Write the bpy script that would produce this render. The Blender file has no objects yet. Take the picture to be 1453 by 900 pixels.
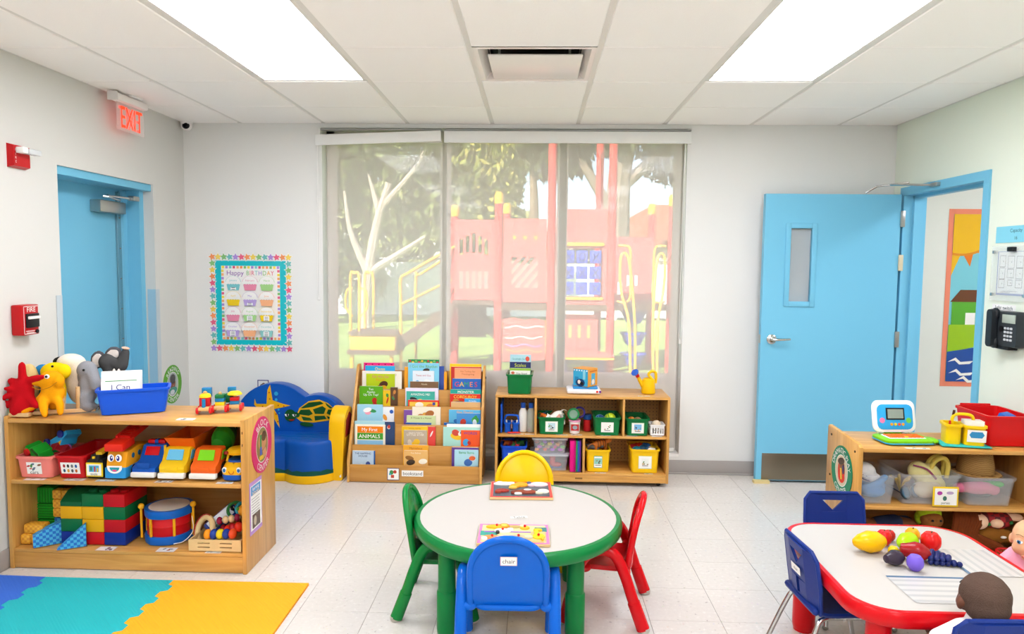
import bpy, bmesh, math, random
from mathutils import Matrix, Vector, Euler
random.seed(7)
SC = bpy.context.scene
COL = SC.collection
PI = math.pi
def rad(a): return math.radians(a)

# ---------------------------------------------------------------- camera
cam_d = bpy.data.cameras.new('camera'); CAM = bpy.data.objects.new('camera', cam_d); COL.objects.link(CAM)
cam_d.sensor_width = 36.0; cam_d.lens = 24.506; cam_d.clip_start = .05; cam_d.clip_end = 400
_R = Vector((.99933357, .03496832, .01047099)); _U = Vector((-.01302494, .07362581, .99720088)); _F = Vector((-.0340995, .99667269, -.07403221))
CAM.matrix_world = Matrix(((_R.x, _U.x, -_F.x, 0), (_R.y, _U.y, -_F.y, 0), (_R.z, _U.z, -_F.z, 1.5156), (0, 0, 0, 1)))
SC.camera = CAM
# ---------------------------------------------------------------- colour management
SC.view_settings.view_transform = 'Standard'; SC.view_settings.look = 'None'; SC.view_settings.gamma = 1.0
SC.view_settings.use_curve_mapping = False
SC.view_settings.exposure = 0.41
PANEL_LIGHT = 14.5      # emission of the ceiling troffers
# ---------------------------------------------------------------- sky and sun
W = bpy.data.worlds.new('sky'); SC.world = W; W.use_nodes = True
_n = W.node_tree.nodes; _sky = _n.new('ShaderNodeTexSky'); _sky.sky_type = 'NISHITA'; _sky.sun_disc = False
_sky.sun_elevation = rad(50); _sky.sun_rotation = rad(150); _sky.air_density = 1.0; _sky.dust_density = .6
W.node_tree.links.new(_sky.outputs[0], _n['Background'].inputs[0]); _n['Background'].inputs[1].default_value = .26
_sd = bpy.data.lights.new('sun', 'SUN'); _sd.energy = 10.0; _sd.angle = rad(.6); _sd.color = (1, .95, .86)
SUN = bpy.data.objects.new('sun', _sd); COL.objects.link(SUN); SUN.rotation_euler = (rad(48), 0, rad(-38)); SUN.location = (-6, -6, 12)

# ---------------------------------------------------------------- materials
def lin(h):
    h = h.lstrip('#'); h = h if len(h) == 6 else ''.join(a*2 for a in h); c = [int(h[i:i+2], 16)/255 for i in (0, 2, 4)]
    return tuple(x/12.92 if x <= .04045 else ((x+.055)/1.055)**2.4 for x in c)
_MC = {}
def mat(h, r=.45, m=0., tr=0., em=0., a=1., bump=None, bs=.3, var=0., spec=.28, sss=0., ior=1.45):
    k = (h, r, m, tr, em, a, bump, bs, var, spec, sss, ior)
    if k in _MC: return _MC[k]
    M = bpy.data.materials.new('paint_'+h.lstrip('#')); M.use_nodes = True
    nt = M.node_tree; b = nt.nodes['Principled BSDF']; c = (*lin(h), 1)
    b.inputs['Base Color'].default_value = c; b.inputs['Roughness'].default_value = r; b.inputs['Metallic'].default_value = m
    b.inputs['Transmission Weight'].default_value = tr; b.inputs['Alpha'].default_value = a
    b.inputs['Specular IOR Level'].default_value = spec; b.inputs['IOR'].default_value = ior
    if sss: b.inputs['Subsurface Weight'].default_value = sss; b.inputs['Subsurface Radius'].default_value = (.01, .004, .003)
    if em: b.inputs['Emission Color'].default_value = c; b.inputs['Emission Strength'].default_value = em
    if bump or var:
        tc = nt.nodes.new('ShaderNodeTexCoord'); nz = nt.nodes.new('ShaderNodeTexNoise')
        nz.inputs['Scale'].default_value = bump or 6.; nz.inputs['Detail'].default_value = 3
        nt.links.new(tc.outputs['Object'], nz.inputs['Vector'])
        if bump:
            bp = nt.nodes.new('ShaderNodeBump'); bp.inputs['Strength'].default_value = bs; bp.inputs['Distance'].default_value = .004
            nt.links.new(nz.outputs['Fac'], bp.inputs['Height']); nt.links.new(bp.outputs[0], b.inputs['Normal'])
        if var:
            hs = nt.nodes.new('ShaderNodeMixRGB'); hs.inputs[1].default_value = tuple(x*(1-var) for x in c[:3])+(1,)
            hs.inputs[2].default_value = tuple(min(1, x*(1+var)) for x in c[:3])+(1,)
            nt.links.new(nz.outputs['Fac'], hs.inputs[0]); nt.links.new(hs.outputs[0], b.inputs['Base Color'])
    _MC[k] = M
    return M
def nodes_mat(name):
    M = bpy.data.materials.new(name); M.use_nodes = True
    return M, M.node_tree, M.node_tree.nodes, M.node_tree.links, M.node_tree.nodes['Principled BSDF']
def ramp(n, stops):
    r = n.new('ShaderNodeValToRGB'); e = r.color_ramp.elements
    while len(e) < len(stops): e.new(.5)
    for q, (p, c) in zip(e, stops): q.position = p; q.color = (*lin(c), 1) if isinstance(c, str) else (c, c, c, 1)
    return r
def wood(axis, c0='#bd8439', c1='#dfaa5c', r=.3):
    k = ('wood', axis, c0, c1, r)
    if k in _MC: return _MC[k]
    M, nt, n, L, b = nodes_mat('maple_wood_'+axis)
    tc = n.new('ShaderNodeTexCoord'); mp = n.new('ShaderNodeMapping')
    s = [22, 22, 22]; s['xyz'.index(axis)] = 1.6; mp.inputs['Scale'].default_value = s
    nz = n.new('ShaderNodeTexNoise'); nz.inputs['Scale'].default_value = 1.2; nz.inputs['Detail'].default_value = 5; nz.inputs['Distortion'].default_value = .8
    rp = ramp(n, [(.3, c0), (.7, c1)])
    L.new(tc.outputs['Object'], mp.inputs[0]); L.new(mp.outputs[0], nz.inputs['Vector']); L.new(nz.outputs['Fac'], rp.inputs[0]); L.new(rp.outputs[0], b.inputs['Base Color'])
    b.inputs['Roughness'].default_value = r; _MC[k] = M
    return M
def wall_mat(h, r=.7):
    M, nt, n, L, b = nodes_mat('wall_paint_'+h.lstrip('#'))
    b.inputs['Base Color'].default_value = (*lin(h), 1); b.inputs['Roughness'].default_value = r; b.inputs['Specular IOR Level'].default_value = .3
    g = n.new('ShaderNodeNewGeometry'); nz = n.new('ShaderNodeTexNoise'); nz.inputs['Scale'].default_value = 160; nz.inputs['Detail'].default_value = 2
    bp = n.new('ShaderNodeBump'); bp.inputs['Strength'].default_value = .08; bp.inputs['Distance'].default_value = .002
    L.new(g.outputs['Position'], nz.inputs['Vector']); L.new(nz.outputs['Fac'], bp.inputs['Height']); L.new(bp.outputs[0], b.inputs['Normal'])
    return M
def floor_mat():
    M, nt, n, L, b = nodes_mat('speckled_vinyl_tile')
    g = n.new('ShaderNodeNewGeometry')
    n1 = n.new('ShaderNodeTexNoise'); n1.inputs['Scale'].default_value = 55; n1.inputs['Detail'].default_value = 2
    L.new(g.outputs['Position'], n1.inputs['Vector'])
    r1 = ramp(n, [(.27, '#aaa39c'), (.31, '#cfc9c1'), (.62, '#d3cdc5'), (.72, '#dad6cf')])
    L.new(n1.outputs['Fac'], r1.inputs[0])
    v = n.new('ShaderNodeTexVoronoi'); v.inputs['Scale'].default_value = 26; v.inputs['Randomness'].default_value = 1
    L.new(g.outputs['Position'], v.inputs['Vector'])
    r2 = ramp(n, [(.10, 1.), (.13, 0.)]); L.new(v.outputs['Distance'], r2.inputs[0])
    hue = n.new('ShaderNodeMixRGB'); hue.blend_type = 'MULTIPLY'; hue.inputs[0].default_value = .55; hue.inputs[2].default_value = (.55, .5, .47, 1)
    L.new(v.outputs['Color'], hue.inputs[1])
    mx = n.new('ShaderNodeMixRGB'); mf = n.new('ShaderNodeMath'); mf.operation = 'MULTIPLY'; mf.inputs[1].default_value = .16
    L.new(r2.outputs[0], mf.inputs[0]); L.new(mf.outputs[0], mx.inputs[0]); L.new(r1.outputs[0], mx.inputs[1]); L.new(hue.outputs[0], mx.inputs[2])
    oi = n.new('ShaderNodeObjectInfo'); sh = n.new('ShaderNodeMapRange'); sh.inputs[3].default_value = .985; sh.inputs[4].default_value = 1.02
    L.new(oi.outputs['Random'], sh.inputs[0])
    fin = n.new('ShaderNodeMixRGB'); fin.blend_type = 'MULTIPLY'; fin.inputs[0].default_value = 1
    L.new(mx.outputs[0], fin.inputs[1]); L.new(sh.outputs[0], fin.inputs[2]); L.new(fin.outputs[0], b.inputs['Base Color'])
    b.inputs['Roughness'].default_value = .13; b.inputs['Specular IOR Level'].default_value = .5
    n3 = n.new('ShaderNodeTexNoise'); n3.inputs['Scale'].default_value = 9; L.new(g.outputs['Position'], n3.inputs['Vector'])
    bp = n.new('ShaderNodeBump'); bp.inputs['Strength'].default_value = .03; bp.inputs['Distance'].default_value = .004
    L.new(n3.outputs['Fac'], bp.inputs['Height']); L.new(bp.outputs[0], b.inputs['Normal'])
    return M
def print_mat():
    M, nt, n, L, b = nodes_mat('printed_ink')
    at = n.new('ShaderNodeAttribute'); at.attribute_name = 'Col'; L.new(at.outputs['Color'], b.inputs['Base Color'])
    b.inputs['Roughness'].default_value = .26
    return M
PRINT = print_mat()
def checker_mat(c0, c1, sc, r=.6):
    k = ('chk', c0, c1, sc)
    if k in _MC: return _MC[k]
    M, nt, n, L, b = nodes_mat('checked_print')
    tc = n.new('ShaderNodeTexCoord'); ck = n.new('ShaderNodeTexChecker'); ck.inputs['Scale'].default_value = sc
    ck.inputs[1].default_value = (*lin(c0), 1); ck.inputs[2].default_value = (*lin(c1), 1)
    mp = n.new('ShaderNodeMapping'); mp.inputs['Location'].default_value = (.0031, .0027, .0023)
    L.new(tc.outputs['Object'], mp.inputs[0]); L.new(mp.outputs[0], ck.inputs[0]); L.new(ck.outputs[0], b.inputs['Base Color'])
    b.inputs['Roughness'].default_value = r; _MC[k] = M
    return M
def shade_mat():
    M, nt, n, L, b = nodes_mat('solar_screen_fabric')
    n.remove(b); out = n['Material Output']
    d = n.new('ShaderNodeBsdfDiffuse'); d.inputs[0].default_value = (*lin('#efe9e2'), 1)
    t = n.new('ShaderNodeBsdfTranslucent'); t.inputs[0].default_value = (*lin('#f2ece2'), 1)
    m1 = n.new('ShaderNodeMixShader'); m1.inputs[0].default_value = .25
    tp = n.new('ShaderNodeBsdfTransparent'); m2 = n.new('ShaderNodeMixShader'); m2.inputs[0].default_value = SHADE_OPEN
    L.new(d.outputs[0], m1.inputs[1]); L.new(t.outputs[0], m1.inputs[2]); L.new(m1.outputs[0], m2.inputs[1]); L.new(tp.outputs[0], m2.inputs[2]); L.new(m2.outputs[0], out.inputs[0])
    return M
SHADE_OPEN = .42
def thin_glass(tint='#ffffff', refl=.035):
    k = ('glass', tint, refl)
    if k in _MC: return _MC[k]
    M, nt, n, L, b = nodes_mat('thin_glass'); n.remove(b)
    g = n.new('ShaderNodeBsdfGlossy'); g.inputs['Roughness'].default_value = .05; tp = n.new('ShaderNodeBsdfTransparent'); tp.inputs[0].default_value = (*lin(tint), 1)
    mx = n.new('ShaderNodeMixShader'); mx.inputs[0].default_value = refl
    L.new(tp.outputs[0], mx.inputs[1]); L.new(g.outputs[0], mx.inputs[2]); L.new(mx.outputs[0], n['Material Output'].inputs[0]); _MC[k] = M
    return M
def cloudy(h='#e8ebee', open_=.75, r=.2):     # clear plastic of the storage tubs
    k = ('cloudy', h, open_)
    if k in _MC: return _MC[k]
    M, nt, n, L, b = nodes_mat('clear_tub_plastic')
    b.inputs['Base Color'].default_value = (*lin(h), 1); b.inputs['Roughness'].default_value = r; tp = n.new('ShaderNodeBsdfTransparent')
    mx = n.new('ShaderNodeMixShader'); mx.inputs[0].default_value = open_
    L.new(b.outputs[0], mx.inputs[1]); L.new(tp.outputs[0], mx.inputs[2]); L.new(mx.outputs[0], n['Material Output'].inputs[0]); _MC[k] = M
    return M
CHROME = mat('#c9c9c7', .18, 1.); STEEL = mat('#b3b1ac', .35, 1.); WHITE = mat('#f4f3ef', .5); BLACK = mat('#17181a', .4)
WX, WY, WZ = wood('x'), wood('y'), wood('z')

# ---------------------------------------------------------------- shapes: (verts, faces)
def T(x=0, y=0, z=0, rx=0, ry=0, rz=0, s=1):
    m = Matrix.Translation((x, y, z)) @ Euler((rad(rx), rad(ry), rad(rz))).to_matrix().to_4x4()
    if s != 1:
        m = m @ (Matrix.Diagonal((*s, 1)) if isinstance(s, (tuple, list)) else Matrix.Scale(s, 4))
    return m
_BX = {}
def BOX(sx, sy, sz, bev=0., seg=2):
    k = (sx, sy, sz, bev, seg)
    if k in _BX: return _BX[k]
    bm = bmesh.new(); bmesh.ops.create_cube(bm, size=1)
    for v in bm.verts: v.co = (v.co.x*sx, v.co.y*sy, v.co.z*sz)
    if bev: bmesh.ops.bevel(bm, geom=bm.edges[:], offset=min(bev, .49*min(sx, sy, sz)), segments=seg, profile=.5, affect='EDGES')
    bm.verts.index_update()
    out = ([tuple(v.co) for v in bm.verts], [tuple(v.index for v in f.verts) for f in bm.faces]); bm.free(); _BX[k] = out
    return out
def LOFT(loops, cap=True, closed=True, capends=(True, True)):
    n = len(loops[0]); v = [tuple(p) for l in loops for p in l]; f = []
    for i in range(len(loops)-1):
        for j in range(n if closed else n-1):
            k = (j+1) % n; f.append((i*n+j, i*n+k, (i+1)*n+k, (i+1)*n+j))
    if cap and capends[0]: f.append(tuple(range(n))[::-1])
    if cap and capends[1]: f.append(tuple((len(loops)-1)*n+j for j in range(n)))
    return v, f
def circ(r, z, n=20, ry=None, cx=0, cy=0): return [(cx+r*math.cos(2*PI*i/n), cy+(ry or r)*math.sin(2*PI*i/n), z) for i in range(n)]
def LATHE(prof, n=20): return LOFT([circ(max(r, 1e-4), z, n) for r, z in prof])
def CYL(p0, p1, r0, r1=None, n=14):
    p0, p1 = Vector(p0), Vector(p1); q = (p1-p0).to_track_quat('Z', 'Y').to_matrix(); h = (p1-p0).length
    v, f = LATHE([(r0, 0), (r1 if r1 is not None else r0, h)], n)
    return [tuple(q @ Vector(a)+p0) for a in v], f
def SPH(rx, ry=None, rz=None, n=14, m=9):
    ry = ry or rx; rz = rz or rx
    return LOFT([[(rx*max(math.sin(PI*i/m), .001)*math.cos(2*PI*j/n), ry*max(math.sin(PI*i/m), .001)*math.sin(2*PI*j/n), -rz*math.cos(PI*i/m)) for j in range(n)] for i in range(m+1)])
def CR(pts, k=6):       # Catmull-Rom
    P = [Vector(p) for p in pts]; P = [P[0]*2-P[1]]+P+[P[-1]*2-P[-2]]; o = []
    for i in range(1, len(P)-2):
        a, b, c, d = P[i-1:i+3]
        for j in range(k):
            t = j/k; o.append(.5*((2*b)+(c-a)*t+(2*a-5*b+4*c-d)*t*t+(3*b-a-3*c+d)*t**3))
    o.append(P[-2]); return o
def TUBE(pts, r, n=10, rnd=False):
    P = [Vector(p) for p in pts]; rs = r if isinstance(r, (list, tuple)) else [r]*len(P)
    if len(rs) != len(P): rs = [rs[0]+(rs[-1]-rs[0])*i/(len(P)-1) if len(rs) == 2 else rs[min(len(rs)-1, int(i*len(rs)/len(P)))] for i in range(len(P))]
    t = (P[1]-P[0]).normalized(); u = t.orthogonal().normalized(); loops = []
    def ring(p, u, w, rr): return [tuple(p+(u*math.cos(2*PI*j/n)+w*math.sin(2*PI*j/n))*rr) for j in range(n)]
    for i, p in enumerate(P):
        t = (P[min(i+1, len(P)-1)]-P[max(i-1, 0)]).normalized(); u = (u-t*u.dot(t)).normalized(); w = t.cross(u)
        if rnd and i == 0:
            for a in (75, 50, 25): loops.append(ring(p-t*rs[0]*math.sin(rad(a)), u, w, rs[0]*math.cos(rad(a))))
        loops.append(ring(p, u, w, rs[i]))
        if rnd and i == len(P)-1:
            for a in (25, 50, 75): loops.append(ring(p+t*rs[-1]*math.sin(rad(a)), u, w, rs[-1]*math.cos(rad(a))))
    return LOFT(loops)
def PRISM(poly, h, bev=0.):       # polygon in xy extruded z 0..h
    if bev:
        c = Vector((sum(p[0] for p in poly)/len(poly), sum(p[1] for p in poly)/len(poly)))
        def sc(z, d): return [(p[0]+(c.x-p[0])*d, p[1]+(c.y-p[1])*d, z) for p in poly]
        R_ = max(max(abs(p[0]-c.x), abs(p[1]-c.y)) for p in poly); d = bev/R_
        return LOFT([sc(0, d), sc(bev*.3, d*.3), sc(bev, 0), sc(h-bev, 0), sc(h-bev*.3, d*.3), sc(h, d)])
    return LOFT([[(p[0], p[1], 0) for p in poly], [(p[0], p[1], h) for p in poly]])
def rrect(w, d, r, z=0, k=4, cx=0, cy=0):
    o = []
    for sx, sy, a in ((1, 1, 0), (-1, 1, 90), (-1, -1, 180), (1, -1, 270)):
        for i in range(k+1):
            t = rad(a+90*i/k); o.append((cx+sx*(w/2-r)+r*math.cos(t), cy+sy*(d/2-r)+r*math.sin(t), z))
    return o
def TORUS(R, r, n=20, m=8, arc=360):
    if arc >= 360: return LOFT([[((R+r*math.cos(2*PI*j/m))*math.cos(2*PI*i/n), (R+r*math.cos(2*PI*j/m))*math.sin(2*PI*i/n), r*math.sin(2*PI*j/m)) for j in range(m)] for i in range(n+1)], cap=False)
    return TUBE([(R*math.cos(rad(arc)*i/n), R*math.sin(rad(arc)*i/n), 0) for i in range(n+1)], r, m)
def BIN(w, d, h, t=.85, wall=.004, rim=.008, r=.02):
    return LOFT([rrect(w*t, d*t, r, 0), rrect(w-2*rim, d-2*rim, r, h-.015), rrect(w-2*rim, d-2*rim, r, h-.012), rrect(w, d, r+rim, h-.012), rrect(w, d, r+rim, h),
                 rrect(w-2*rim-2*wall, d-2*rim-2*wall, r-wall*.5, h), rrect((w-2*wall)*t, (d-2*wall)*t, r-wall*.5, .005)])
class MB:
    def __init__(s): s.v = []; s.f = []; s.m = []; s.s = []; s.mats = []
    def add(s, shape, m, M=None, sm=True):
        v, f = shape; o = len(s.v)
        s.v += [tuple(M @ Vector(p)) for p in v] if M is not None else v
        if m not in s.mats: s.mats.append(m)
        k = s.mats.index(m)
        for q in f: s.f.append(tuple(i+o for i in q)); s.m.append(k); s.s.append(sm)
        return s
    def box(s, x, y, z, sx, sy, sz, m, bev=0., M=None, seg=2, sm=None):
        X = Matrix.Translation((x, y, z)); return s.add(BOX(sx, sy, sz, bev, seg), m, X if M is None else M @ X, (bev > 0) if sm is None else sm)
    def build(s, name, parent=None, M=None):
        me = bpy.data.meshes.new(name); me.from_pydata(s.v, [], s.f)
        for m in s.mats: me.materials.append(m)
        me.polygons.foreach_set('material_index', s.m); me.polygons.foreach_set('use_smooth', s.s); me.update()
        if any(s.s) : me.set_sharp_from_angle(angle=rad(38))
        o = bpy.data.objects.new(name, me); COL.objects.link(o); o.parent = parent
        if M is not None: o.matrix_local = M
        return o
def one(name, shape, m, parent=None, M=None, X=None, sm=True): return MB().add(shape, m, X, sm).build(name, parent, M)
def tag(o, label, cat, group=None):
    o['label'] = label; o['category'] = cat
    if group: o['group'] = group
    return o
def thing(name, label, cat, loc=(0, 0, 0), rz=0, group=None):
    o = bpy.data.objects.new(name, None); COL.objects.link(o); o.location = loc; o.rotation_euler = (0, 0, rad(rz)); o.empty_display_size = .05
    return tag(o, label, cat, group)
def struct(o): o['kind'] = 'structure'; return o
def clone(o, parent=None):
    c = o.copy(); COL.objects.link(c); c.parent = parent
    for ch in o.children: clone(ch, c)
    return c

# ---------------------------------------------------------------- lettering: flat glyph meshes, made once
GL = {}
def _glyphs():
    chars = "ABCDEFGHIJKLMNOPQRSTUVWXYZabcdefghijklmnopqrstuvwxyz0123456789!?'&.-"
    tmp = []
    for ch in chars:
        pair = []
        for body in (ch, '|'+ch+'|'):
            c = bpy.data.curves.new('g', 'FONT'); c.body = body; c.size = 1; c.resolution_u = 3
            o = bpy.data.objects.new('g', c); COL.objects.link(o); pair.append(o)
        tmp.append((ch, pair))
    c = bpy.data.curves.new('g', 'FONT'); c.body = '||'; o0 = bpy.data.objects.new('g', c); COL.objects.link(o0)
    dg = bpy.context.evaluated_depsgraph_get()
    def wid(o): b = o.evaluated_get(dg).bound_box; return max(p[0] for p in b)-min(p[0] for p in b)
    w0 = wid(o0)
    for ch, (a, b) in tmp:
        me = bpy.data.meshes.new_from_object(a.evaluated_get(dg))
        GL[ch] = ([(v.co.x, v.co.y) for v in me.vertices], [tuple(p.vertices) for p in me.polygons], max(.2, wid(b)-w0)); bpy.data.meshes.remove(me)
    for o in [o0]+[q for _, p in tmp for q in p]:
        d = o.data; bpy.data.objects.remove(o); bpy.data.curves.remove(d)
_glyphs()
def twidth(t, size): return sum(GL[c][2] if c in GL else .3 for c in t)*size
class PR:               # flat print: coloured shapes layered on a sheet; x right, y up, z out of the sheet
    def __init__(s, step=.0003): s.v = []; s.f = []; s.c = []; s.z = step; s.st = step
    def up(s): s.z += s.st; return s
    def poly(s, pts, col, keep=False):
        if not keep: s.z += s.st
        o = len(s.v); s.v += [(p[0], p[1], s.z) for p in pts]; s.f.append(tuple(range(o, o+len(pts)))); s.c.append(lin(col)); return s
    def rect(s, x, y, w, h, col, a=0, keep=False):
        c, n = math.cos(rad(a)), math.sin(rad(a))
        return s.poly([(x+c*p-n*q, y+n*p+c*q) for p, q in ((-w/2, -h/2), (w/2, -h/2), (w/2, h/2), (-w/2, h/2))], col, keep)
    def ell(s, x, y, rx, ry, col, a=0, n=18, a0=0, a1=360, keep=False):
        c, q = math.cos(rad(a)), math.sin(rad(a)); P = []
        for i in range(n if a1-a0 >= 360 else n+1):
            t = rad(a0+(a1-a0)*i/n); u, w = rx*math.cos(t), ry*math.sin(t); P.append((x+c*u-q*w, y+q*u+c*w))
        return s.poly(P, col, keep)
    def line(s, pts, w, col):
        s.z += s.st
        for (a, b), (c, d) in zip(pts, pts[1:]):
            L = math.hypot(c-a, d-b) or 1e-6; nx, ny = -(d-b)/L*w/2, (c-a)/L*w/2
            s.poly([(a-nx, b-ny), (c-nx, d-ny), (c+nx, d+ny), (a+nx, b+ny)], col, True)
        return s
    def text(s, t, x, y, size, col, fit=None, a=0, mid=True, sx=1.):
        s.z += s.st; w = twidth(t, size)*sx
        if fit and w > fit: sx *= fit/w; w = fit
        cx = x-(w/2 if mid else 0); ca, sa = math.cos(rad(a)), math.sin(rad(a))
        for ch in t:
            if ch in GL:
                V, Fc, wd = GL[ch]; o = len(s.v)
                for px, py in V:
                    u, q = cx+px*size*sx-x, py*size-size*.35; s.v.append((x+ca*u-sa*q, y+sa*u+ca*q, s.z))
                for q in Fc: s.f.append(tuple(i+o for i in q)); s.c.append(lin(col))
                cx += wd*size*sx
            else: cx += .3*size*sx
        return s
    def arc(s, t, x, y, rx, ry, size, col, up=True, span=None):    # letters round an oval
        s.z += s.st; tot = twidth(t, size); span = span or tot/((rx+ry)/2)*180/PI; acc = 0
        for ch in t:
            wd = (GL[ch][2] if ch in GL else .3)*size; f_ = (acc+wd/2)/tot-.5; acc += wd
            th = 90-f_*span if up else -90+f_*span
            px, py = x+rx*math.cos(rad(th)), y+ry*math.sin(rad(th)); a = math.atan2(math.sin(rad(th))/ry, math.cos(rad(th))/rx)*180/PI; a = a-90 if up else a+90
            if ch in GL: s.z -= s.st; s.text(ch, px, py, size, col, a=a)
        return s
    def star(s, x, y, r, col, a=0, keep=False): return s.poly([(x+(r if i % 2 == 0 else r*.5)*math.cos(rad(90+a+36*i)), y+(r if i % 2 == 0 else r*.5)*math.sin(rad(90+a+36*i))) for i in range(10)], col, keep)
    def build(s, name, parent=None, M=None):
        me = bpy.data.meshes.new(name); me.from_pydata(s.v, [], s.f); me.materials.append(PRINT)
        at = me.color_attributes.new('Col', 'FLOAT_COLOR', 'CORNER'); buf = []
        for p, c in zip(me.polygons, s.c): buf += [c[0], c[1], c[2], 1.]*p.loop_total
        at.data.foreach_set('color', buf); me.update()
        o = bpy.data.objects.new(name, me); COL.objects.link(o); o.parent = parent
        if M is not None: o.matrix_local = M
        return o
FRONT = Euler((PI/2, 0, 0)).to_matrix().to_4x4()               # sheet facing -y (towards the camera)
def onfront(x, y, z): return Matrix.Translation((x, y, z)) @ FRONT
def ontop(x, y, z, rz=0): return T(x, y, z, rz=rz)
def onleftwall(x, y, z): return Matrix.Translation((x, y, z)) @ Matrix(((0, 0, 1, 0), (1, 0, 0, 0), (0, 1, 0, 0), (0, 0, 0, 1)))      # faces +x; sheet right = +y
def onrightwall(x, y, z): return Matrix.Translation((x, y, z)) @ Matrix(((0, 0, -1, 0), (-1, 0, 0, 0), (0, 1, 0, 0), (0, 0, 0, 1)))   # faces -x; sheet right = -y

# ================================================================ the room
XL, XR, YB, YF, ZC = -2.584, 2.522, 5.073, -3.0, 2.527
WALLW, WALLG, WALLB = wall_mat('#d4d3cd'), wall_mat('#e2eada'), wall_mat('#e4e4e0')
FLOORM = floor_mat(); BLUE = mat('#74bddb', .42)
# floor: slab with the tiles laid on it
GX = [-1.0186+.305*i for i in range(-6, 13)]; GY = [4.1321+.305*i for i in range(-7, 4)]
b = MB(); b.box((XL+4.4)/2, 1.4, -.0225, 5.2-XL, 9.2, .04, mat('#8f877d', .7)); b.box((XL+XR)/2, (GY[0]+YF)/2, -.0012, XR-XL+.3, GY[0]-YF, .0024, FLOORM)
b.box((XR+4.8)/2, 3.8, -.0012, 4.8-XR, 3.6, .0024, FLOORM)
FLOOR = struct(b.build('floor')); _tm = None
xs = [XL]+[g for g in GX if XL+.02 < g < XR-.02]+[XR]; ys = GY[:1]+[g for g in GY[1:] if g < YB-.02]+[YB]
for i in range(len(xs)-1):
    for j in range(len(ys)-1):
        w, d = xs[i+1]-xs[i], ys[j+1]-ys[j]
        if abs(w-.305) < 1e-3 and abs(d-.305) < 1e-3:
            if _tm is None: o = one('floor_tile', BOX(.3032, .3036, .0025, .0004, 1), FLOORM, FLOOR, sm=False); _tm = o.data
            else: o = bpy.data.objects.new('floor_tile', _tm); COL.objects.link(o); o.parent = FLOOR
        else: o = one('floor_tile', BOX(w-.0018, d-.0014, .0025, .0004, 1), FLOORM, FLOOR, sm=False)
        o.location = ((xs[i]+xs[i+1])/2, (ys[j]+ys[j+1])/2, -.00125)
# walls
def wall(name, boxes, m):
    b = MB()
    for x0, x1, y0, y1, z0, z1 in boxes: b.box((x0+x1)/2, (y0+y1)/2, (z0+z1)/2, x1-x0, y1-y0, z1-z0, m)
    return struct(b.build(name))
WX0, WX1, WZ0, WZ1 = -1.565, 1.062, .125, 2.492
TH = .22
wall('wall_back', [(XL-.3, WX0, YB, YB+TH, 0, 2.7), (WX1, XR+.13, YB, YB+TH, 0, 2.7), (WX0, WX1, YB, YB+TH, 0, WZ0), (WX0, WX1, YB, YB+TH, WZ1, 2.7)], WALLB)
wall('wall_left', [(XL-.3, XL, YF, 3.71, 0, 2.7), (XL-.3, XL, 4.652, YB, 0, 2.7), (XL-.3, XL, 3.71, 4.652, 2.03, 2.7)], WALLW)
wall('wall_right', [(XR, XR+.13, YF, 4.012, 0, 2.7), (XR, XR+.13, 4.962, YB, 0, 2.7), (XR, XR+.13, 4.012, 4.962, 2.075, 2.7)], WALLG)
wall('wall_front', [(XL-.3, XR+.13, YF-.2, YF, 0, 2.7)], WALLW)
# hallway beyond the open door
HALL = wall_mat('#e3e4dc')
wall('wall_hall_end', [(XR+.13, 5., 5.6, 5.8, 0, 2.7)], HALL)
wall('wall_hall_side', [(4.8, 5., 1.8, 5.6, 0, 2.7)], HALL)
wall('wall_hall_near', [(XR+.13, 5., 1.8, 2.0, 0, 2.7)], HALL)
# ceiling
CT = mat('#fdfaf5', .9, bump=210, bs=.35, spec=.1); GRID = mat('#e2dfd8', .5)
b = MB(); b.box(1.05, 1.3, 2.66, 8.0, 9.2, .08, mat('#d8d4cc', .9)); CEIL = struct(b.build('ceiling'))
CX = [XL]+[-.9375+.61*i for i in range(-2, 6)]+[XR]; CY = [YB]+[4.5257-.61*i for i in range(0, 13)]
LIGHTS = {(2, 2), (2, 3), (6, 2), (6, 3), (2, 6), (2, 7), (6, 6), (6, 7), (2, 10), (2, 11), (6, 10), (6, 11)}; _cm = {}
for i in range(len(CX)-1):
    for j in range(len(CY)-1):
        if (i, j) in LIGHTS or (i, j) == (4, 2): continue
        w, d = CX[i+1]-CX[i], CY[j]-CY[j+1]; k = (round(w, 3), round(d, 3))
        if k not in _cm: o = one('ceiling_tile', BOX(w-.026, d-.010, .018, .004, 1), CT, CEIL, sm=False); _cm[k] = o.data
        else: o = bpy.data.objects.new('ceiling_tile', _cm[k]); COL.objects.link(o); o.parent = CEIL
        o.location = ((CX[i]+CX[i+1])/2, (CY[j]+CY[j+1])/2, ZC+.004)
for x in CX[1:-1]: one('grid_runner', BOX(.026, YB-YF, .03), GRID, CEIL, T(x, (YB+YF)/2, ZC+.015), sm=False)
for y in CY[1:-1]: one('cross_tee', BOX(XR-XL, .012, .028), GRID, CEIL, T((XL+XR)/2, y, ZC+.016), sm=False)
for x, y, sx, sy in ((XL+.011, (YB+YF)/2, .022, YB-YF), (XR-.011, (YB+YF)/2, .022, YB-YF), ((XL+XR)/2, YB-.011, XR-XL, .022)):
    one('wall_angle', BOX(sx, sy, .003), GRID, CEIL, T(x, y, ZC-.002), sm=False)
# hallway ceiling closes the hall at the same height
struct(MB().box((XR+.13+4.8)/2, 3.8, ZC+.02, 4.8-XR-.13, 3.6, .03, CT).build('ceiling_hall'))
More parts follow.
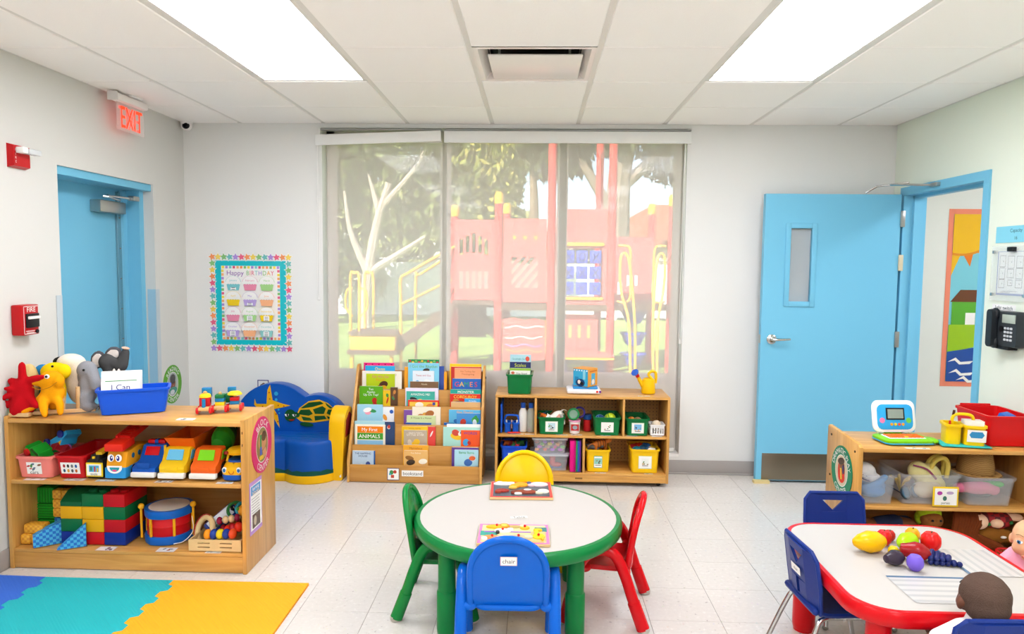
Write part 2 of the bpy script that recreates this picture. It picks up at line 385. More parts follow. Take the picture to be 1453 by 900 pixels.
# recessed light troffers
EMIT = mat('#f7f7ff', .5, em=PANEL_LIGHT)
def troffer(x, y0, y1, label, group='ceiling light panels', w=.61):
    t = thing('ceiling_light', label, 'light', (x, (y0+y1)/2, ZC), group=group); d = y1-y0
    b = MB()
    for sx in (-1, 1): b.box(sx*(w/2-.022), 0, .014, .018, d-.02, .03, GRID)
    for sy in (-1, 1): b.box(0, sy*(d/2-.012), .014, w-.03, .012, .03, GRID)
    b.build('frame', t)
    one('diffuser', BOX(w-.06, d-.03, .004), EMIT, t, T(0, 0, .006), sm=False)
troffer(-1.2425, 2.6957, 3.9157, 'bright white ceiling light panel nearer the exit sign')
troffer(1.1975, 2.6957, 3.9157, 'bright white ceiling light panel nearer the open door')
for x, s in ((-1.2425, 'exit'), (1.1975, 'open door')):
    troffer(x, .2557, 1.4757, 'added unseen ceiling light panel over the viewer on the %s side' % s); troffer(x, -2.1843, -.9643, 'added unseen ceiling light panel behind the viewer on the %s side' % s)  # unseen panels, added to light the room from the viewer's side
troffer(3.6, 3.3, 4.52, 'added unseen white ceiling light panel in the hallway')  # unseen panel, added so the hallway gets light
# air diffuser with a dropped plaque
t = thing('air_vent', 'square white ceiling air diffuser with a dropped flat plaque', 'vent', (-.0225, 3.6107, ZC))
wp = mat('#efe9e3', .25)
fr = LOFT([rrect(.585, .585, .004, 0), rrect(.535, .535, .004, 0), rrect(.485, .53, .004, .03), rrect(.44, .53, .004, .05)], cap=False)
one('frame', fr, wp, t, T(0, 0, -.002))
one('duct', LOFT([rrect(.45, .54, .004, .02), rrect(.45, .54, .004, .085), rrect(.01, .01, .001, .085)], cap=False), BLACK, t)
one('plaque', BOX(.455, .45, .008, .003), wp, t, T(.004, .035, -.002, rx=.8))
for sx in (-1, 1):
    for sy in (-1, 1): one('hanger', BOX(.012, .008, .07), STEEL, t, T(sx*.17, .03+sy*.19, .045), sm=False)
# baseboards
BB = mat('#a8a29d', .6)
def baseb(name, x0, x1, y0, y1):
    b = MB(); b.box((x0+x1)/2, (y0+y1)/2, .052, x1-x0, y1-y0, .1, BB, .003); return struct(b.build(name))
baseb('baseboard_back', XL, XR, YB-.008, YB); baseb('baseboard_left', XL, XL+.008, YF, 3.70); baseb('baseboard_right', XR-.008, XR, YF, 4.0)
b = MB(); b.box((XL+XR)/2, YB-.016, .006, XR-XL, .016, .012, BB, .004); struct(b.build('baseboard_cove'))

# ---- window with solid lower panel, mullions, panes
WF = mat('#c9c6bf', .4); win = struct(bpy.data.objects.new('window_1', None)); COL.objects.link(win)
yw = YB+.15
def wbox(name, x0, x1, z0, z1, m=WF, d=.07, y=yw): return one(name, BOX(x1-x0, d, z1-z0), m, win, T((x0+x1)/2, y, (z0+z1)/2), sm=False)
wbox('window_frame', WX0, WX0+.06, WZ0, WZ1); wbox('window_frame', WX1-.06, WX1, WZ0, WZ1); wbox('window_frame', WX0, WX1, WZ1-.07, WZ1); wbox('sill', WX0, WX1, WZ0-.01, WZ0+.02, WHITE, .14, YB+.075)
wbox('mullion', -.72, -.645, WZ0+.02, WZ1-.07, d=.08); wbox('mullion', .148, .225, WZ0+.02, WZ1-.07, d=.08)
for a, c in ((WX0+.06, -.72), (-.645, .148), (.225, WX1-.06)):
    wbox('transom', a, c, .665, .715); wbox('spandrel_panel', a, c, WZ0+.02, .665, mat('#e6dcd0', .6), .05); wbox('pane', a, c, .715, WZ1-.07, thin_glass(), .006)
# ---- roller shades
SHM = shade_mat(); FASC = mat('#e9e9e5', .4)
SH = []
def shade(x0, x1, label, z0=.165):
    t = thing('roller_shade', label, 'shade', ((x0+x1)/2, YB+.045, z0), group='roller shades on the window'); w = x1-x0
    me = bpy.data.meshes.new('fabric'); n = 10
    me.from_pydata([(-w/2+w*i/n, .002*math.sin(i*1.3), z) for z in (.0, 2.40-z0) for i in range(n+1)], [], [(i, i+1, n+2+i, n+1+i) for i in range(n)]); me.materials.append(SHM)
    o = bpy.data.objects.new('fabric', me); COL.objects.link(o); o.parent = t
    one('hem_bar', BOX(w, .014, .028, .004), FASC, t, T(0, 0, .0))
    SH.append(t); one('roller', CYL((-w/2, 0, 2.415-z0), (w/2, 0, 2.415-z0), .02), mat('#d9d4cc', .7), t)
shade(-1.535, -.693, 'sheer roller shade on the window section nearest the birthday poster')
shade(-.660, .160, 'sheer roller shade in the middle section of the window')
shade(.212, 1.035, 'sheer roller shade on the window section nearest the blue open door')
t = thing('shade_fascia', 'long straight white fascia over the two shades nearer the open door', 'fascia', (.205, YB+.012, 2.45), group='shade fascias')
one('cover', BOX(1.755, .012, .082, .003), FASC, t, T(0, -.035, -.022)); one('head_rail', BOX(1.755, .05, .012, .002), mat('#9a9a98', .4), t, T(0, -.01, .028)); one('end_cap', BOX(.006, .06, .085), FASC, t, T(.876, -.01, -.02), sm=False)
t = thing('shade_fascia', 'white fascia hanging lower at one end, nearer the birthday poster', 'fascia', (-1.135, YB+.012, 2.45), group='shade fascias')
one('cover', BOX(.905, .012, .075, .003), FASC, t, T(-.01, -.055, -.036, ry=-2.1)); one('head_rail', BOX(.89, .05, .012, .002), mat('#9a9a98', .4), t, T(.0, -.01, .028)); 
one('end_bracket', BOX(.012, .06, .075), FASC, t, T(-.438, -.012, -.005), sm=False)
for x, lab, z1 in ((-1.592, SH[0], 1.27), (1.045, SH[2], 1.0)):
    y_ = -.057; o = one('cord', TUBE(CR([(x, y_, 2.40), (x-.006, y_, 1.9), (x-.008, y_, z1+.03), (x, y_, z1), (x+.008, y_, z1+.03), (x+.006, y_, 1.9), (x, y_, 2.40)], 4), .0022, 5), WHITE, lab); o.location = (-lab.location.x, 0, -lab.location.z)

# ---- closed blue exit door in the left wall
d1 = struct(bpy.data.objects.new('door_1', None)); COL.objects.link(d1); xd = XL-.19
one('frame_jamb', BOX(.12, .05, 2.03), BLUE, d1, T(XL-.13, 4.627, 1.015), sm=False); one('frame_jamb', BOX(.12, .05, 2.03), BLUE, d1, T(XL-.13, 3.735, 1.015), sm=False); one('frame_head', BOX(.17, .942, .045), BLUE, d1, T(XL-.1, 4.181, 2.0075), sm=False)
one('frame_stop', BOX(.02, .045, 1.98), BLUE, d1, T(XL-.165, 4.58, .99), sm=False)
lf = one('leaf', BOX(.045, .86, 1.985, .002), BLUE, d1, T(xd-.022, 4.17, .9935)); one('threshold', BOX(.3, .942, .012), STEEL, d1, T(XL-.15, 4.181, .002), sm=False); one('continuous_hinge', BOX(.016, .03, 1.96), CHROME, d1, T(xd+.012, 4.542, .99), sm=False)
for k in range(9): one('hinge_screw', CYL((xd+.019, 4.542, .2+.2*k), (xd+.022, 4.542, .2+.2*k), .005), mat('#77756f', .3, 1.), d1)
c = one('door_closer', BOX(.07, .27, .075, .006), STEEL, d1, T(xd+.037, 4.40, 1.86))
one('arm', TUBE([(.04, .06, .05), (.07, -.12, .056), (.05, -.135, .056)], .009, 8), CHROME, c); one('arm', TUBE([(.07, -.12, .062), (.09, .13, .062)], .008, 8), CHROME, c); one('arm_bracket', BOX(.04, .07, .03, .003), STEEL, c, T(.09, .13, .065))
# corner guards beside the exit door
G1 = mat('#b9c4c9', .3)
for y, lab in ((3.685, 'grey wall corner guard on the fire alarm side of the exit door'), (4.668, 'grey wall corner guard on the oval sign side of the exit door')):
    s = 1 if y < 4 else -1
    b = MB(); b.box(XL+.003, y, .71, .005, .045, 1.235, G1, .001)
    if s < 0: b.box(XL-.028, y-.0185, .71, .055, .003, 1.235, mat('#9fc3d3', .3))
    tag(b.build('corner_guard'), lab, 'corner guard', 'corner guards')
# ---- open blue door and frame in the right wall
d2 = struct(bpy.data.objects.new('door_2', None)); COL.objects.link(d2)
def frame_c(name, y0, y1, z0, z1, x0=XR-.012, x1=XR+.142): return one(name, BOX(x1-x0, y1-y0, z1-z0), BLUE, d2, T((x0+x1)/2, (y0+y1)/2, (z0+z1)/2), sm=False)
frame_c('frame_jamb', 4.01, 4.062, 0, 2.075); frame_c('frame_jamb', 4.91, 4.962, 0, 2.075); frame_c('frame_head', 4.062, 4.91, 2.02, 2.075)
frame_c('frame_stop', 4.890, 4.91, 0, 2.02, XR+.05, XR+.10); frame_c('frame_stop', 4.062, 4.082, 0, 2.02, XR+.05, XR+.10); frame_c('frame_stop', 4.062, 4.91, 2.0, 2.02, XR+.05, XR+.10)
LX0, LX1, LY = 1.572, 2.490, 4.925
b = MB(); vx0, vx1, vz0, vz1 = 1.752, 1.895, 1.285, 1.79
for x0, x1, z0, z1 in ((LX0, vx0, .015, 2.026), (vx1, LX1, .015, 2.026), (vx0, vx1, .015, vz0), (vx0, vx1, vz1, 2.026)): b.box((x0+x1)/2, LY, (z0+z1)/2, x1-x0, .045, z1-z0, BLUE)
leaf = b.build('leaf', d2)
b = MB()
for x0, x1, z0, z1 in ((vx0-.035, vx0, vz0-.035, vz1+.035), (vx1, vx1+.035, vz0-.035, vz1+.035), (vx0, vx1, vz0-.035, vz0), (vx0, vx1, vz1, vz1+.035)): b.box((x0+x1)/2, LY, (z0+z1)/2, x1-x0, .062, z1-z0, BLUE, .003)
lite = b.build('lite_frame', leaf); one('pane', BOX(vx1-vx0, .006, vz1-vz0), mat('#b4bcc0', .08, spec=.6, a=.75), leaf, T((vx0+vx1)/2, LY, (vz0+vz1)/2), sm=False)
one('kick_plate', BOX(.86, .003, .19, .001), mat('#8a8171', .38, 1.), leaf, T(2.04, LY-.024, .115))
h = one('lever_handle', LATHE([(.034, 0), (.034, .008), (.028, .013), (.012, .016), (.012, .045), (.0, .046)], 20), CHROME, leaf, T(1.645, LY-.0225, 1.02, rx=90)); one('lever', TUBE(CR([(0, 0, .04), (.03, 0, .048), (.075, .002, .048), (.115, .004, .044)], 4), [.010, .009, .008], 10), CHROME, h)
one('latch_plate', BOX(.002, .03, .06), STEEL, leaf, T(LX0-.001, LY, 1.02), sm=False)
for z in (1.86, 1.56, 1.03): one('hinge', BOX(.03, .012, .11, .002), STEEL if z != 1.56 else mat('#cfc5a6', .5), d2, T(LX1+.012, LY-.026, z))
c = one('closer_arm', TUBE([(2.24, 4.89, 2.035), (2.30, 4.86, 2.075), (2.44, 4.72, 2.085)], .007, 8), CHROME, d2); one('closer_arm', TUBE([(2.36, 4.80, 2.08), (2.50, 4.55, 2.05)], .008, 8), CHROME, d2); one('arm_bracket', BOX(.03, .07, .025, .003), STEEL, d2, T(2.50, 4.52, 2.05)); one('closer_body', BOX(.22, .05, .05, .004), STEEL, d2, T(2.2, 4.975, 1.98))
tag(one('door_wedge', PRISM([(-.055, -.02), (.055, -.02), (.055, .02), (-.055, .02)], .02), mat('#d6c38a', .7), None, T(1.605, 4.885, 0)), 'tan tape strip on the floor under the open blue door', 'wedge')

# ================================================================ outside: playground, trees, fence, house
GZ = -.1
GR, n_ = None, None
def grass_mat():
    M, nt, n, L, b = nodes_mat('lawn_green'); g = n.new('ShaderNodeNewGeometry'); nz = n.new('ShaderNodeTexNoise'); nz.inputs['Scale'].default_value = 3; nz.inputs['Detail'].default_value = 8
    rp = ramp(n, [(.3, '#6f8f3a'), (.7, '#9fb552')]); L.new(g.outputs['Position'], nz.inputs['Vector']); L.new(nz.outputs['Fac'], rp.inputs[0]); L.new(rp.outputs[0], b.inputs['Base Color']); b.inputs['Roughness'].default_value = .9
    return M
LAWN = grass_mat()
struct(MB().box(0, 35.3, GZ-.05, 90, 60, .1, LAWN).build('ground'))
PRED, PCAP, PBLU, PBRN, PYEL = mat('#d8413e', .5), mat('#f2b320', .45), mat('#2b50c8', .5), mat('#6a5446', .7), mat('#f0b52a', .4); PPNK = mat('#dd6360', .55)
def holes_panel(w, h, holes, th, m, M, b=None):
    b = b or MB(); xs = sorted({-w/2, w/2, *[e for q in holes for e in q[:2]]}); zs = sorted({0, h, *[e for q in holes for e in q[2:]]})
    for x0, x1 in zip(xs, xs[1:]):
        run = None
        for z0, z1 in list(zip(zs, zs[1:]))+[(None, None)]:
            solid = z0 is not None and not any(q[0] < (x0+x1)/2 < q[1] and q[2] < (z0+z1)/2 < q[3] for q in holes)
            if solid: run = (run[0] if run else z0, z1)
            elif run: b.box((x0+x1)/2, 0, (run[0]+run[1])/2, x1-x0, th, run[1]-run[0], m, M=M); run = None
    return b
pg = thing('playground_structure', 'faded red and yellow playground structure outside the window', 'playground', (0, 10.5, GZ))
def post(x, y, z, cap=True):
    p = one('post', CYL((0, 0, 0), (0, 0, z), .062, n=12), PRED, pg, T(x, y, 0))
    if cap: one('post_cap', LATHE([(.068, 0), (.068, .12), (.05, .17), (.0, .175)], 12), PCAP, p, T(0, 0, z-.02))
for x, y, z, c in ((-.57, 0, 2.55, 1), (-1.27, .35, 2.38, 1), (-1.36, 1.2, 2.45, 1), (.22, 0, 4.6, 1), (1.12, 0, 4.6, 1), (1.03, 1.2, 4.6, 1), (-.5, 1.3, 2.5, 1), (2.05, .2, 2.55, 1), (1.90, 1.2, 2.5, 1), (.25, 1.2, 1.0, 0)): post(x, y, z, c)
# slotted panel
holes = [(-.21+.095*i-.03, -.21+.095*i+.03, .72-(.03 if i in (0, 4) else 0), .93+(.0, .05, .09, .05, .0)[i]) for i in range(5)]+[(-.21+.095*i-.03, -.21+.095*i+.03, .17, .44) for i in range(5)]
holes_panel(.62, 1.22, holes, .03, PPNK, T(0, 0, 0)).build('slotted_panel', pg, T(-.94, .18, 1.08))
# panel with diagonal slots
b = holes_panel(.64, 1.25, [(-.2, .2, .22, .68)], .03, PPNK, None)
for k in range(-2, 3): b.add(BOX(.045, .028, .58), PPNK, T(k*.13, 0, .45, ry=40), False)
for k in (-.16, 0, .16): b.add(CYL((k, -.02, .97), (k, .02, .97), .03), PCAP)
b2 = MB()
b.build('diagonal_panel', pg, T(-.175, .0, 1.06))
# tic tac toe panel with turning cubes
b = holes_panel(.76, 1.42, [(-.29, .31, .12, .84)], .035, PPNK, None); b.box(0, -.02, .9, .66, .05, .05, PCAP); b.box(0, -.02, .09, .66, .05, .04, PCAP); gp = b.build('game_panel', pg, T(.67, 0, 1.04))
for i in range(3):
    for j in range(3):
        q = one('game_cube', BOX(.165, .12, .19, .01), PBLU, gp, T(-.19+.2*i, 0, .24+.235*j)); pr = PR(.001)
        if (i, j) == (1, 2):
            pr.line([(.045*math.cos(t*.5), .06*math.sin(t*.5)) for t in range(14)], .014, '#2a2f3f')
        else: pr.line([(-.05, -.065), (.05, .065)], .014, '#2a2f3f').line([(-.05, .065), (.05, -.065)], .014, '#2a2f3f')
        pr.build('mark', q, onfront(0, -.061, 0))
# right rear panel, rails
b = holes_panel(.80, 1.05, [(-.05, .0, .25, .42), (.08, .13, .25, .42), (-.2, -.12, .1, .3)], .03, PPNK, None); b.build('rear_panel', pg, T(1.55, 1.15, 1.05))
for x0, s in ((1.22, 1), (1.92, -1)):
    one('grab_rail', TUBE(CR([(x0, 0, 1.92), (x0+s*.10, -.02, 1.92), (x0+s*.17, -.05, 1.86), (x0+s*.18, -.05, 1.5), (x0+s*.18, -.05, 1.15), (x0+s*.1, -.04, 1.08), (x0, 0, 1.09)], 5), .018, 8), PYEL, pg)
    one('ladder_rail', TUBE(CR([(x0+s*.02, -.1, 1.45), (x0+s*.03, -.1, 1.75), (x0+s*.10, -.1, 1.8), (x0+s*.16, -.15, 1.6), (x0+s*.22, -.35, .8), (x0+s*.22, -.5, .02)], 5), .02, 8), PYEL, pg)
    one('ladder_rail', TUBE(CR([(x0+s*.02, -.1, 1.45), (x0+s*.05, -.12, 1.2), (x0+s*.14, -.3, .8), (x0+s*.16, -.45, .05)], 5), .02, 8), PYEL, pg)
b = MB(); b.box(-.94, .18, 1.02, .7, .06, .11, PBRN); b.box(.27, 0, .99, 1.7, .07, .1, PBRN); b.box(1.58, .1, 1.0, .86, .07, .1, PBRN); b.box(.35, .65, 1.03, 3.2, 1.1, .04, PBRN); b.build('platform', pg)
# lower wavy panel
b = MB(); b.add(PRISM([(-.32, 0), (.30, .03), (.32, .06), (.32, .62), (.16, .66), (0, .63), (-.16, .67), (-.32, .64)], .03), PPNK, T(0, 0, 0, rx=90), False); wv = b.build('sea_panel', pg, T(-.175, .0, .16))
pr = PR(.001)
for z, col in ((.53, '#fdf6f2'), (.37, '#f2ece0'), (.25, '#b28ad0'), (.17, '#c7a85a')): pr.line([(-.28+.056*i, z+.018*math.sin(i*1.1+z*9)) for i in range(11)], .018, col)
pr.build('relief', wv, onfront(0, -.032, 0))['kind'] = 'stuff'
# seat with slotted back
b = holes_panel(.56, .56, [(-.16, -.11, .2, .4), (-.02, .03, .2, .4), (.12, .17, .2, .4)], .03, PPNK, None); bk = b.build('bench_back', pg, T(.66, .1, .32)); one('bench_seat', BOX(.86, .42, .04, .01), PPNK, pg, T(.72, -.15, .30)); one('bench_edge', BOX(.86, .03, .03), PYEL, pg, T(.72, -.35, .265), sm=False)
for x in (.45, 1.0): one('bench_leg', BOX(.07, .07, .28), PBLU, pg, T(x, -.05, .14), sm=False)
# blue cup steps on a stem
one('step_stem', CYL((0, 0, 0), (0, 0, .95), .05), PBRN, pg, T(1.52, .35, 0))
for z in (.84, .50, .18): one('step_cup', LATHE([(.05, -.12), (.12, -.09), (.19, .06), (.21, .07), (.21, .09), (.0, .085)], 16), PBLU, pg, T(1.52, .35, z))
# brown slide under the deck
def ubed(pts, w):
    loops = []
    for x, y, z in pts: loops.append([(x, y-w, z+.2), (x, y-w, z), (x, y+w, z), (x, y+w, z+.2), (x, y+w-.03, z+.2), (x, y+w-.03, z+.03), (x, y-w+.03, z+.03), (x, y-w+.03, z+.2)])
    return LOFT(loops)
one('slide', ubed(CR([(-1.5, .8, .98), (-1.15, .8, .92), (-.8, .8, .55), (-.4, .8, .28), (.1, .8, .2)], 5), .28), PBRN, pg)
one('climb_wall', BOX(.5, .05, .55), PBRN, pg, T(-1.05, .75, .72), sm=False)
# stairs and yellow transfer box
one('stair_rail', TUBE(CR([(-2.05, 0, .0), (-2.05, 0, 1.0), (-2.05, 0, 1.38), (-1.95, 0, 1.47), (-1.5, .15, 1.75), (-1.25, .3, 1.9)], 5), .024, 8), PYEL, pg); one('stair_rail', TUBE([(-2.05, 0, 1.0), (-1.3, .2, 1.38)], .02, 8), PYEL, pg); one('stair_rail', TUBE(CR([(-1.94, .7, .0), (-1.94, .7, 1.38), (-1.86, .7, 1.46), (-1.25, .8, 1.86)], 5), .022, 8), PYEL, pg)
b = MB()
for k in range(5): b.box(-1.95+.15*k, .35, .45+.13*k, .2, .7, .04, PBRN)
b.add(PRISM([(-2.1, .28), (-1.25, .85), (-1.25, 1.05), (-2.1, .5)], .03), PBRN, T(0, -.02, 0, rx=90), False); b.build('stair', pg)
one('step_box', BOX(.68, .5, .24, .01), PYEL, pg, T(-2.44, .05, .44)); one('step_top', BOX(.72, .56, .04), PBRN, pg, T(-2.44, .05, .58), sm=False); one('step_base', BOX(.76, .56, .06), PBRN, pg, T(-2.44, .05, .29), sm=False)
for x in (-2.76, -2.16): one('step_leg', CYL((x, -.15, 0), (x, -.15, .28), .03), PYEL, pg)
for y in (-.1, .3): one('hand_loop', TUBE(CR([(-2.76+y*.3, y, .5), (-2.76+y*.3, y, 1.4), (-2.70+y*.3, y, 1.47), (-2.63+y*.3, y, 1.4), (-2.63+y*.3, y, .6)], 5), .022, 8), PYEL, pg)
for s in (-1, 1): one('hand_grip', TUBE(CR([(-2.7+s*.06, -.1, 1.25), (-2.7+s*.15, -.1, 1.2), (-2.7+s*.16, -.1, .95), (-2.7+s*.06, -.1, .82)], 5), .016, 8), PYEL, pg)
# white fence
FW = mat('#e9ebe8', .7, var=.05); fe = thing('fence', 'white slatted chain link fence across the lawn', 'fence', (0, 21, GZ))
k = one('fence_post', CYL((0, 0, 0), (0, 0, 1.85), .035, n=8), FW, fe, T(-12, 0, 0)); fp = one('fence_panel', BOX(2.36, .03, 1.6), FW, fe, T(-10.8, 0, .88), sm=False); fr_ = one('top_rail', CYL((-1.2, 0, 0), (1.2, 0, 0), .025, n=8), STEEL, fe, T(-10.8, 0, 1.78))
for i in range(1, 15):
    for q, x in ((k, -12), (fp, -10.8), (fr_, -10.8)):
        c = q.copy(); COL.objects.link(c); c.location.x = x+2.4*i
# neighbouring house
hs = thing('house', 'low house with a red brown roof beyond the fence', 'house', (6.2, 36, GZ))
one('house_wall', BOX(7, 5, 2.6), mat('#d9c3ab', .8), hs, T(0, 0, 1.3), sm=False); one('roof', PRISM([(-4, 0), (4, 0), (.8, 1.9), (-.8, 1.9)], 6), mat('#a8694e', .8), hs, T(0, 3, 2.6, rx=90), sm=False)
one('house_window', BOX(1.2, .1, 1.0), mat('#7d8c94', .2), hs, T(-1.5, -2.5, 1.5), sm=False)
# trees
def tree(name, label, loc, trunk, blobs, cols, bark='#8d7a63', seed=1, leaf=.17, s=1.):
    rn = random.Random(seed); t = thing(name, label, 'tree', loc, group='trees beyond the playground'); b = MB(); bm_ = mat(bark, .9, bump=12, bs=.8)
    for pts, r0, r1 in trunk: b.add(TUBE(CR([Vector(a)*s for a in pts], 4), [r0*s, r1*s], 8), bm_)
    b.build('trunk', t); mats = [mat(c, .7) for c in cols]; v = []; f = []; mi = []
    for cx, cy, cz, rx, ry, rz, n in blobs:
        for _ in range(n):
            while 1:
                p = Vector((rn.uniform(-1, 1), rn.uniform(-1, 1), rn.uniform(-1, 1)))
                if .2 < p.length < 1: break
            c = Vector((cx*s+p.x*rx*s, cy+p.y*ry, cz*s+p.z*rz*s)); e = Euler((rn.uniform(0, 6.3), rn.uniform(0, 6.3), rn.uniform(0, 6.3))).to_matrix(); sl = leaf*s*rn.uniform(.6, 1.4); o = len(v)
            for a, q in ((-1, 0), (0, -.45), (1, 0), (0, .45)): v.append(tuple(c+e @ Vector((a*sl, q*sl, 0))))
            f.append((o, o+1, o+2, o+3)); mi.append(rn.randrange(len(mats)))
    me = bpy.data.meshes.new('foliage'); me.from_pydata(v, [], f)
    for m in mats: me.materials.append(m)
    me.polygons.foreach_set('material_index', mi); o = bpy.data.objects.new('foliage', me); COL.objects.link(o); o.parent = t; o['kind'] = 'stuff'
tree('branching_tree', 'pale branching tree outside beside the white fence', (-4.25, 17.2, GZ), [([(0, 0, 0), (.05, 0, 1.2), (.3, 0, 2.6), (.6, 0, 3.6)], .16, .08), ([(.05, 0, 1.4), (-.35, 0, 2.4), (-.5, 0, 3.4)], .10, .04), ([(.1, 0, 1.4), (.9, 0, 1.9), (1.5, 0, 2.3)], .11, .04), ([(.4, 0, 3), (1.2, 0, 3.9), (1.6, 0, 4.6)], .09, .03), ([(.35, 0, 2.9), (.1, 0, 3.8)], .09, .03)],
     [(.2, .6, 5.4, 2.6, 1.5, 1.6, 2600), (-1.2, .8, 3.9, 1.2, 1, 1.1, 700), (1.6, 1, 3.2, 1.1, 1, 1.2, 700), (-1.6, 1.2, 1.6, 1.0, .8, 1.0, 500)], ['#5d653c', '#6f7b42', '#848d55'], '#b5a798', 3)
tree('yellow_green_tree', 'yellowish leafy tree outside between the window mullions', (-2.15, 23.5, GZ), [([(0, 0, 0), (.1, 0, 2), (0, 0, 4)], .2, .1)], [(0, 0, 4.2, 1.7, 1.5, 2.4, 2600), (.3, .3, 2.2, 1.2, 1, 1.2, 900)], ['#8a8f3c', '#a39b45', '#6b7338'], seed=5)
tree('oak_tree', 'dark oak outside with a thick trunk behind the red posts', (3.0, 27.0, GZ), [([(0, 0, 0), (.05, 0, 2.2), (.1, 0, 4), (.4, 0, 5.6)], .42, .3), ([(.05, 0, 2.6), (-.8, 0, 4.0), (-1.6, 0, 5.0)], .2, .08), ([(.1, 0, 3.6), (1.2, 0, 4.6), (2, 0, 5.4)], .2, .08)],
     [(.2, 0, 5.8, 3.2, 1.5, 1.3, 2600), (-1.8, .4, 4.6, 1.2, .8, .8, 700), (1.7, .4, 4.6, 1.0, .8, .9, 500), (-2.6, .4, 5.3, .9, .8, .8, 500)], ['#4b5236', '#5a6140', '#3f4630'], '#8a7d6c', 8, s=1.27)
tree('far_tree', 'leafy dark tree outside at the upper middle of the window', (-.25, 30.2, GZ), [([(0, 0, 0), (.1, 0, 3), (0, 0, 5)], .22, .1)], [(-.3, 0, 6.0, 1.7, 1.2, 1.2, 1300), (-.9, 0, 4.6, .7, .8, .8, 400), (.6, .5, 1.6, 2.4, .8, 1.0, 900)], ['#565c3a', '#6b7045', '#4a5136'], seed=11, s=1.25)
tree('palm_shrub', 'spiky pale palm shrub outside by the fence', (-5.9, 20.1, GZ), [([(0, 0, 0), (0, 0, 1.0)], .12, .08)], [(0, 0, 1.5, .6, .45, .9, 450), (1.0, .1, 1.3, .55, .4, .8, 350)], ['#b8bba0', '#a3a98a', '#7f8a5c'], seed=13)
tree('leafy_tree', 'broad olive tree outside filling the window end nearest the poster', (-8.2, 33.5, GZ), [([(0, 0, 0), (.1, 0, 3), (0, 0, 5)], .3, .12)], [(-.5, 0, 5.2, 3.2, 1.2, 2.8, 3600), (2.6, 0, 4.4, 2.2, 1.2, 2.4, 2400), (0, 0, 1.6, 3.6, 1.0, 1.4, 1800)], ['#66703f', '#7a834a', '#8f9358'], seed=17, leaf=.24)
tree('leafy_tree', 'tall olive tree outside behind the middle of the window', (-3.2, 37.5, GZ), [([(0, 0, 0), (.1, 0, 3), (0, 0, 6)], .3, .12)], [(0, 0, 6.4, 2.6, 1.2, 2.6, 2800), (.6, 0, 3.4, 2.8, 1.0, 1.6, 2000)], ['#6f7742', '#868c4e', '#9a9a55'], seed=19, leaf=.26)
tree('leafy_tree', 'broad olive tree outside beyond the fence nearest the open door side', (13.0, 44, GZ), [([(0, 0, 0), (.1, 0, 3), (0, 0, 5)], .3, .12)], [(0, 0, 5.0, 4.2, 1.2, 3.0, 3600), (-1.5, 0, 2.2, 4.0, 1.0, 1.8, 2200)], ['#66703f', '#7a834a', '#8f9358'], seed=23, leaf=.28)

# ================================================================ shared builders for furniture and toys
def SIDE(poly, w, bev=.0):           # side outline in (y, z) given width w along x, centred
    v, f = PRISM(poly, w, bev); return [(p[2]-w/2, p[0], p[1]) for p in v], f
def plush(name, shapes, m, parent, vox=.007, sm=6):
    b = MB()
    for s, X in shapes: b.add(s, m, X)
    o = b.build(name, parent); r = o.modifiers.new('skin', 'REMESH'); r.mode = 'VOXEL'; r.voxel_size = vox; r.use_smooth_shade = True
    if sm: s = o.modifiers.new('soft', 'SMOOTH'); s.iterations = sm; s.factor = .6
    return o
def limb(pts, r0, r1=None, n=8): return (TUBE(CR(pts, 4), [r0, r1 if r1 is not None else r0], n, True), None)
def ball(x, y, z, a, b=None, c=None, ry=0): return (SPH(a, b, c), T(x, y, z, ry=ry))
def fuzz(h): return mat(h, .95, bump=260, bs=.6, spec=.1, var=.12)
def card(name, parent, w, h, M, draw=None, bg='#f3f1ea', edge=None):
    p = PR();
    if edge: p.rect(0, 0, w, h, edge); p.rect(0, 0, w*.92, h*.9, bg)
    else: p.rect(0, 0, w, h, bg)
    if draw: draw(p)
    return p.build(name, parent, M)
def blobs(p, w, h, cols, n=6, seed=0, y0=0):
    rn = random.Random(seed)
    for i in range(n): p.ell(rn.uniform(-w, w)*.36, y0+rn.uniform(-h, h)*.28, w*rn.uniform(.05, .13), h*rn.uniform(.05, .12), cols[i % len(cols)], rn.uniform(0, 90))

# ---------------------------------------------------------------- low maple shelf with toy vehicles
SX0, SX1, SY0, SY1 = -2.572, -1.388, 3.245, 3.625
SMZ, SBZ, STZ = .445, .10, .748
sh = thing('toy_shelf', 'maple toy shelf against the white wall holding trucks, bins and building blocks', 'shelf', (0, 0, 0))
def board(name, x0, x1, y0, y1, z0, z1, m, parent, bev=.003): return one(name, BOX(x1-x0, y1-y0, z1-z0, bev), m, parent, T((x0+x1)/2, (y0+y1)/2, (z0+z1)/2))
def boards(parent, L, bev=.003):
    for n, x0, x1, y0, y1, z0, z1, m in L: board(n, x0, x1, y0, y1, z0, z1, m, parent, bev)
WI = wood('x', '#a8702f', '#c08a48')
boards(sh, [('end_panel', SX0, SX0+.02, SY0, SY1, 0, .76, WZ), ('end_panel', SX1-.02, SX1, SY0-.004, SY1, 0, .762, WZ), ('top_board', SX0+.02, SX1-.02, SY0, SY1, STZ-.02, STZ, WX), ('middle_board', SX0+.02, SX1-.02, SY0+.004, SY1-.006, SMZ-.02, SMZ, WX),
            ('bottom_board', SX0+.02, SX1-.02, SY0+.004, SY1-.006, SBZ-.018, SBZ, WX), ('kick_board', SX0+.02, SX1-.02, SY0+.004, SY0+.022, .004, SBZ-.018, WX), ('back_panel', SX0+.02, SX1-.02, SY1-.006, SY1, .02, STZ-.02, WI)])
